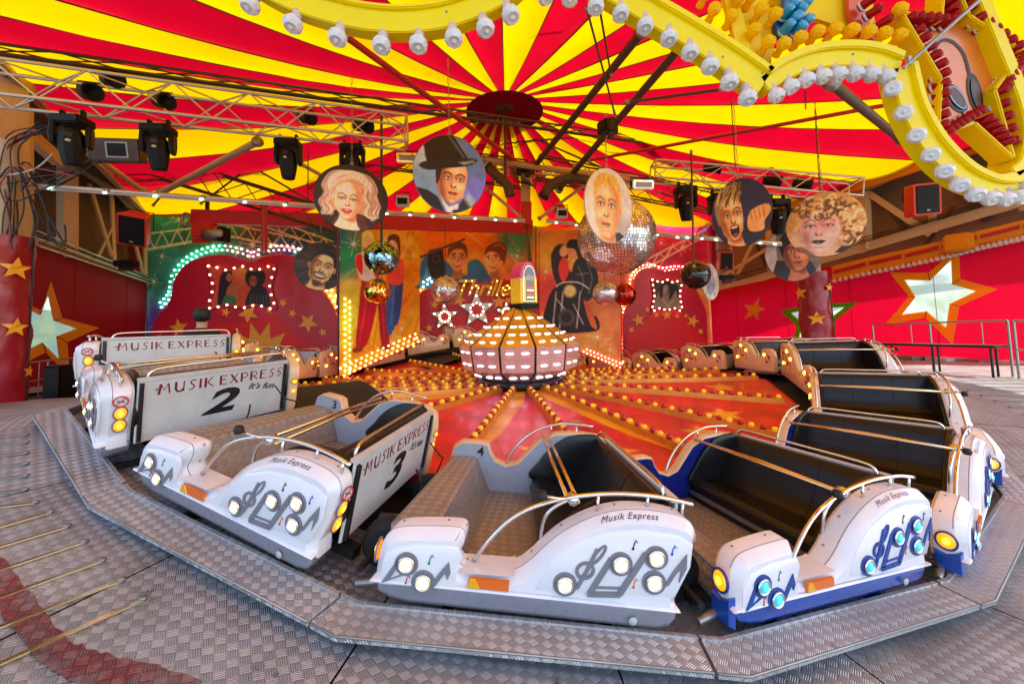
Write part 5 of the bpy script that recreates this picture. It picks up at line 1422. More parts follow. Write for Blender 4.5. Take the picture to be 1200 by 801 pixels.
# ------------------------------------------------------------------ railings, bench
def railing(name, label, pts, h, posts_n, mat, base=None, mids=(.5,)):
    P = [Vector(p) for p in pts]
    t = thing(name, label, 'railing', P[0])
    for a, b in zip(P, P[1:]):
        for i in range(posts_n + 1):
            q = a.lerp(b, i / posts_n); tube('post', q, q + Vector((0, 0, h)), .019, mat, t)
        for k in (1.0,) + tuple(mids):
            tube('rail', a + Vector((0, 0, h * k)), b + Vector((0, 0, h * k)), .013 if k < 1 else .017, mat, t)
        for i in range(posts_n * 2):
            if i % 2: q = a.lerp(b, (i + .4) / (posts_n * 2)); tube('spindle', q + Vector((0, 0, h * mids[-1])), q + Vector((0, 0, h)), .009, mat, t, 6)
    return t
def gp(px, d): 
    p = W(px, 400, d); return Vector((p.x, p.y, deck_z(p.x, p.y)))
railing('steel_railing', 'steel railing in front of the yellow star window, with a bench along it', [gp(1024, 9.6), gp(1183, 7.0)], 1.0, 2, M_steel, None, (.55,))
railing('steel_railing', 'short steel railing at the right edge, joined to the gate post', [gp(1190, 6.8), gp(1262, 6.2)], 1.0, 2, M_steel, None, (.5, .25))
lrp = [W(18, 480, 7.6), W(84, 480, 9.0)]
railing('steel_railing', 'dark steel railing in front of the left star window', [Vector((p.x, p.y, .25)) for p in lrp], 1.0, 2, M_steel, None, (.62, .3))
bn = thing('bench', 'long dark bench with thin legs in front of the right railing', 'bench', gp(1100, 8.0))
p, q = gp(1035, 9.0), gp(1172, 6.95)
beam('seat_board', p + Vector((-.1, -.1, .55)), q + Vector((-.1, -.1, .55)), .3, .04, M_dark, bn)
for s in (.06, .5, .94):
    for o in (-.12, .12):
        r_ = p.lerp(q, s) + Vector((o - .1, -.1 + o * .5, 0)); tube('leg', r_, r_ + Vector((0, 0, .54)), .018, M_dark, bn)
bin_ = thing('black_loudspeaker', 'tall black box standing on the floor in front of the left curtain', 'loudspeaker', W(70, 470, 7.4))
pb = W(70, 470, 7.4)
boxat('cabinet', (pb.x, pb.y, .75), (.32, .32, .95), M_casing, bin_, bev=.02)
boxat('grille', (pb.x + .02, pb.y - .168, .75), (.27, .02, .86), M_dark, bin_)
# rails in front of the left booth
railing('black_railing', 'black railing in front of the yellow starburst', [wl(318, 432, 1.0) * 1.0, wl(372, 432, 1.0)], .8, 3, M_dark, None, (.5,))

# ------------------------------------------------------------------ portrait discs
def face(c, cx=0, cy=0, s=1.0, tilt=0.0, yaw=0.0, skin=(226, 180, 140), dark=(150, 84, 50), light=(255, 232, 205), lips=(190, 60, 50), brow=(70, 45, 30), iris=(60, 60, 70), side=1, mouth='closed', lids=0.0, neck=True, fem=False, sh=.75, wd=1.0):
    ct, sn = math.cos(tilt), math.sin(tilt)
    def P(x, y): x = x * wd; return (cx + s * (x * ct - y * sn), cy + s * (x * sn + y * ct))
    pl = lambda pts, col, soft=.03, al=1.0, sm=True: c.poly([P(*p) for p in pts], col, soft=soft * s, al=al, smooth=sm)
    sk = lambda pts, w_, col, soft=.03, al=1.0: c.stroke([P(*p) for p in pts], w_ * s, col, soft=soft * s, al=al, smooth=True)
    f = yaw * .16
    if neck: pl([(-.30, .5), (.34, .5), (.42, 1.0), (.62, 1.5), (-.62, 1.5), (-.40, 1.0)], skin, sm=False); pl([(-.3, .55), (.36, .55), (.36, 1.05), (0, 1.02), (-.2, .9)], dark, .12, .75)
    jaw = .43 if fem else .5
    out = [(-.60, -.55), (-.35, -.86), (0, -.95), (.35, -.86), (.60, -.55), (.64, -.1), (.58, .3), (jaw, .62), (.2, .88), (0, .93), (-.2, .88), (-jaw, .62), (-.58, .3), (-.64, -.1)]
    for k in (-1, 1):
        if k * yaw <= .3: c.ell(*P(k * .65, .02), .09 * s, .17 * s, skin, soft=.03 * s); c.ell(*P(k * .65, .03), .05 * s, .10 * s, dark, soft=.05 * s, al=.7)
    pl(out, skin, .025)
    S_ = side
    pl([(S_ * .1, -.95), (S_ * .62, -.6), (S_ * .66, 0), (S_ * .58, .35), (S_ * .42, .68), (S_ * .1, .95), (S_ * .28, .55), (S_ * .36, .1), (S_ * .30, -.4)], dark, .22, sh)
    pl([(-.5, .2), (-.35, .16), (-.22, .4), (-.3, .7), (-.46, .5)], dark, .16, .35)
    c.ell(*P(-S_ * .26 + f, .20), .2 * s, .15 * s, light, soft=.2 * s, al=.8); c.ell(*P(-S_ * .12, -.55), .3 * s, .2 * s, light, soft=.25 * s, al=.75); c.ell(*P(f, .78), .12 * s, .08 * s, light, soft=.12 * s, al=.5)
    for k in (-1, 1):
        ex = k * .27 + f
        c.ell(*P(ex, -.12), .19 * s, .12 * s, dark, soft=.1 * s, al=.55)
        pl([(ex - .15, -.08), (ex - .05, -.155), (ex + .07, -.155), (ex + .15, -.085), (ex + .04, -.04), (ex - .06, -.04)], (246, 240, 232), .02)
        c.ell(*P(ex + yaw * .02, -.10), .055 * s, .06 * s, iris, soft=.02 * s); c.ell(*P(ex + yaw * .02, -.10), .026 * s, .028 * s, (12, 10, 10), soft=.015 * s); c.ell(*P(ex - .015, -.118), .012 * s, .012 * s, (255, 255, 255))
        if lids: pl([(ex - .17, -.09), (ex - .06, -.19), (ex + .08, -.19), (ex + .17, -.09), (ex + .06, -.15 + lids * .1), (ex - .05, -.15 + lids * .1)], skin, .02)
        sk([(ex - .17, -.085), (ex - .06, -.165 + lids * .08), (ex + .07, -.165 + lids * .08), (ex + .17, -.09)], .035 if fem else .026, (26, 16, 14))
        sk([(ex - .13, -.055), (ex, -.02), (ex + .13, -.06)], .014, dark, al=.8)
        sk([(ex - k * .16, -.25), (ex + k * .02, -.32 if not fem else -.36), (ex + k * .2, -.24)], .05 if not fem else .03, brow)
    sk([(f - S_ * .07, -.22), (f + S_ * .02, 0), (f + S_ * .09, .2)], .06, dark, .07, .75)
    pl([(f - .03, -.1), (f + .03, -.1), (f + .05, .2), (f - .05, .2)], light, .06, .7)
    pl([(f - .13, .24), (f - .08, .19), (f, .26), (f + .09, .19), (f + .14, .25), (f + .06, .29), (f - .05, .29)], dark, .05, .85)
    for k in (-1, 1): c.ell(*P(f + k * .065, .255), .03 * s, .016 * s, (60, 26, 20), soft=.02 * s)
    if mouth == 'closed':
        pl([(f - .23, .50), (f - .08, .45), (f, .465), (f + .08, .45), (f + .23, .50), (f, .525)], tuple(int(q * .8) for q in lips), .025)
        pl([(f - .2, .515), (f, .53), (f + .2, .515), (f + .08, .6), (f - .08, .6)], lips, .025); sk([(f - .22, .51), (f, .525), (f + .22, .51)], .018, (60, 22, 20))
        c.ell(*P(f - .02, .565), .05 * s, .015 * s, light, soft=.03 * s, al=.7)
    elif mouth == 'parted':
        pl([(f - .25, .49), (f - .08, .43), (f, .455), (f + .09, .43), (f + .25, .49), (f + .1, .66), (f - .1, .66)], lips, .025); pl([(f - .18, .50), (f, .49), (f + .18, .5), (f, .555)], (250, 244, 236), .02); sk([(f - .2, .5), (f, .565), (f + .2, .5)], .02, (110, 20, 24))
        c.ell(*P(f - .03, .61), .06 * s, .015 * s, (255, 200, 190), soft=.03 * s, al=.8)
    elif mouth == 'smile':
        pl([(f - .34, .40), (f, .44), (f + .34, .40), (f + .2, .64), (f - .2, .64)], (90, 26, 22), .025); pl([(f - .29, .425), (f, .46), (f + .29, .425), (f + .16, .55), (f - .16, .55)], (252, 246, 236), .02)
        sk([(f - .42, .2), (f - .46, .4), (f - .38, .55)], .03, dark); sk([(f + .42, .2), (f + .46, .4), (f + .38, .55)], .03, dark)
    else:
        pl([(f - .2, .38), (f, .34), (f + .22, .38), (f + .24, .66), (f, .84), (f - .2, .66)], (40, 14, 16), .03); pl([(f - .15, .39), (f + .16, .39), (f + .12, .46), (f - .12, .46)], (246, 240, 230), .02); pl([(f - .1, .68), (f + .12, .68), (f, .78)], (190, 70, 70), .03)
        sk([(f - .2, .38), (f, .33), (f + .22, .38)], .04, lips)
    sk([(f - .12, .72), (f, .74), (f + .12, .72)], .05, dark, .08, .5)
    return P, pl, sk
def locks(c, P, rs, n, x0, y0, x1, y1, cols, w_, s=1.0, al=.9):
    for _ in range(n):
        x, y = rs.uniform(x0, x1), rs.uniform(y0, y1); a = rs.uniform(0, 6.28); r = rs.uniform(.08, .2)
        pts = [P(x + r * math.cos(a + q) * (1 - q * .12), y + r * math.sin(a + q) * (1 - q * .12)) for q in (0, .8, 1.6, 2.4, 3.2)]
        c.stroke(pts, w_ * s * rs.uniform(.6, 1.3), cols[rs.randint(len(cols))], soft=.03 if al > .8 else .06, al=al, smooth=True)
def p_blonde(c):
    rs = np.random.RandomState(2); c.fill((46, 28, 30))
    c.poly([(-.66, .5), (-.78, .15), (-.70, -.2), (-.6, -.5), (-.3, -.76), (.1, -.8), (.45, -.62), (.62, -.3), (.74, .1), (.72, .45), (.55, .66), (.3, .5), (-.4, .4), (-.5, .56)], (206, 164, 130), smooth=True)
    c.poly([(-.45, .6), (.3, .5), (.5, 1.1), (-.6, 1.1)], (96, 40, 30))
    def waves(cols, w_, al, sd_):
        q = np.random.RandomState(sd_)
        for side in (-1, 1):
            for k in range(9):
                t = k / 8; a_ = .44 + .26 * t
                pts = [(-.08 + side * (.04 + .1 * t), -.66 - .1 * t), (side * (a_ * .72), -.66 + .12 * (1 - t)), (side * a_, -.30), (side * (a_ * .9 + q.uniform(-.03, .03)), -.05), (side * (a_ + .08), .18), (side * (a_ - .02 + q.uniform(-.04, .04)), .38), (side * (a_ + .02), .52)]
                if side < 0 and t < .3: continue
                c.stroke([(x - .04, y) for x, y in pts], w_ * q.uniform(.6, 1.3), cols[q.randint(len(cols))], soft=.04, al=al, smooth=True)
    waves([(255, 250, 244), (246, 232, 216)], .075, .9, 3)
    P, pl, sk = face(c, -.1, .10, .58, .06, -.2, (250, 220, 190), (206, 100, 52), (255, 248, 232), (206, 20, 26), (70, 40, 30), (90, 96, 110), 1, 'parted', .6, True, True, .6)
    waves([(150, 86, 54), (190, 124, 84), (120, 66, 44)], .022, .75, 5)
    c.poly([(-.62, -.2), (-.58, -.55), (-.25, -.78), (.2, -.78), (.5, -.5), (.52, -.2), (.34, -.42), (.05, -.56), (-.25, -.48), (-.46, -.3)], (250, 240, 228), soft=.05, smooth=True)
    for k in range(9): c.stroke([(-.5 + k * .11, -.34 - .2 * math.sin(k / 8 * 3.1)), (-.42 + k * .11, -.5 - .18 * math.sin(k / 8 * 3.1)), (-.28 + k * .09, -.62 - .1 * math.sin(k / 8 * 3.1))], .025, (190, 130, 90), soft=.04, al=.7, smooth=True)
    c.noise(.06, 14, 4)
def p_hat(c):
    c.grad([(-.8, -.6, (166, 190, 216), .5), (.7, -.5, (92, 122, 176), .6), (.7, .5, (116, 120, 220), .5), (-.7, .4, (120, 150, 190), .5)])
    c.poly([(-1, .35), (-.6, .45), (-.35, .6), (-.05, 1.2), (-1.1, 1.2)], (22, 20, 24), smooth=False); c.poly([(.15, .9), (.4, .55), (.8, .75), (1.0, 1.1), (.1, 1.2)], (36, 40, 56))
    c.poly([(.35, .6), (.5, .5), (.75, .75), (.6, .95)], (200, 220, 226), soft=.12, al=.8)
    c.poly([(-.3, .55), (-.05, .85), (.2, .75), (.2, 1.1), (-.05, 1.1)], (232, 232, 236)); c.poly([(.05, .92), (.2, .9), (.18, 1.1), (.05, 1.1)], (20, 18, 22))
    P, pl, sk = face(c, .05, .18, .62, .12, .45, (226, 164, 116), (130, 66, 40), (255, 222, 180), (176, 84, 70), (40, 26, 20), (70, 110, 150), -1, 'closed', .2, False, False, .75)
    pl([(-.70, .1), (-.75, -.5), (-.5, -.6), (-.52, -.2), (-.62, .2)], (40, 26, 22))
    c.poly([(-.84, -.16), (-.6, -.30), (.1, -.42), (.7, -.42), (.72, -.34), (.45, -.22), (-.2, -.12), (-.6, -.06)], (24, 18, 22), smooth=True); c.poly([(.2, -.3), (.66, -.38), (.7, -.35), (.4, -.25)], (150, 160, 172), soft=.04)
    c.poly([(-.62, -.28), (-.78, -.92), (-.3, -1.05), (.1, -1.0), (.5, -.42), (.2, -.36)], (34, 24, 28)); c.poly([(-.64, -.30), (-.70, -.48), (.32, -.62), (.44, -.40)], (14, 10, 14)); c.stroke([(.0, -.95), (.38, -.45)], .05, (150, 160, 180), soft=.05, al=.6); c.stroke([(-.66, -.3), (-.8, -.9)], .06, (200, 204, 210), soft=.06, al=.7)
    c.noise(.07, 14, 5)
def p_short(c):
    c.grad([(-.8, 0, (222, 214, 206), .6), (.8, -.3, (212, 208, 212), .6), (.7, .8, (180, 176, 176), .5)])
    c.poly([(-.5, 1.2), (-.2, .75), (.4, .7), (.9, .95), (1.1, 1.2)], (40, 36, 38))
    P, pl, sk = face(c, -.08, .08, .84, .06, -.35, (238, 184, 128), (190, 116, 66), (255, 222, 176), (216, 140, 110), (150, 100, 56), (110, 90, 70), 1, 'closed', .1, True, False, .5)
    pl([(-.62, -.25), (-.66, -.7), (-.35, -1.05), (.1, -1.12), (.5, -.98), (.68, -.6), (.66, -.15), (.56, -.5), (.25, -.74), (-.25, -.72), (-.52, -.5)], (232, 176, 84))
    rs = np.random.RandomState(3)
    for _ in range(60):
        x = rs.uniform(-.6, .6); y = -.62 - rs.uniform(0, .42) * (1 - x * x * 1.4); sk([(x, y), (x * 1.06, y - .1)], .02, [(250, 206, 120), (190, 130, 60)][rs.randint(2)])
    c.noise(.06, 14, 6)
def p_singer(c):
    c.fill((40, 40, 84)); rs = np.random.RandomState(4)
    c.poly([(.05, .4), (.5, .2), (1.1, .1), (1.1, 1.1), (-.2, 1.1)], (30, 34, 60)); c.poly([(.2, .35), (.35, .0), (.85, -.1), (.95, .1), (.75, .35), (.7, .6), (.3, .6)], (230, 166, 104), smooth=True)
    for k in range(4): c.stroke([(.3 + k * .14, -.02), (.36 + k * .13, .25)], .03, (150, 86, 50), soft=.04)
    P, pl, sk = face(c, -.32, .1, .74, -.12, .5, (226, 162, 104), (140, 70, 36), (255, 222, 170), (170, 80, 60), (100, 70, 40), (80, 100, 110), -1, 'open', .1, True, False, .75, .85)
    pl([(-.72, .1), (-.82, -.5), (-.6, -1.0), (-.1, -1.3), (.5, -1.2), (.75, -.85), (.55, -.6), (.2, -.72), (-.3, -.66), (-.55, -.3), (-.58, .2)], (150, 126, 84))
    for _ in range(70):
        x, y = rs.uniform(-.75, .65), rs.uniform(-1.2, -.65); sk([(x, y + .2), (x + .1, y), (x + .24, y - .15)], .04, [(226, 206, 150), (90, 70, 46), (176, 150, 100), (54, 44, 40)][rs.randint(4)])
    c.noise(.08, 14, 7)
def p_curly(c):
    c.fill((206, 180, 156)); rs = np.random.RandomState(6); I = lambda x, y: (x, y)
    c.poly([(-1, -.2), (-.8, -.7), (-.2, -1), (.5, -1), (1, -.5), (1, .4), (.6, .9), (.3, .2), (-.5, -.4), (-.9, .3)], (196, 160, 110), smooth=True)
    c.poly([(.2, .9), (.6, .5), (1.0, .2), (1.05, 1.05)], (70, 44, 46)); c.poly([(-1.05, .6), (-.6, .6), (-.2, 1.0), (-.4, 1.1), (-1.05, 1.1)], (140, 100, 90))
    P, pl, sk = face(c, -.12, .1, .80, .1, -.1, (216, 200, 196), (176, 96, 100), (250, 240, 236), (60, 44, 48), (90, 60, 60), (90, 100, 110), -1, 'closed', .35, False, True, .5)
    for _ in range(14): x, y = rs.uniform(-.5, .4), rs.uniform(-.7, .3); c.ell(*P(x, y), .14, .05, (236, 130, 140), rot=rs.uniform(0, 3), soft=.12, al=.35)
    pl([(-.72, .1), (-.8, -.5), (-.4, -1.05), (.3, -1.1), (.8, -.7), (.95, -.1), (.7, .3), (.6, -.2), (.3, -.6), (-.1, -.62), (-.5, -.45)], (206, 170, 120))
    locks(c, P, rs, 90, -.85, -1.15, 1.15, -.45, [(246, 226, 180), (120, 84, 50), (206, 166, 110), (86, 56, 40)], .05); locks(c, P, rs, 50, .62, -.6, 1.3, .6, [(240, 214, 170), (120, 84, 50), (206, 150, 120)], .06)
    c.noise(.08, 14, 8)
def p_young(c):
    c.fill((120, 96, 84)); c.poly([(-1, -1), (-.55, -1), (-.6, 1), (-1, 1)], (176, 160, 160)); c.poly([(-.9, 1.1), (-.6, .2), (.6, .3), (1.0, 1.1)], (30, 24, 30))
    P, pl, sk = face(c, .1, -.05, .72, -.05, .2, (186, 106, 66), (90, 40, 26), (236, 160, 110), (150, 66, 56), (24, 16, 14), (40, 40, 50), -1, 'closed', .3, True, False, .85)
    pl([(-.66, .2), (-.76, -.5), (-.45, -1.1), (.2, -1.25), (.7, -.9), (.74, -.2), (.62, .1), (.55, -.45), (.2, -.6), (-.2, -.5), (-.52, -.3)], (24, 18, 20))
    sk([(-.3, -.9), (.1, -1.05), (.45, -.85)], .08, (80, 70, 80), .1, .7); c.noise(.08, 14, 9)
def p_dread(c):
    c.fill((34, 26, 24)); rs = np.random.RandomState(8)
    for _ in range(90):
        a = rs.uniform(0, 6.28); r0 = rs.uniform(.35, .6); pts = [(r0 * math.cos(a) * (1 + q), .0 + r0 * math.sin(a) * (1 + q) + q * .1) for q in (0, .3, .6, .9)]
        c.stroke(pts, .05, [(60, 42, 34), (20, 14, 14), (86, 60, 44)][rs.randint(3)], soft=.03, smooth=True)
    P, pl, sk = face(c, 0.04, .04, .74, .28, .2, (240, 188, 120), (110, 62, 34), (255, 226, 166), (130, 70, 56), (24, 16, 14), (30, 24, 22), -1, 'smile', .25, True, False, .8)
    sk([(-.3, .36), (-.05, .33), (.25, .36)], .06, (40, 26, 20)); pl([(-.25, .8), (.2, .82), (.1, 1.1), (-.15, 1.1)], (40, 26, 22), .1, .8)
    pl([(-.62, -.1), (-.66, -.6), (-.2, -1.0), (.3, -.98), (.68, -.5), (.62, -.1), (.4, -.62), (-.1, -.72), (-.45, -.5)], (30, 20, 18)); c.noise(.07, 14, 11)
def portrait(label, px, py, d, rx, ry, yaw, paint, edge, chain_top=None, pitch=0.0):
    c = W(px, py, d); v = EYE - c; az = math.atan2(v.x, -v.y) + R(yaw)
    t = thing('portrait_disc', label, 'portrait sign', c, (R(pitch), 0, az), 'hanging portrait discs')
    n = 40
    out = [(rx * math.cos(2 * math.pi * k / n), ry * math.sin(2 * math.pi * k / n)) for k in range(n)]
    link('board', loft_prism(out, [(-.02, .006), (-.014, 0), (.014, 0), (.02, .006)], edge, lambda u, v_, d_: (u, d_, v_)), t)
    cvx = Cv(-1.02, -1.02, 1.02, 1.02, 90); paint(cvx); cvx.c = np.clip((cvx.c - .42) * 1.22 + .47, 0, 1)
    nr_, na = 56, 150; V = [(0, -.0215, 0)]; UX, UY = [0], [0]; Fc = []
    for i in range(1, nr_ + 1):
        for k in range(na):
            a = 2 * math.pi * k / na; q = i / nr_ * .985; V.append((rx * q * math.cos(a), -.0215, ry * q * math.sin(a))); UX.append(q * math.cos(a)); UY.append(-q * math.sin(a))
    for k in range(na): Fc.append((0, 1 + k, 1 + (k + 1) % na))
    for i in range(nr_ - 1):
        for k in range(na): b = 1 + i * na; Fc.append((b + k, b + na + k, b + na + (k + 1) % na, b + (k + 1) % na))
    me = mesh_from(V, Fc, M_print); set_col(me, cvx.sample(np.array(UX), np.array(UY))); link('portrait_print', me, t)
    if chain_top:
        L = (W(px, chain_top, d).z - c.z) - ry
        for i in range(int(L / .16)):
            lk = sweep_mesh([(.014 * math.cos(a), 0, .05 * math.sin(a)) for a in np.linspace(0, 2 * math.pi, 9)[:-1]], .005, M_steel, 5, True) if i == 0 else lk
            link('chain_link', lk, t, Matrix.Translation((0, 0, ry + .05 + i * .09 * 1.75)) @ Matrix.Rotation(math.pi / 2 * (i % 2), 4, 'Z') @ Matrix.Diagonal((1, 1, 1.75, 1)))
    link('hanging_eye', sweep_mesh([(.03 * math.cos(a), 0, ry + .02 + .03 * math.sin(a)) for a in np.linspace(0, 2 * math.pi, 11)[:-1]], .007, M_steel, 5, True), t)
    return t
M_e1 = pm('disc_edge_dark', S(40, 28, 30), .5); M_e2 = pm('disc_edge_blue', S(90, 110, 160), .5); M_e3 = pm('disc_edge_grey', S(214, 210, 206), .5); M_e4 = pm('disc_edge_navy', S(36, 36, 80), .5); M_e5 = pm('disc_edge_tan', S(150, 110, 90), .5)
portrait('round portrait of a curly blonde woman with red lips on dark brown', 412.5, 232, 7.0, .64, .62, 4, p_blonde, M_e1, 80)
portrait('round portrait of a man in a black brimmed hat on blue', 527.5, 204, 6.6, .63, .69, 6, p_hat, M_e2, 60)
portrait('oval portrait of a serious man with short blond hair on pale grey', 713, 241, 7.4, .56, .74, 38, p_short, M_e3, 155, 0)
portrait('round portrait of a man singing with open mouth and raised fist on navy', 868, 249, 8.0, .57, .72, -16, p_singer, M_e4, 100)
portrait('round portrait of a woman with wavy golden hair and pale pink face', 966, 263, 7.8, .65, .66, -8, p_curly, M_e5, 110)
portrait('half hidden portrait of a dark-haired young man, below the golden-haired woman', 929, 298, 9.2, .58, .64, 18, p_young, M_e5, 215)
portrait('round portrait of a smiling man with dreadlocks', 376, 312, 9.6, .60, .60, -6, p_dread, M_e1, 255)
portrait('pale oval disc turned almost edge-on, behind the black ball', 832, 330, 10.6, .44, .5, 62, lambda c: (c.fill((206, 196, 188)), c.poly([(-.6, -.3), (.2, -.6), (.5, .2), (-.2, .7)], (150, 170, 196), smooth=True), c.noise(.2, 8, 12)), M_e3, 250)

# ------------------------------------------------------------------ mirror balls
def ball(label, px, py, d, r, mat, top=None, facet=True, name='mirror_ball', seed=1, rows=26):
    c = W(px, py, d); t = thing(name, label, 'mirror ball' if name == 'mirror_ball' else 'ball', c, (0, 0, 0))
    rs = np.random.RandomState(seed)
    if facet:
        v, f = [], []
        for i in range(rows):
            t0, t1 = math.pi * i / rows + .004, math.pi * (i + 1) / rows - .004; n = max(4, int(2 * rows * math.sin((t0 + t1) / 2)))
            for k in range(n):
                a0, a1 = 2 * math.pi * k / n + .006, 2 * math.pi * (k + 1) / n - .006; b = len(v)
                jx, jy = rs.uniform(-.10, .10, 2)
                q = [Vector((math.sin(t) * math.cos(a), math.sin(t) * math.sin(a), math.cos(t))) * r for t, a in ((t0, a0), (t1, a0), (t1, a1), (t0, a1))]
                cen = sum(q, Vector()) / 4; nn = cen.normalized(); ax = nn.orthogonal()
                Rm = Matrix.Rotation(jx, 3, ax) @ Matrix.Rotation(jy, 3, nn.cross(ax))
                v += [cen + Rm @ (p - cen) for p in q]; f.append((b, b + 1, b + 2, b + 3))
        o = link('mirror_tiles', mesh_from(v, f, mat), t); o['kind'] = 'stuff'
        link('core', lathe([(r * .985 * math.sin(math.pi * k / 16), -r * .985 * math.cos(math.pi * k / 16)) for k in range(17)], M_dark, 32), t)
    else:
        link('shell', lathe([(r * math.sin(math.pi * k / 22), -r * math.cos(math.pi * k / 22)) for k in range(23)], mat, 40), t)
    link('top_cap', lathe([(r * .14, r * .96), (r * .12, r * 1.04), (r * .04, r * 1.08), (0, r * 1.1)], M_steel, 14), t)
    if top: tube('hanging_wire', (0, 0, r * 1.05), (0, 0, W(px, top, d).z - c.z), .008, M_dark, t, 5)
    return t
M_mir = pm('mirror_tile', (.86, .86, .87), .22, .8, var=.25, vs_=30, rv=.03); M_mirb = pm('mirror_tile_blue', (.30, .62, .78), .08, 1.0, var=.25, vs_=30); M_mirg = pm('mirror_tile_gold', (.95, .62, .14), .1, 1.0, var=.25, vs_=30); M_mirr = pm('mirror_tile_red', (.6, .06, .05), .1, 1.0, var=.3, vs_=30)
ball('huge silver mirror ball behind the portrait of the blond man', 722, 277, 8.6, .86, M_mir, 190, True, 'mirror_ball', 1, 40)
ball('blue-silver mirror ball hanging above the golden one', 447.5, 302, 8.3, .365, M_mirb, 262, True, 'mirror_ball', 2, 30)
ball('golden mirror ball below the blue one', 442.5, 341, 8.4, .28, M_mirg, 318, True, 'mirror_ball', 3, 26)
ball('silver mirror ball beside the yellow script lettering', 522.5, 340, 10.4, .385, M_mir, 262, True, 'mirror_ball', 4, 28)
ball('small silver mirror ball below the huge one', 709, 343.5, 9.9, .315, M_mir, 300, True, 'mirror_ball', 5, 26)
ball('small red mirror ball partly behind the small silver one', 732, 345, 10.1, .295, M_mirr, 310, True, 'mirror_ball', 6, 24)
ball('plain glossy black ball in front of the pale edge-on disc', 815, 322, 9.8, .36, pm('black_gloss', (.012, .012, .014), .14, var=.1, coat=.5), 265, False, 'hanging_ball')
# ------------------------------------------------------------------ attic boards and frames of the building
def boardpoly(name, label, pts, mat, th=.06, cat='wall panel'):
    P = [Vector(p) for p in pts]; n = (P[1] - P[0]).cross(P[2] - P[0]).normalized()
    if n.dot(EYE - P[0]) < 0: n = -n
    v = P + [p - n * th for p in P]; k = len(P)
    f = [tuple(range(k)), tuple(range(2 * k - 1, k - 1, -1))] + [(i, (i + 1) % k, k + (i + 1) % k, k + i) for i in range(k)]
    o = link(name, mesh_from(v, f, mat)); bm = bmesh.new(); bm.from_mesh(o.data); bmesh.ops.recalc_face_normals(bm, faces=bm.faces); bm.to_mesh(o.data); bm.free()
    return meta(o, label, cat)
lw = lambda px, py, off=-.5: hit(px, py, LW.P, LW.N, off)
rw = lambda px, py, off=-.6: hit(px, py, RW.P, RW.N, off)
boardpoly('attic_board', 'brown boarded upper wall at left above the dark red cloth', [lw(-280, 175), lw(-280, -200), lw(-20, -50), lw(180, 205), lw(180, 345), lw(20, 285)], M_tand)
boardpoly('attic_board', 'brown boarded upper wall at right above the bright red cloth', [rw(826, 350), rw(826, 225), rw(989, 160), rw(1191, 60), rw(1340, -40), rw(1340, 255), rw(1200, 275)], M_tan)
boardpoly('sun_block_board', 'added brown board blocking sky over the left upper wall, outside the canopy edge', [EAVE[0] + Vector((0, 0, .03)), EAVE[1] + Vector((0, 0, .03)), EAVE[1] + Vector((-5, .5, .1)), EAVE[0] + Vector((-3, 3, .1))], M_tand)  # added board that keeps sun and sky off the left upper wall
boardpoly('sun_block_board', 'added brown board blocking sky over the right upper wall, outside the canopy edge', [EAVE[6] + Vector((0, -.5, .05)), EAVE[7] + Vector((0, 0, .05)), EAVE[8] + Vector((0, 0, .05)), EAVE[8] + Vector((3, 3, .1)), EAVE[6] + Vector((3.2, -.5, .1))], M_tand)  # added likewise, to shut out sun and sky on the right
fl_ = thing('attic_girder', 'beige steel frame with posts and struts on the left upper wall', 'steel frame', lw(80, 300, 0))
for a, b, wd in (((-40, 255), (180, 330), .22), ((-60, 95), (175, 248), .2), ((82, 190), (82, 302), .34), ((107, 215), (133, 300), .1), ((133, 228), (136, 305), .1), ((158, 275), (172, 330), .1), ((172, 250), (172, 335), .12), ((110, 190), (168, 258), .14), ((118, 300), (136, 262), .07)):
    beam('beam', hit(*a, LW.P, LW.N, -.05), hit(*b, LW.P, LW.N, -.05), wd * .6, wd, M_beige, fl_)
for k in range(5):
    beam('led_profile', hit(37, 281 + k * 5 - 12, LW.P, LW.N, .05 + k * .03), hit(172, 330 + k * 2.2 - 6, LW.P, LW.N, .05 + k * .03), .03, .03, (M_truss, M_brown)[k % 2], fl_)
lc = thing('corner_post', 'wide beige corner post with black cables at the left edge', 'post', W(14, 300, 6.6))
beam('post', W(-4, 290, 6.7), W(-4, 96, 6.7), .55, .5, M_beige, lc); beam('post', W(30, 300, 7.0), W(30, 130, 7.0), .14, .14, M_beige, lc)
beam('brace', W(-20, 108, 6.9), W(70, 190, 8.2), .18, .22, M_beige, lc)
rs = np.random.RandomState(12)
cab = thing('cable_bundle', 'tangle of black cables hanging down the left corner post', 'cables', W(20, 260, 6.2))
for i in range(26):
    x = 14 + rs.uniform(-14, 8)
    P = [(x + 34 + rs.uniform(0, 20), 148 + rs.uniform(-6, 10)), (x + 12, 160 + rs.uniform(-5, 6)), (x, 178), (x + rs.uniform(-5, 5), 215), (x + rs.uniform(-8, 8), 250), (x + rs.uniform(-14, 14), 292)] if i < 12 else [(x - 14, rs.uniform(180, 240)), (x + 8, rs.uniform(190, 235)), (x + 40, rs.uniform(190, 232)), (x + rs.uniform(60, 110), rs.uniform(180, 214))] if i < 20 else [(x + 20, 200), (x + rs.uniform(26, 46), 240 + rs.uniform(0, 20)), (x + rs.uniform(30, 60), rs.uniform(270, 285)), (x + rs.uniform(10, 66), rs.uniform(262, 292))]
    sweep('cable', [W(p[0], p[1], 6.15 + .02 * i % .3) for p in cr([np.array(q) for q in P], 6)], rs.uniform(.008, .016), M_board if i in (9, 17) else (M_redpipe if i in (3, 15) else M_cable), cab, 5)
fr_ = thing('attic_girder', 'beige steel frame with posts and struts on the right upper wall', 'steel frame', rw(1010, 290, 0))
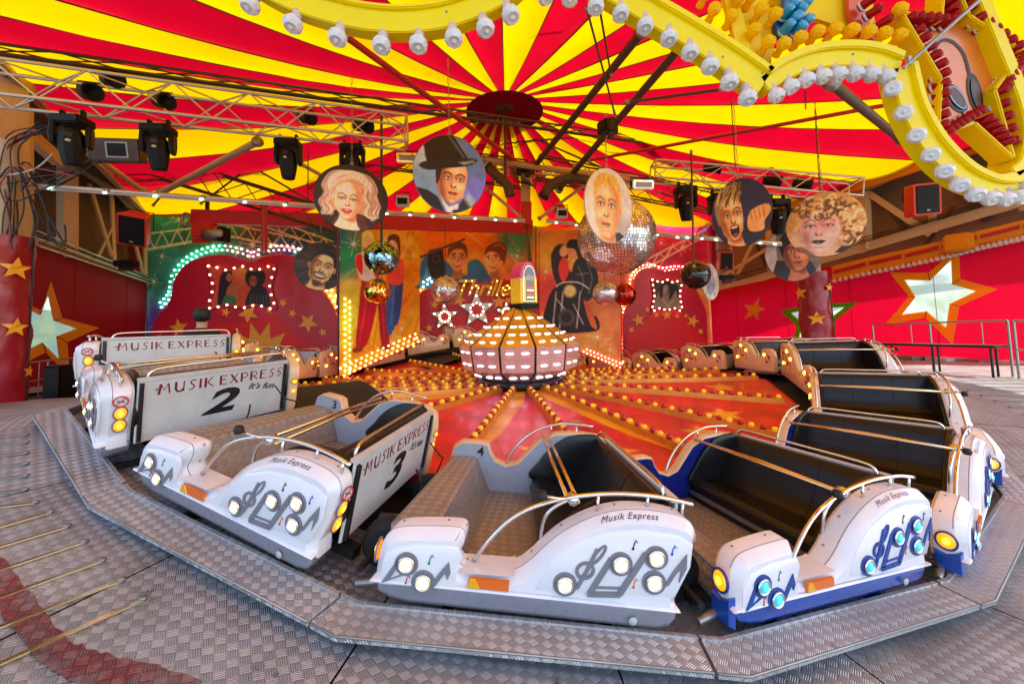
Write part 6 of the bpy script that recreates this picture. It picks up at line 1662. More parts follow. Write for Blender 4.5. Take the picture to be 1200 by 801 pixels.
for a, b, wd in (((838, 340), (1240, 222), .24), ((840, 326), (1010, 222), .12), ((1003, 222), (1215, 128), .26), ((1009, 225), (1011, 292), .32), ((1016, 226), (1088, 274), .16), ((1090, 250), (1092, 272), .14), ((1160, 150), (1200, 245), .16), ((1192, 170), (1192, 240), .14), ((888, 268), (862, 322), .12), ((898, 270), (900, 318), .2), ((930, 255), (900, 280), .14), ((852, 262), (858, 330), .1), ((1000, 268), (1008, 296), .14)):
    beam('beam', hit(*a, RW.P, RW.N, -.12), hit(*b, RW.P, RW.N, -.12), wd * .6, wd, M_beige, fr_)
for a, b, wd in (((1022, 228), (1058, 275), .1), ((1130, 190), (1145, 205), .1), ((870, 262), (890, 312), .08), ((1118, 222), (1152, 256), .2), ((1075, 290), (1110, 240), .08)):
    beam('dark_strut', hit(*a, RW.P, RW.N, -.4), hit(*b, RW.P, RW.N, -.4), wd, wd, M_brown, fr_)
for k in range(3): sweep('cable', [hit(850 + i * 40, 333 - i * 11.7 - 2 - k * 2.2 + rs.uniform(-1, 1), RW.P, RW.N, .06) for i in range(10)], .014, M_cable, fr_, 5)
# roof ring beams
rb_ = thing('roof_ring_beam', 'orange roof ring beam on the right where the canopy ends', 'roof beam', rw(1100, 180, 0))
beam('beam', EAVE[6] + Vector((0, 0, -.12)), EAVE[7] + Vector((0, 0, -.12)), .12, .28, M_or, rb_); beam('beam', EAVE[5] + Vector((0, 0, -.12)), EAVE[6] + Vector((0, 0, -.12)), .12, .28, M_or, rb_)
beam('beam', EAVE[7] + Vector((0, 0, -.12)), EAVE[8] + Vector((0, 0, -.12)), .12, .28, M_or, rb_)
rb2 = thing('roof_ring_beam', 'tan roof ring beam on the left where the canopy ends', 'roof beam', lw(60, 160, 0))
beam('beam', EAVE[0] + Vector((0, 0, -.1)), EAVE[1] + Vector((0, 0, -.1)), .12, .24, M_beige, rb2); beam('beam', EAVE[9] + Vector((0, 0, -.1)), EAVE[0] + Vector((0, 0, -.1)), .1, .16, M_redpipe, rb2)
# yellow valance with lamps on the right
va = thing('lamp_valance', 'orange valance with red stripe and a row of white lamps, above the yellow star window', 'valance', RW.fn(*RW.uv(1100, 300), .2))
vp = [(978, 315), (1020, 305), (1062, 296), (1105, 286), (1150, 274), (1200, 262), (1280, 244)]
for (p, q) in zip(vp, vp[1:]):
    poly = [hit(p[0], p[1] - 3, RW.P, RW.N, .18), hit(q[0], q[1] - 3, RW.P, RW.N, .18), hit(q[0], q[1] + 15, RW.P, RW.N, .12), hit(p[0], p[1] + 12, RW.P, RW.N, .12)]
    v = poly + [x - RW.N * .06 for x in poly]
    link('valance_board', mesh_from(v, [(0, 1, 2, 3), (7, 6, 5, 4), (0, 4, 5, 1), (1, 5, 6, 2), (2, 6, 7, 3), (3, 7, 4, 0)], M_or), va)
    s = [hit(p[0] + 2, p[1] + 2, RW.P, RW.N, .185), hit(q[0] - 2, q[1] + 2, RW.P, RW.N, .185), hit(q[0] - 2, q[1] + 7, RW.P, RW.N, .172), hit(p[0] + 2, p[1] + 6, RW.P, RW.N, .172)]
    link('red_stripe', mesh_from(s, [(0, 1, 2, 3)], M_redpipe), va)
vb = lathe([(.05, 0), (.05, .05), (.075, .09), (.07, .12), (0, .14)], M_clearb, 10)
for i in range(40):
    t = i / 39 * 1.0; x = 981 + 260 * t; y = np.interp(x, [a for a, b in vp], [b for a, b in vp]) + np.interp(x, [980, 1280], [12, 15]) + 1
    link('lamp', vb, va, aim(hit(x, y, RW.P, RW.N, .15), Vector((0, 0, -1)) + RW.N * .35, np.interp(x, [980, 1240], [.85, .9])))
boxat('valance_bracket', hit(1129, 285, RW.P, RW.N, .3), (.5, .3, .45), M_or, va, Matrix.Rotation(math.atan2(RW.d.y, RW.d.x), 3, 'Z'), .05)

# ------------------------------------------------------------------ trusses
def truss(name, label, p0, p1, wd, ht, n, mat=None, r=.026, group=None, tri=False):
    mat = mat or M_truss; p0, p1 = Vector(p0), Vector(p1); x = (p1 - p0).normalized(); z0 = Vector((0, 0, 1)); y = z0.cross(x).normalized(); z = x.cross(y)
    t = thing(name, label, 'truss', p0, None, group)
    cs = [(-wd / 2, ht / 2), (wd / 2, ht / 2), (wd / 2, -ht / 2), (-wd / 2, -ht / 2)] if not tri else [(0, ht / 2), (wd / 2, -ht / 2), (-wd / 2, -ht / 2)]
    at = lambda c, s: p0.lerp(p1, s) + y * c[0] + z * c[1]
    for c in cs: tube('chord', at(c, 0), at(c, 1), r, mat, t, 10)
    for i, c in enumerate(cs):
        e = cs[(i + 1) % len(cs)]
        for k in range(n):
            a, b = (c, e) if (k + i) % 2 else (e, c)
            tube('brace', at(a, k / n), at(b, (k + 1) / n), r * .5, mat, t, 6)
        for s in (0, 1): tube('end_bar', at(c, s), at(e, s), r * .8, mat, t, 6)
    return t
truss('lighting_truss', 'aluminium box truss on the left carrying the black moving-head lamps', W(-60, 90, 5.1), W(476, 156, 7.3), .42, .50, 12)
truss('lighting_truss', 'aluminium box truss on the right above the singing man', W(765, 201, 9.2), W(1003, 222, 9.0), .42, .42, 9)
truss('lighting_truss', 'far aluminium truss between the two round portraits and the huge mirror ball', W(500, 186, 11.0), W(745, 214, 11.0), .30, .24, 10)
truss('roof_truss', 'slim brown roof truss on the left, below the box truss', W(150, 184, 10.5), W(400, 262, 11.5), .3, .62, 8, M_brown, .03)
truss('roof_truss', 'slim brown roof truss behind the hat portrait', W(390, 172, 11.6), W(616, 205, 11.2), .2, .8, 8, M_brown, .024)
truss('roof_truss', 'slim brown roof truss right of the hub', W(630, 196, 11.2), W(850, 240, 12.2), .2, .7, 8, M_brown, .024)
truss('roof_truss', 'upper brown pipe frame running over the left box truss', W(-40, 52, 5.3), W(810, 172, 11.5), .06, .16, 16, M_brown, .024, None, True)
# LED pipes
def ledpipe(label, pts, d):
    P = [W(x, y, dd) for (x, y), dd in zip(pts, d)]; t = thing('light_pipe', label, 'light pipe', P[0])
    for a, b in zip(P, P[1:]):
        tube('pipe', a, b, .045, M_truss, t, 12); tube('led_tube', a + Vector((0, -.03, -.055)), b + Vector((0, -.03, -.055)), .022, M_clearb, t, 8)
        n = 7
        for i in range(n):
            q = a.lerp(b, (i + .5) / n); boxat('led', q + Vector((0, -.06, -.05)), (.05, .02, .03), (M_blitg, M_led, M_blitg)[i % 3], t)
            if i % 2: link('clamp', lathe([(.055, -.04), (.06, 0), (.055, .04)], M_steel, 12), t, aim(q, b - a))
    return t
ledpipe('horizontal light pipe on the left, from the corner post to the blonde portrait', [(30, 217), (400, 243)], [6.6, 8.6])
ledpipe('horizontal light pipe in the middle, below the hat portrait', [(440, 248), (615, 258)], [9.0, 10.2])
ledpipe('horizontal light pipe behind the huge mirror ball', [(640, 258), (805, 278)], [10.4, 10.2])
ledpipe('short light pipe below the singing man', [(796, 276), (915, 285)], [9.4, 9.2])
# hub, beams and pipes under the canopy
hub = thing('roof_hub', 'beige steel hub post with red foot and cables, where the roof pipes meet', 'hub post', W(616, 250, 10.8))
beam('post', W(616, 250, 10.8), W(616, 196, 10.8), .26, .26, M_beige, hub); beam('red_foot', W(616.5, 264, 10.8), W(616.5, 238, 10.8), .3, .3, M_redbeam, hub)
boxat('clamp', W(616, 198, 10.7), (.5, .4, .22), M_dark, hub); tube('pole', W(617, 262, 10.8), W(621, 305, 8.8), .05, M_brown, hub)
for k in range(6): sweep('cable', [W(x, y, 10.5) for x, y in cr([np.array((596 + k * 3, 172 + k * 5)), np.array((600 + k * 2, 206)), np.array((612 + k * 3, 214 + k)), np.array((640 - k * 3, 206 + 3 * k))], 5)], .014, M_cable, hub, 5)
def pipe(name, label, a, da, b, db, r, mat, cat='roof pipe'):
    t = thing(name, label, cat, W(*a, da)); tube('pipe', W(*a, da), W(*b, db), r, mat, t, 12)
    for q, dd in ((a, da), (b, db)): link('end_flange', lathe([(r * 1.5, -.04), (r * 1.5, .04)], M_steel, 12), t, aim(W(*q, dd), W(*b, db) - W(*a, da)))
    return t
pipe('roof_pipe', 'long red pipe sloping down to the hub from upper left', (404, 42), 5.6, (612, 194), 10.6, .055, M_redpipe)
pipe('roof_pipe', 'thin red pipe rising to the right from the hub', (690, 188), 10.2, (1045, 122), 7.2, .04, M_redpipe)
pipe('roof_pipe', 'thick dark pipe running from upper right down to the hub', (752, 38), 6.2, (616, 208), 10.8, .075, M_brown)
pipe('roof_pipe', 'second thick dark pipe, right of the first, running down past the hub', (800, 52), 6.2, (655, 222), 10.4, .075, M_brown)
pipe('roof_pipe', 'dark brown pipe behind the yellow sign, at upper right', (975, 98), 4.6, (1056, 164), 6.6, .06, M_brown)
pipe('roof_pipe', 'thin grey rod hanging beside the motor, left one', (688, 12), 5.0, (720, 132), 6.6, .016, M_brown)
pipe('roof_pipe', 'thin grey rod hanging beside the motor, right one', (703, 12), 5.0, (716, 88), 6.4, .016, M_brown)
pipe('roof_pipe', 'thin brown brace from the second dark pipe towards the yellow sign', (735, 120), 6.7, (845, 105), 6.0, .025, M_brown)
pipe('roof_pipe', 'long pale diagonal brace under the left box truss', (190, 225), 9.2, (302, 166), 7.6, .07, M_beige)
pipe('roof_pipe', 'pale diagonal brace left of the blonde portrait', (400, 218), 9.6, (352, 192), 9.0, .045, M_beige)
pipe('roof_pipe', 'pale horizontal pipe right of the hat portrait', (566, 187), 10.2, (742, 212), 10.0, .075, M_beige)
pipe('roof_pipe', 'pale diagonal brace left of the hub', (572, 222), 10.2, (612, 256), 10.5, .04, M_beige)
pipe('roof_pipe', 'pale diagonal brace right of the hub', (632, 256), 10.5, (700, 206), 10.1, .04, M_beige)
pipe('roof_pipe', 'pale diagonal brace beside the brown board, left', (106, 180), 8.0, (168, 224), 9.4, .06, M_beige)
pipe('roof_pipe', 'thin vertical brown pole in front of the right mirror balls', (810, 178), 8.4, (813, 312), 8.4, .02, M_brown)
pipe('roof_pipe', 'thin vertical brown pole left of the hat portrait', (447, 126), 8.0, (447, 300), 8.0, .028, M_brown)
pipe('roof_pipe', 'thin vertical pole in front of the left booth', (310, 240), 9.4, (310, 296), 9.4, .06, M_redpipe)
rs = np.random.RandomState(21)
for i, (lb, a, b) in enumerate((('thin brown purlin at left over the yellow stripe', (236, 238), (330, 168)), ('thin brown purlin left of the blonde portrait', (262, 176), (372, 240)), ('thin brown purlin above the motor', (560, 170), (716, 158)), ('thin brown purlin crossing right of the motor', (722, 150), (905, 196)), ('thin brown purlin at the right of the huge ball', (772, 225), (845, 250)), ('thin brown purlin under the disc, left', (470, 190), (590, 150)), ('thin brown purlin under the disc, right', (598, 150), (704, 196)), ('thin brown purlin below the left truss', (180, 240), (226, 186)))):
    pipe('purlin', lb, a, 11.2, b, 11.0, .026, M_brown, 'purlin')
rbm = thing('red_beam', 'long bright red beam across the top of the painted wall', 'beam', W(230, 255, 12.2))
beam('beam', W(226, 254, 11.6), W(624, 266, 12.6), .2, .42, M_redbeam, rbm); link('end_hook', sweep_mesh([W(218 + 5 * math.cos(a), 258 + 8 * math.sin(a), 11.6) for a in np.linspace(0, 5.2, 10)], .05, M_steel), rbm)
beam('hanger', W(243, 252, 11.6), W(243, 234, 11.6), .08, .08, M_dark, rbm); beam('hanger', W(484, 275, 12.2), W(484, 306, 12.2), .07, .07, M_brown, rbm); beam('strut', W(484, 305, 12.2), W(545, 280, 12.4), .06, .06, M_brown, rbm)
wi = thing('cable_winch', 'red and grey cable winch hanging under the red beam', 'winch', W(245, 272, 11.3))
p = W(240, 270, 11.3); boxat('gearbox', p, (.62, .3, .46), M_speakerred, wi, bev=.03); link('motor', lathe([(0, -.3), (.2, -.3), (.22, -.2), (.22, .25), (.16, .3), (0, .3)], M_steel, 16), wi, aim(W(254, 275, 11.3), (1, 0, 0))); boxat('end_cap', W(262, 275, 11.3), (.2, .36, .42), M_casing, wi, bev=.03); boxat('lower_bracket', W(236, 282, 11.3), (.4, .2, .12), M_speakerred, wi)
# chain motor
mo = thing('chain_motor', 'small black chain motor hanging right of the canopy disc', 'motor', W(713, 150, 6.6))
boxat('body', W(712, 150, 6.6), (.3, .24, .22), M_casing, mo, Matrix.Rotation(.5, 3, 'Z'), .02); boxat('chain_bag', W(716, 148, 6.55), (.14, .18, .26), M_dark, mo, None, .02); link('hook', sweep_mesh([W(712 + 3 * math.cos(a), 138 + 5 * math.sin(a), 6.6) for a in np.linspace(0, 5, 9)], .014, M_steel, 6), mo)
for k in range(22): link('chain_link', sweep_mesh([(.014 * math.cos(a), 0, .045 * math.sin(a)) for a in np.linspace(0, 2 * math.pi, 9)[:-1]], .006, M_steel, 4, True) if k == 0 else mo.children[-1].data, mo, Matrix.Translation(W(711 - k * .25, 158 + k * 2.6, 6.6)) @ Matrix.Rotation(math.pi / 2 * (k % 2), 4, 'Z'))
# curved cable ducts
for lb, pts, dd in (('bent brown cable duct right of the hub', [(637, 230), (645, 218), (662, 210), (682, 210), (698, 216), (708, 228), (714, 244)], 9.6), ('bent brown cable duct left of the hub', [(572, 196), (582, 206), (594, 216), (598, 230)], 9.8)):
    t = thing('cable_duct', lb, 'cable duct', W(*pts[0], dd)); sweep('duct', [W(x, y, dd) for x, y in cr([np.array(q) for q in pts], 5)], .13, M_brown, t, 10)
    link('end_collar', lathe([(.14, -.04), (.15, 0), (.14, .04)], M_dark, 12), t, aim(W(*pts[0], dd), W(*pts[0], dd) - W(*pts[1], dd)))

# ------------------------------------------------------------------ stage lamps
M_bezel = pm('lamp_badge', S(190, 190, 190), .4, var=0)
def moving_head(label, px, py, d, s=1.0, tilt=0.3, pan=.2):
    """px,py: centre of the clamp base"""
    c = W(px, py, d); t = thing('moving_head_lamp', label, 'stage lamp', c, (0, 0, R(6)), 'moving-head lamps on the trusses')
    sc = Matrix.Diagonal((s, s, s, 1))
    def B(n_, c_, sz, mt=M_casing, rot=None, bev=.02): return boxat(n_, Vector(c_) * s, Vector(sz) * s, mt, t, rot, bev)
    B('base', (0, 0, 0), (.46, .34, .15)); B('display', (-.02, -.152, .01), (.15, .012, .05), M_bezel, None, .003); link('dial', lathe([(.026, 0), (.026, .012), (0, .014)], M_bezel, 12), t, aim(Vector((-.13, -.15, .01)) * s, (0, -1, 0), s))
    for x in (-.16, .16): B('clamp', (x, 0, .13), (.06, .1, .16), M_dark)
    Rm = Matrix.Rotation(pan, 3, 'Z')
    for x in (-.21, .21):
        q = [(-.10, -.06), (.10, -.06), (.12, -.28), (.08, -.42), (-.08, -.42), (-.12, -.28)]
        link('yoke_arm', loft_prism(q, [(x - .04, .02), (x - .025, 0), (x + .025, 0), (x + .04, .02)], M_casing, lambda u, v, dd: Rm @ (Vector((dd, u, v)) * s), 30), t)
    hp = lathe([(.0, .22), (.12, .22), (.155, .15), (.175, .0), (.165, -.14), (.13, -.34), (.11, -.38), (.1, -.365), (0, -.36)], M_casing, 10, True)
    Mh = Matrix.Translation(Rm @ (Vector((0, 0, -.36)) * s)) @ Rm.to_4x4() @ Matrix.Rotation(tilt, 4, 'X') @ sc
    hd = link('head', hp, t, Mh); link('front_lens', lathe([(.1, -.364), (.06, -.376), (0, -.38)], M_dark, 16), hd)
    link('maker_badge', lathe([(.03, 0), (.03, .004), (0, .005)], M_bezel, 14), hd, aim((0, -.172, .02), (0, -1, 0), 1) @ Matrix.Diagonal((1.2, .8, 1, 1)))
    boxme = boxat('vent_panel', (0, 0, 0), (.1, .01, .07), M_dark, hd); boxme.matrix_basis = Matrix.Translation((0, -.160, .12)) @ boxme.matrix_basis
    return t
moving_head('large moving-head lamp nearest the left edge', 85, 143, 5.5, .86, .25, .5)
moving_head('large moving-head lamp, second from the left edge', 186, 153, 6.0, .86, .18, .3)
moving_head('moving-head lamp pointing straight down, third from the left edge', 338, 169, 6.8, .86, .02, .05)
moving_head('moving-head lamp just above the blonde portrait', 413, 175, 7.2, .9, .3, .2)
moving_head('moving-head lamp right of the huge mirror ball', 803, 223, 9.2, 1.0, .1, -.3)
moving_head('moving-head lamp behind the singing man', 842, 232, 9.2, .95, .2, -.2)
moving_head('moving-head lamp between the singing man and the golden-haired woman', 911, 238, 9.2, 1.0, .3, -.4)
for lb, px, py, d in (('small lamp lying on the left truss, first', 104, 108, 5.8), ('small lamp lying on the left truss, second', 190, 119, 6.2), ('small lamp on the left truss above the third moving head', 358, 138, 7.2), ('small black lamp on the right truss, left one', 835, 197, 9.2), ('small black lamp on the right truss, middle one', 905, 212, 9.2), ('small black lamp on the right truss, right one', 940, 216, 9.2), ('small black lamp near the end of the left truss', 425, 148, 7.4), ('small black fixture inside the left truss', 130, 93, 5.9)):
    c = W(px, py, d); t = thing('small_stage_lamp', lb, 'stage lamp', c, (0, 0, .3))
    link('can', lathe([(0, -.2), (.09, -.2), (.11, -.1), (.11, .1), (.14, .18), (.12, .2), (.1, .16), (0, .12)], M_casing, 12), t, aim((0, 0, 0), (.6, -.6, -.25)))
    link('bracket', sweep_mesh([(-.14, 0, 0), (-.14, 0, .16), (.14, 0, .16), (.14, 0, 0)], .014, M_dark, 6), t)
for lb, px, py, d, cs in (('white floodlight on the light pipe right of the hub', 658, 250, 10.1, M_board), ('white floodlight under the light pipe left of the hat portrait', 472, 236, 9.0, M_board), ('silver tube lamp left of the hat portrait', 479, 186, 8.2, M_chrome), ('silver tube lamp beside the portrait of the blond man', 752, 217, 8.6, M_chrome), ('grey control box behind the left moving heads', 138, 177, 7.0, M_brown)):
    c = W(px, py, d); big = 'control' in lb; t = thing('floodlight' if not big else 'control_box', lb, 'floodlight' if not big else 'control box', c, (R(10), 0, R(8)))
    sz = (.85, .2, .42) if big else ((.3, .18, .26) if cs is M_board else (.5, .2, .2))
    boxat('housing', (0, 0, 0), sz, cs, t, None, .02); boxat('front_glass', (.06 if big else 0, -sz[1] / 2 - .004, 0), (sz[0] * (.36 if big else .75), .012, sz[2] * .55), M_casing if not cs is M_chrome else M_steel, t)
    if big: boxat('label_plate', (.06, -sz[1] / 2 - .003, 0), (.36, .008, .28), M_bezel, t)
    else: link('bracket', sweep_mesh([(-sz[0] / 2 - .02, 0, 0), (-sz[0] / 2 - .02, 0, sz[2] * .8), (sz[0] / 2 + .02, 0, sz[2] * .8), (sz[0] / 2 + .02, 0, 0)], .016, M_dark, 6), t)
def speaker(label, px, py, d, s, yaw, pitch=.25, roll=0):
    t = thing('red_speaker', label, 'loudspeaker', W(px, py, d), (pitch, roll, yaw))
    q = [(-.25, -.2), (.25, -.2), (.17, .2), (-.17, .2)]
    link('cabinet', loft_prism([(a * s, b * s) for a, b in q], [(-.34 * s, .015), (-.32 * s, 0), (.32 * s, 0), (.34 * s, .015)], M_speakerred, lambda u, v, dd: (u, v, dd), 30), t)
    boxat('grille', (0, -.205 * s, 0), (.42 * s, .02 * s, .6 * s), M_casing, t, None, .008); boxat('maker_badge', (.0, -.218 * s, -.24 * s), (.06 * s, .006, .025 * s), M_bezel, t)
    link('bracket', sweep_mesh([(-.28 * s, .05, 0), (-.28 * s, .05, .4 * s), (.28 * s, .05, .4 * s), (.28 * s, .05, 0)], .016, M_dark, 6), t)
speaker('red loudspeaker tilted downward on the left wall, beside the painted wall', 160, 268, 9.6, 1.15, R(24), .45, .15)
speaker('red loudspeaker on the right wall, below the yellow sign', 1078, 235, 8.6, 1.02, R(-12), .12, -.03)
speaker('small red loudspeaker below the singing man', 849, 306, 13.0, .9, R(-8), .1, .05)
for lb, px, py, d in (('small black lamp on the beam below the right small loudspeaker', 851, 325, 13), ('small black lamp on the beam below the left loudspeaker', 148, 309, 9.8)):
    c = W(px, py, d); t = thing('wall_lamp', lb, 'lamp', c, (0, 0, 0)); boxat('body', (0, 0, 0), (.5, .25, .16), M_casing, t, None, .03); boxat('foot', (0, 0, -.12), (.2, .2, .1), M_dark, t)
# rope chains from canopy
for i, (px, y0, y1, d) in enumerate(((361, 176, 238, 8.0), (857, 118, 196, 7.6), (943, 106, 128, 6.6), (955, 128, 224, 7.6))):
    t = thing('hanging_chain', ('thin chain left of the blonde portrait', 'thin chain hanging above the singing man', 'short thin wire tied to the canopy at right', 'thin chain hanging above the golden-haired woman')[i], 'chain', W(px, y0, d))
    a, b = W(px, y0, d), W(px + (y1 - y0) * .06 * (px > 600), y1, d); n = int((b - a).length / .085)
    for k in range(n): link('chain_link', sweep_mesh([(.014 * math.cos(q), 0, .05 * math.sin(q)) for q in np.linspace(0, 2 * math.pi, 9)[:-1]], .006, M_dark, 4, True) if k == 0 else t.children[-1].data, t, Matrix.Translation(a.lerp(b, (k + .5) / n)) @ Matrix.Rotation(math.pi / 2 * (k % 2), 4, 'Z'))

# ------------------------------------------------------------------ yellow sign hanging close above
SD = 1.42
sg = thing('yellow_lamp_sign', 'big yellow sign frame with clear lamps along its curved rims, hanging close at top right', 'lamp sign', W(800, 60, SD))
def sgp(x, y, off=0.0):
    p = W(x, y, SD); p.y += off; return p
def sband(name, pts, wd, mat, y0, y1, close=False):
    C = cr([np.array(p, float) for p in pts], 6, close); L, Rr = ribbon2d(C, wd)
    out = L + Rr[::-1]; n = len(L); v, f = [], []
    for off in (y0, y1):
        for p in L + Rr: v.append(sgp(p[0], p[1], off))
    m = 2 * n
    for i in range(n - 1):
        f += [(i, i + 1, n + i + 1, n + i), (m + i + 1, m + i, m + n + i, m + n + i + 1), (i, m + i, m + i + 1, i + 1), (n + i, n + i + 1, m + n + i + 1, m + n + i)]
    f += [(0, n, m + n, m), (n - 1, m + n - 1, m + 2 * n - 1, 2 * n - 1)]
    bm = bmesh.new(); V = [bm.verts.new(x) for x in v]
    for t in f: bm.faces.new([V[k] for k in t])
    bmesh.ops.recalc_face_normals(bm, faces=bm.faces); bm.normal_update()
    bmesh.ops.bevel(bm, geom=[e for e in bm.edges if len(e.link_faces) == 2 and e.calc_face_angle(0) > .9], offset=.004, segments=2, affect='EDGES')
    return link(name, bm_mesh(bm, mat, True, 40), sg)
arcs = {'a': [(270, -60), (300, -22), (345, 4), (400, 22), (455, 31), (505, 29), (545, 19), (585, 0), (615, -26), (640, -60)],
        'b': [(640, -60), (690, -22), (740, 10), (800, 45), (850, 76), (890, 104)],
        'c': [(890, 104), (915, 88), (950, 76), (990, 73), (1022, 77), (1046, 86)],
        'd': [(1046, 84), (1056, 125), (1072, 158), (1092, 184), (1118, 206), (1148, 218), (1176, 216), (1205, 204), (1240, 180)]}
for k, wd in (('a', 26), ('b', 26), ('c', 20), ('d', 22)):
    sband('frame_band', arcs[k], wd, M_sign, -.03, .03)
for k, wd, dx, dy in (('a', 5, 0, -14), ('b', 8, 8, -13), ('c', 9, 2, -13), ('d', 8, 13, -4)):
    sband('frame_rim', [(x + dx, y + dy) for x, y in arcs[k]], wd, M_sign, -.045, .04)
sband('frame_band', [(1128, -30), (1146, 10), (1166, 60), (1186, 110), (1196, 150), (1192, 190), (1178, 206)], 14, M_sign, -.03, .08)
# inner boards
def sboard(name, pts, mat, off, th=.02):
    v = [sgp(x, y, off) for x, y in pts] + [sgp(x, y, off + th) for x, y in pts]; n = len(pts)
    tri = [tuple(t) for t in tessellate_polygon([[Vector((p[0], p[1], 0)) for p in pts]])]
    f = tri + [tuple(n + k for k in reversed(t)) for t in tri] + [(i, (i + 1) % n, n + (i + 1) % n, n + i) for i in range(n)]
    bm = bmesh.new(); V = [bm.verts.new(x) for x in v]
    for t in f: bm.faces.new([V[k] for k in t])
    return link(name, bm_mesh(bm, mat), sg)
sboard('slat', [(838, -40), (856, -40), (884, 72), (884, 96), (872, 84)], M_signi, .0); sboard('slat', [(862, -40), (880, -40), (900, 60), (892, 90), (882, 74)], M_signi, .02); sboard('slat', [(884, -40), (905, -40), (918, 52), (905, 70)], M_signi, .05)
sboard('upper_board', [(905, -40), (1040, -40), (1046, 20), (1030, 34), (1000, 14), (975, 6), (950, 0), (920, 30), (918, 62), (905, 72)], M_signi, .07)
sboard('lower_board', [(905, 72), (930, 58), (965, 50), (1000, 50), (1046, 60), (1046, 76), (1000, 66), (960, 68), (915, 84)], M_signi, .02)
sboard('blue_board', [(925, -30), (938, -30), (942, 18), (946, 34), (938, 44), (926, 42), (918, 32), (914, 14), (926, 6)], pm('sign_blue', S(20, 90, 170), .3, var=.1, coat=.3), .03)
sboard('red_board', [(1004, -30), (1018, -30), (1024, 10), (1042, 30), (1036, 38), (1016, 26), (1006, 6)], pm('sign_coral', S(226, 80, 50), .35, var=.1, coat=.3), .04)
M_staro = pm('sign_star_orange', S(244, 130, 40), .3, var=.35, vs_=7, coat=.3)
star_o = [(1106, -40), (1122, 0), (1138, 12), (1196, 62), (1170, 98), (1166, 128), (1192, 192), (1136, 150), (1092, 166), (1094, 100), (1050, 20), (1094, 26)]
star_o = [(1104, -42), (1130, 22), (1194, 64), (1160, 108), (1182, 188), (1136, 146), (1094, 160), (1098, 96), (1052, 18), (1098, 28)]
sboard('star_board', star_o, M_staro, .02)
for a, b in zip(star_o, star_o[1:] + star_o[:1]): sband('star_rim', [a, ((a[0] + b[0]) / 2, (a[1] + b[1]) / 2), b], 4, M_signi, -.02, .05)
# printed headphones on the star
def sprint(name, polys, mat, off):
    v, f = [], []
    for po in polys:
        b = len(v); v += [sgp(x, y, off) for x, y in po]; f += [tuple(b + k for k in t) for t in tessellate_polygon([[Vector((p[0], p[1], 0)) for p in po]])]
    return link(name, mesh_from(v, f, mat), sg)
def sstroke(pts, wd, closed=False):
    C = cr([np.array(p, float) for p in pts], 6, closed)
    if closed: C.append(C[0])
    L, Rr = ribbon2d(C, wd); return [[L[i], L[i + 1], Rr[i + 1], Rr[i]] for i in range(len(L) - 1)]
hpb = sstroke([(1101, 84), (1100, 66), (1104, 50), (1112, 43), (1124, 46), (1136, 60), (1143, 84)], 3.4)
sprint('headphone_band', hpb, M_black_ink, .0175)
ell = lambda cx, cy, a, b, r: [(cx + a * math.cos(t) * math.cos(r) - b * math.sin(t) * math.sin(r), cy + a * math.cos(t) * math.sin(r) + b * math.sin(t) * math.cos(r)) for t in np.linspace(0, 2 * math.pi, 19)[:-1]]
sprint('headphone_cup', [ell(1126, 112, 20, 10, .95), ell(1149, 106, 24, 8, 1.35)], M_black_ink, .0165)
sprint('headphone_pad', [ell(1127, 112, 15, 6.5, .95), ell(1149, 107, 18, 5, 1.35)], pm('print_brown', S(96, 60, 40), .4, var=.3, vs_=30), .0135)
sprint('headphone_pad_edge', [[p for p in q] for q in sstroke(ell(1127, 112, 15, 6.5, .95), 1.2, True)], M_greyp, .0125)
# caps: clear, yellow, red, cyan
def cabochon(mat, collar):
    base = lathe([(.016, -.012), (.021, -.008), (.019, .012), (.0175, .022), (.021, .03), (.0195, .031), (.011, .036), (.012, .05), (.006, .058), (0, .06)], collar, 14)
    rows = [(.021, .028), (.033, .046), (.0345, .066), (.024, .081), (.011, .078), (0, .084)]
    v, f = [], []; n = 9
    for i, (r, z) in enumerate(rows[:-1]):
        for k in range(n): a = 2 * math.pi * (k + .5 * (i % 2)) / n; rr = r * (1 + .03 * (k % 2)); v.append((rr * math.cos(a), rr * math.sin(a), z))
    v.append((0, 0, .087)); e = len(v) - 1
    for i in range(len(rows) - 2):
        for k in range(n):
            a, b, c_, d_ = i * n + k, i * n + (k + 1) % n, (i + 1) * n + (k + 1) % n, (i + 1) * n + k
            f += [(a, b, d_), (b, c_, d_)] if i % 2 == 0 else [(a, b, c_), (a, c_, d_)]
    for k in range(n): f.append(((len(rows) - 2) * n + k, (len(rows) - 2) * n + (k + 1) % n, e))
    return base, mesh_from(v, f, mat)
capC = cabochon(M_clear, M_clearb); capY = cabochon(M_ycap, M_ycap)
tubR = lathe([(.017, -.01), (.019, 0), (.0165, .02), (.0175, .04), (.015, .05), (.006, .052), (.0, .046)], M_rcap, 12); tubC = lathe([(.019, -.01), (.021, 0), (.019, .02), (.02, .04), (.017, .05), (.006, .052), (.0, .046)], M_ccap, 12)
ringW = lathe([(.022, -.004), (.023, .002), (.018, .003)], M_board, 12)
def cap(x, y, dirpx, toward, kind, s=1.0, off=-.05):
    d = (rt * dirpx[0] - up * dirpx[1]).normalized() * (1 - toward) + Vector((0, -1, 0)) * toward
    p = sgp(x, y, off)
    if kind in ('C', 'Y'):
        b, c_ = capC if kind == 'C' else capY
        o = link('lamp', b, sg, aim(p, d, s)); link('lamp_cap', c_, o)
    else:
        o = link('lamp', tubR if kind == 'R' else tubC, sg, aim(p, d, s)); link('lamp_ring', ringW, o)
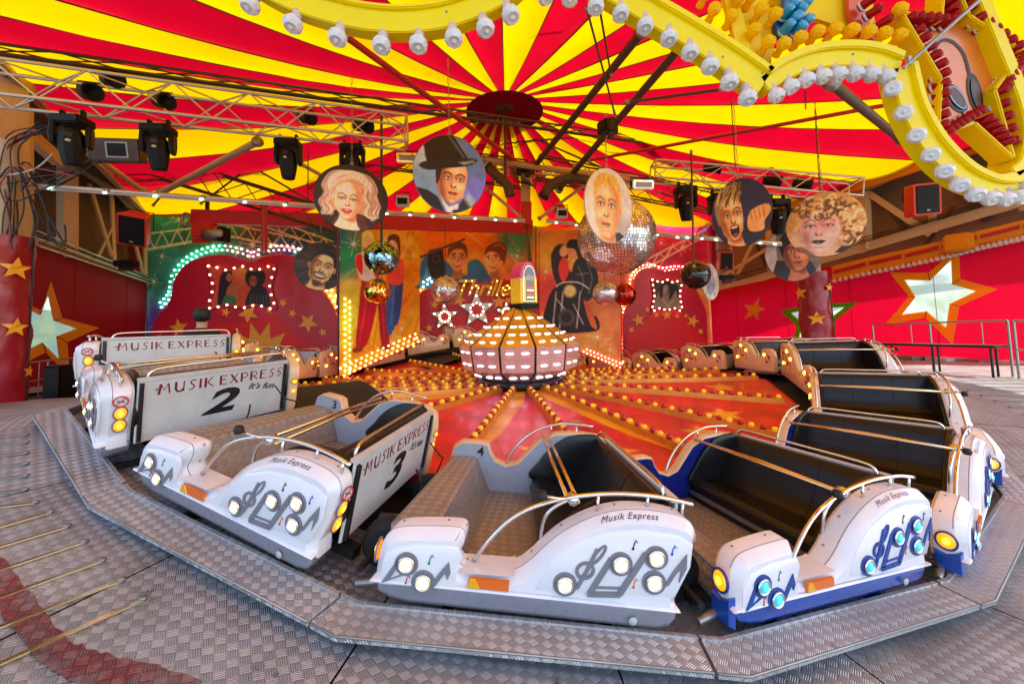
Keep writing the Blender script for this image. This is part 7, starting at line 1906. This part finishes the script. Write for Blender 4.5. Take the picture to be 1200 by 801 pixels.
for x, y, dx, dy in ((304, -10, -.15, 1), (352, 12, -.1, 1), (402, 27, -.05, 1), (451, 36, 0, 1), (492, 35, .05, 1), (530, 28, .15, 1), (564, 17, .25, 1), (591, 2, .35, 1), (630, -20, .4, 1), (668, -16, -.1, 1), (698, -6, -.1, 1), (726, 2, -.08, 1), (754, 16, -.08, 1), (781, 30, -.08, 1), (805, 46, -.08, 1), (828, 62, -.08, 1), (850, 80, -.08, 1), (871, 98, -.08, 1)):
    cap(x + dx * 6, y + (9 if x < 640 else 8), (dx, dy), .30, 'C', 1.0 if x < 640 else .92, -.015)
for x, y in ((900, 108), (917, 98), (935, 90), (954, 86), (972, 84), (991, 83), (1010, 84), (1027, 87)): cap(x, y - 4, (.25, 1), .25, 'C', .82, -.015)
for x, y, dx, dy in ((1040, 112, -1, .2), (1052, 138, -1, .3), (1066, 162, -1, .5), (1081, 182, -.8, .6), (1095, 199, -.7, .8), (1110, 213, -.5, 1), (1126, 223, -.3, 1), (1141, 227, -.1, 1), (1156, 228, .1, 1), (1171, 226, .3, 1), (1185, 220, .4, 1), (1197, 214, .5, 1)): cap(x, y, (dx, dy), .5, 'C', .80, -.02)
for x, y in ((822, 4), (832, 22), (852, 30), (878, 46), (886, 22), (876, 6), (902, 28), (906, 2), (912, 62), (931, 55), (951, 48), (971, 45), (991, 46), (1010, 48), (1028, 50), (1046, 52), (1046, 22), (860, 8), (894, 60)): cap(x, y, (.25, -.9), .66, 'Y', .72, .01)
for x, y in ((921, 16), (927, 9), (936, 14), (943, 7), (929, 26), (944, 28), (922, 34), (936, 36), (932, 24)): cap(x, y, (.3, -.8), .75, 'K', .95, .02)
reds = [(1014, 4), (1020, 16), (1032, 28)]
for a, b, n in (((1104, -10), (1112, 28), 4), ((1112, 28), (1056, 24), 6), ((1066, 34), (1098, 84), 5), ((1098, 84), (1097, 156), 6), ((1100, 158), (1142, 132), 7), ((1146, 140), (1176, 172), 5), ((1180, 176), (1166, 118), 4), ((1164, 112), (1192, 66), 8), ((1188, 62), (1136, 22), 6), ((1132, 18), (1118, -14), 3)):
    for i in range(n): t = (i + .5) / n; reds.append((a[0] + (b[0] - a[0]) * t, a[1] + (b[1] - a[1]) * t))
for x, y in reds: cap(x, y, (.9, -.35), .68, 'R', .95, .015)
tube('stay_rod', sgp(1040, 92, -.06), sgp(1145, -10, -.16), .006, M_steel, sg); boxat('rod_clamp', sgp(1046, 84, -.06), (.012, .014, .03), M_steel, sg)
for x, y in ((526, 27), (838, 78), (883, 96), (985, 75)): link('screw', bolt_me, sg, aim(sgp(x, y, -.052), (0, -1, 0), .5))
for x in (310, 640, 905, 1100):
    a = sgp(x, -38, .02); tube('hanger_rod', a, a + Vector((0, .1, 5.15 - a.z)), .012, M_steel, sg)
# ------------------------------------------------------------------ the rider
pth = PH + 9 + STEP * (0 - 4) + 4
base = pol(pth, 5.35, hgt(pth)); yaw = R(pth)
pr_ = thing('person', 'person with short dark hair seen from behind, sitting in a car at left', 'person', base, (0, 0, yaw + .2))
vsk = [((0, 0, .28), .16), ((0, 0, .50), .17), ((0, 0, .72), .19), ((0, 0, .84), .10), ((0, 0, .92), .06), ((-.01, 0, 1.02), .095), ((-.01, 0, 1.12), .085),
       ((.0, .19, .78), .075), ((-.06, .27, .55), .05), ((-.24, .2, .45), .04), ((-.34, .17, .46), .035), ((0, -.19, .78), .075), ((-.06, -.27, .55), .05), ((-.24, -.2, .45), .04), ((-.34, -.17, .46), .035),
       ((-.08, .1, .26), .09), ((-.42, .12, .3), .075), ((-.5, .12, .02), .05), ((-.08, -.1, .26), .09), ((-.42, -.12, .3), .075), ((-.5, -.12, .02), .05)]
ed = [(0, 1), (1, 2), (2, 3), (3, 4), (4, 5), (5, 6), (2, 7), (7, 8), (8, 9), (9, 10), (2, 11), (11, 12), (12, 13), (13, 14), (0, 15), (15, 16), (16, 17), (0, 18), (18, 19), (19, 20)]
me = bpy.data.meshes.new('body'); me.from_pydata([v for v, r in vsk], ed, []); me.update()
tmp = bpy.data.objects.new('tmp', me); COL.objects.link(tmp)
md = tmp.modifiers.new('s', 'SKIN'); md.use_smooth_shade = True
for i, (v, r) in enumerate(vsk): me.skin_vertices[0].data[i].radius = (r, r * (1.25 if i in (1, 2) else 1)); 
me.skin_vertices[0].data[0].use_root = True
tmp.modifiers.new('u', 'SUBSURF').levels = 2
dm = bpy.data.meshes.new_from_object(tmp.evaluated_get(bpy.context.evaluated_depsgraph_get())); bpy.data.objects.remove(tmp)
dm.materials.clear(); dm.materials.append(M_shirt); dm.materials.append(M_skin)
for p in dm.polygons: p.material_index = 1 if p.center.z > .88 or p.center.x < -.28 and p.center.z > .38 else 0
link('body', dm, pr_)
link('hair', lathe([(.105, -.06), (.118, .0), (.112, .07), (.08, .12), (.03, .14), (0, .142)], M_hair, 16), pr_, Matrix.Translation((.012, 0, 1.07)) @ Matrix.Rotation(.35, 4, 'Y'))
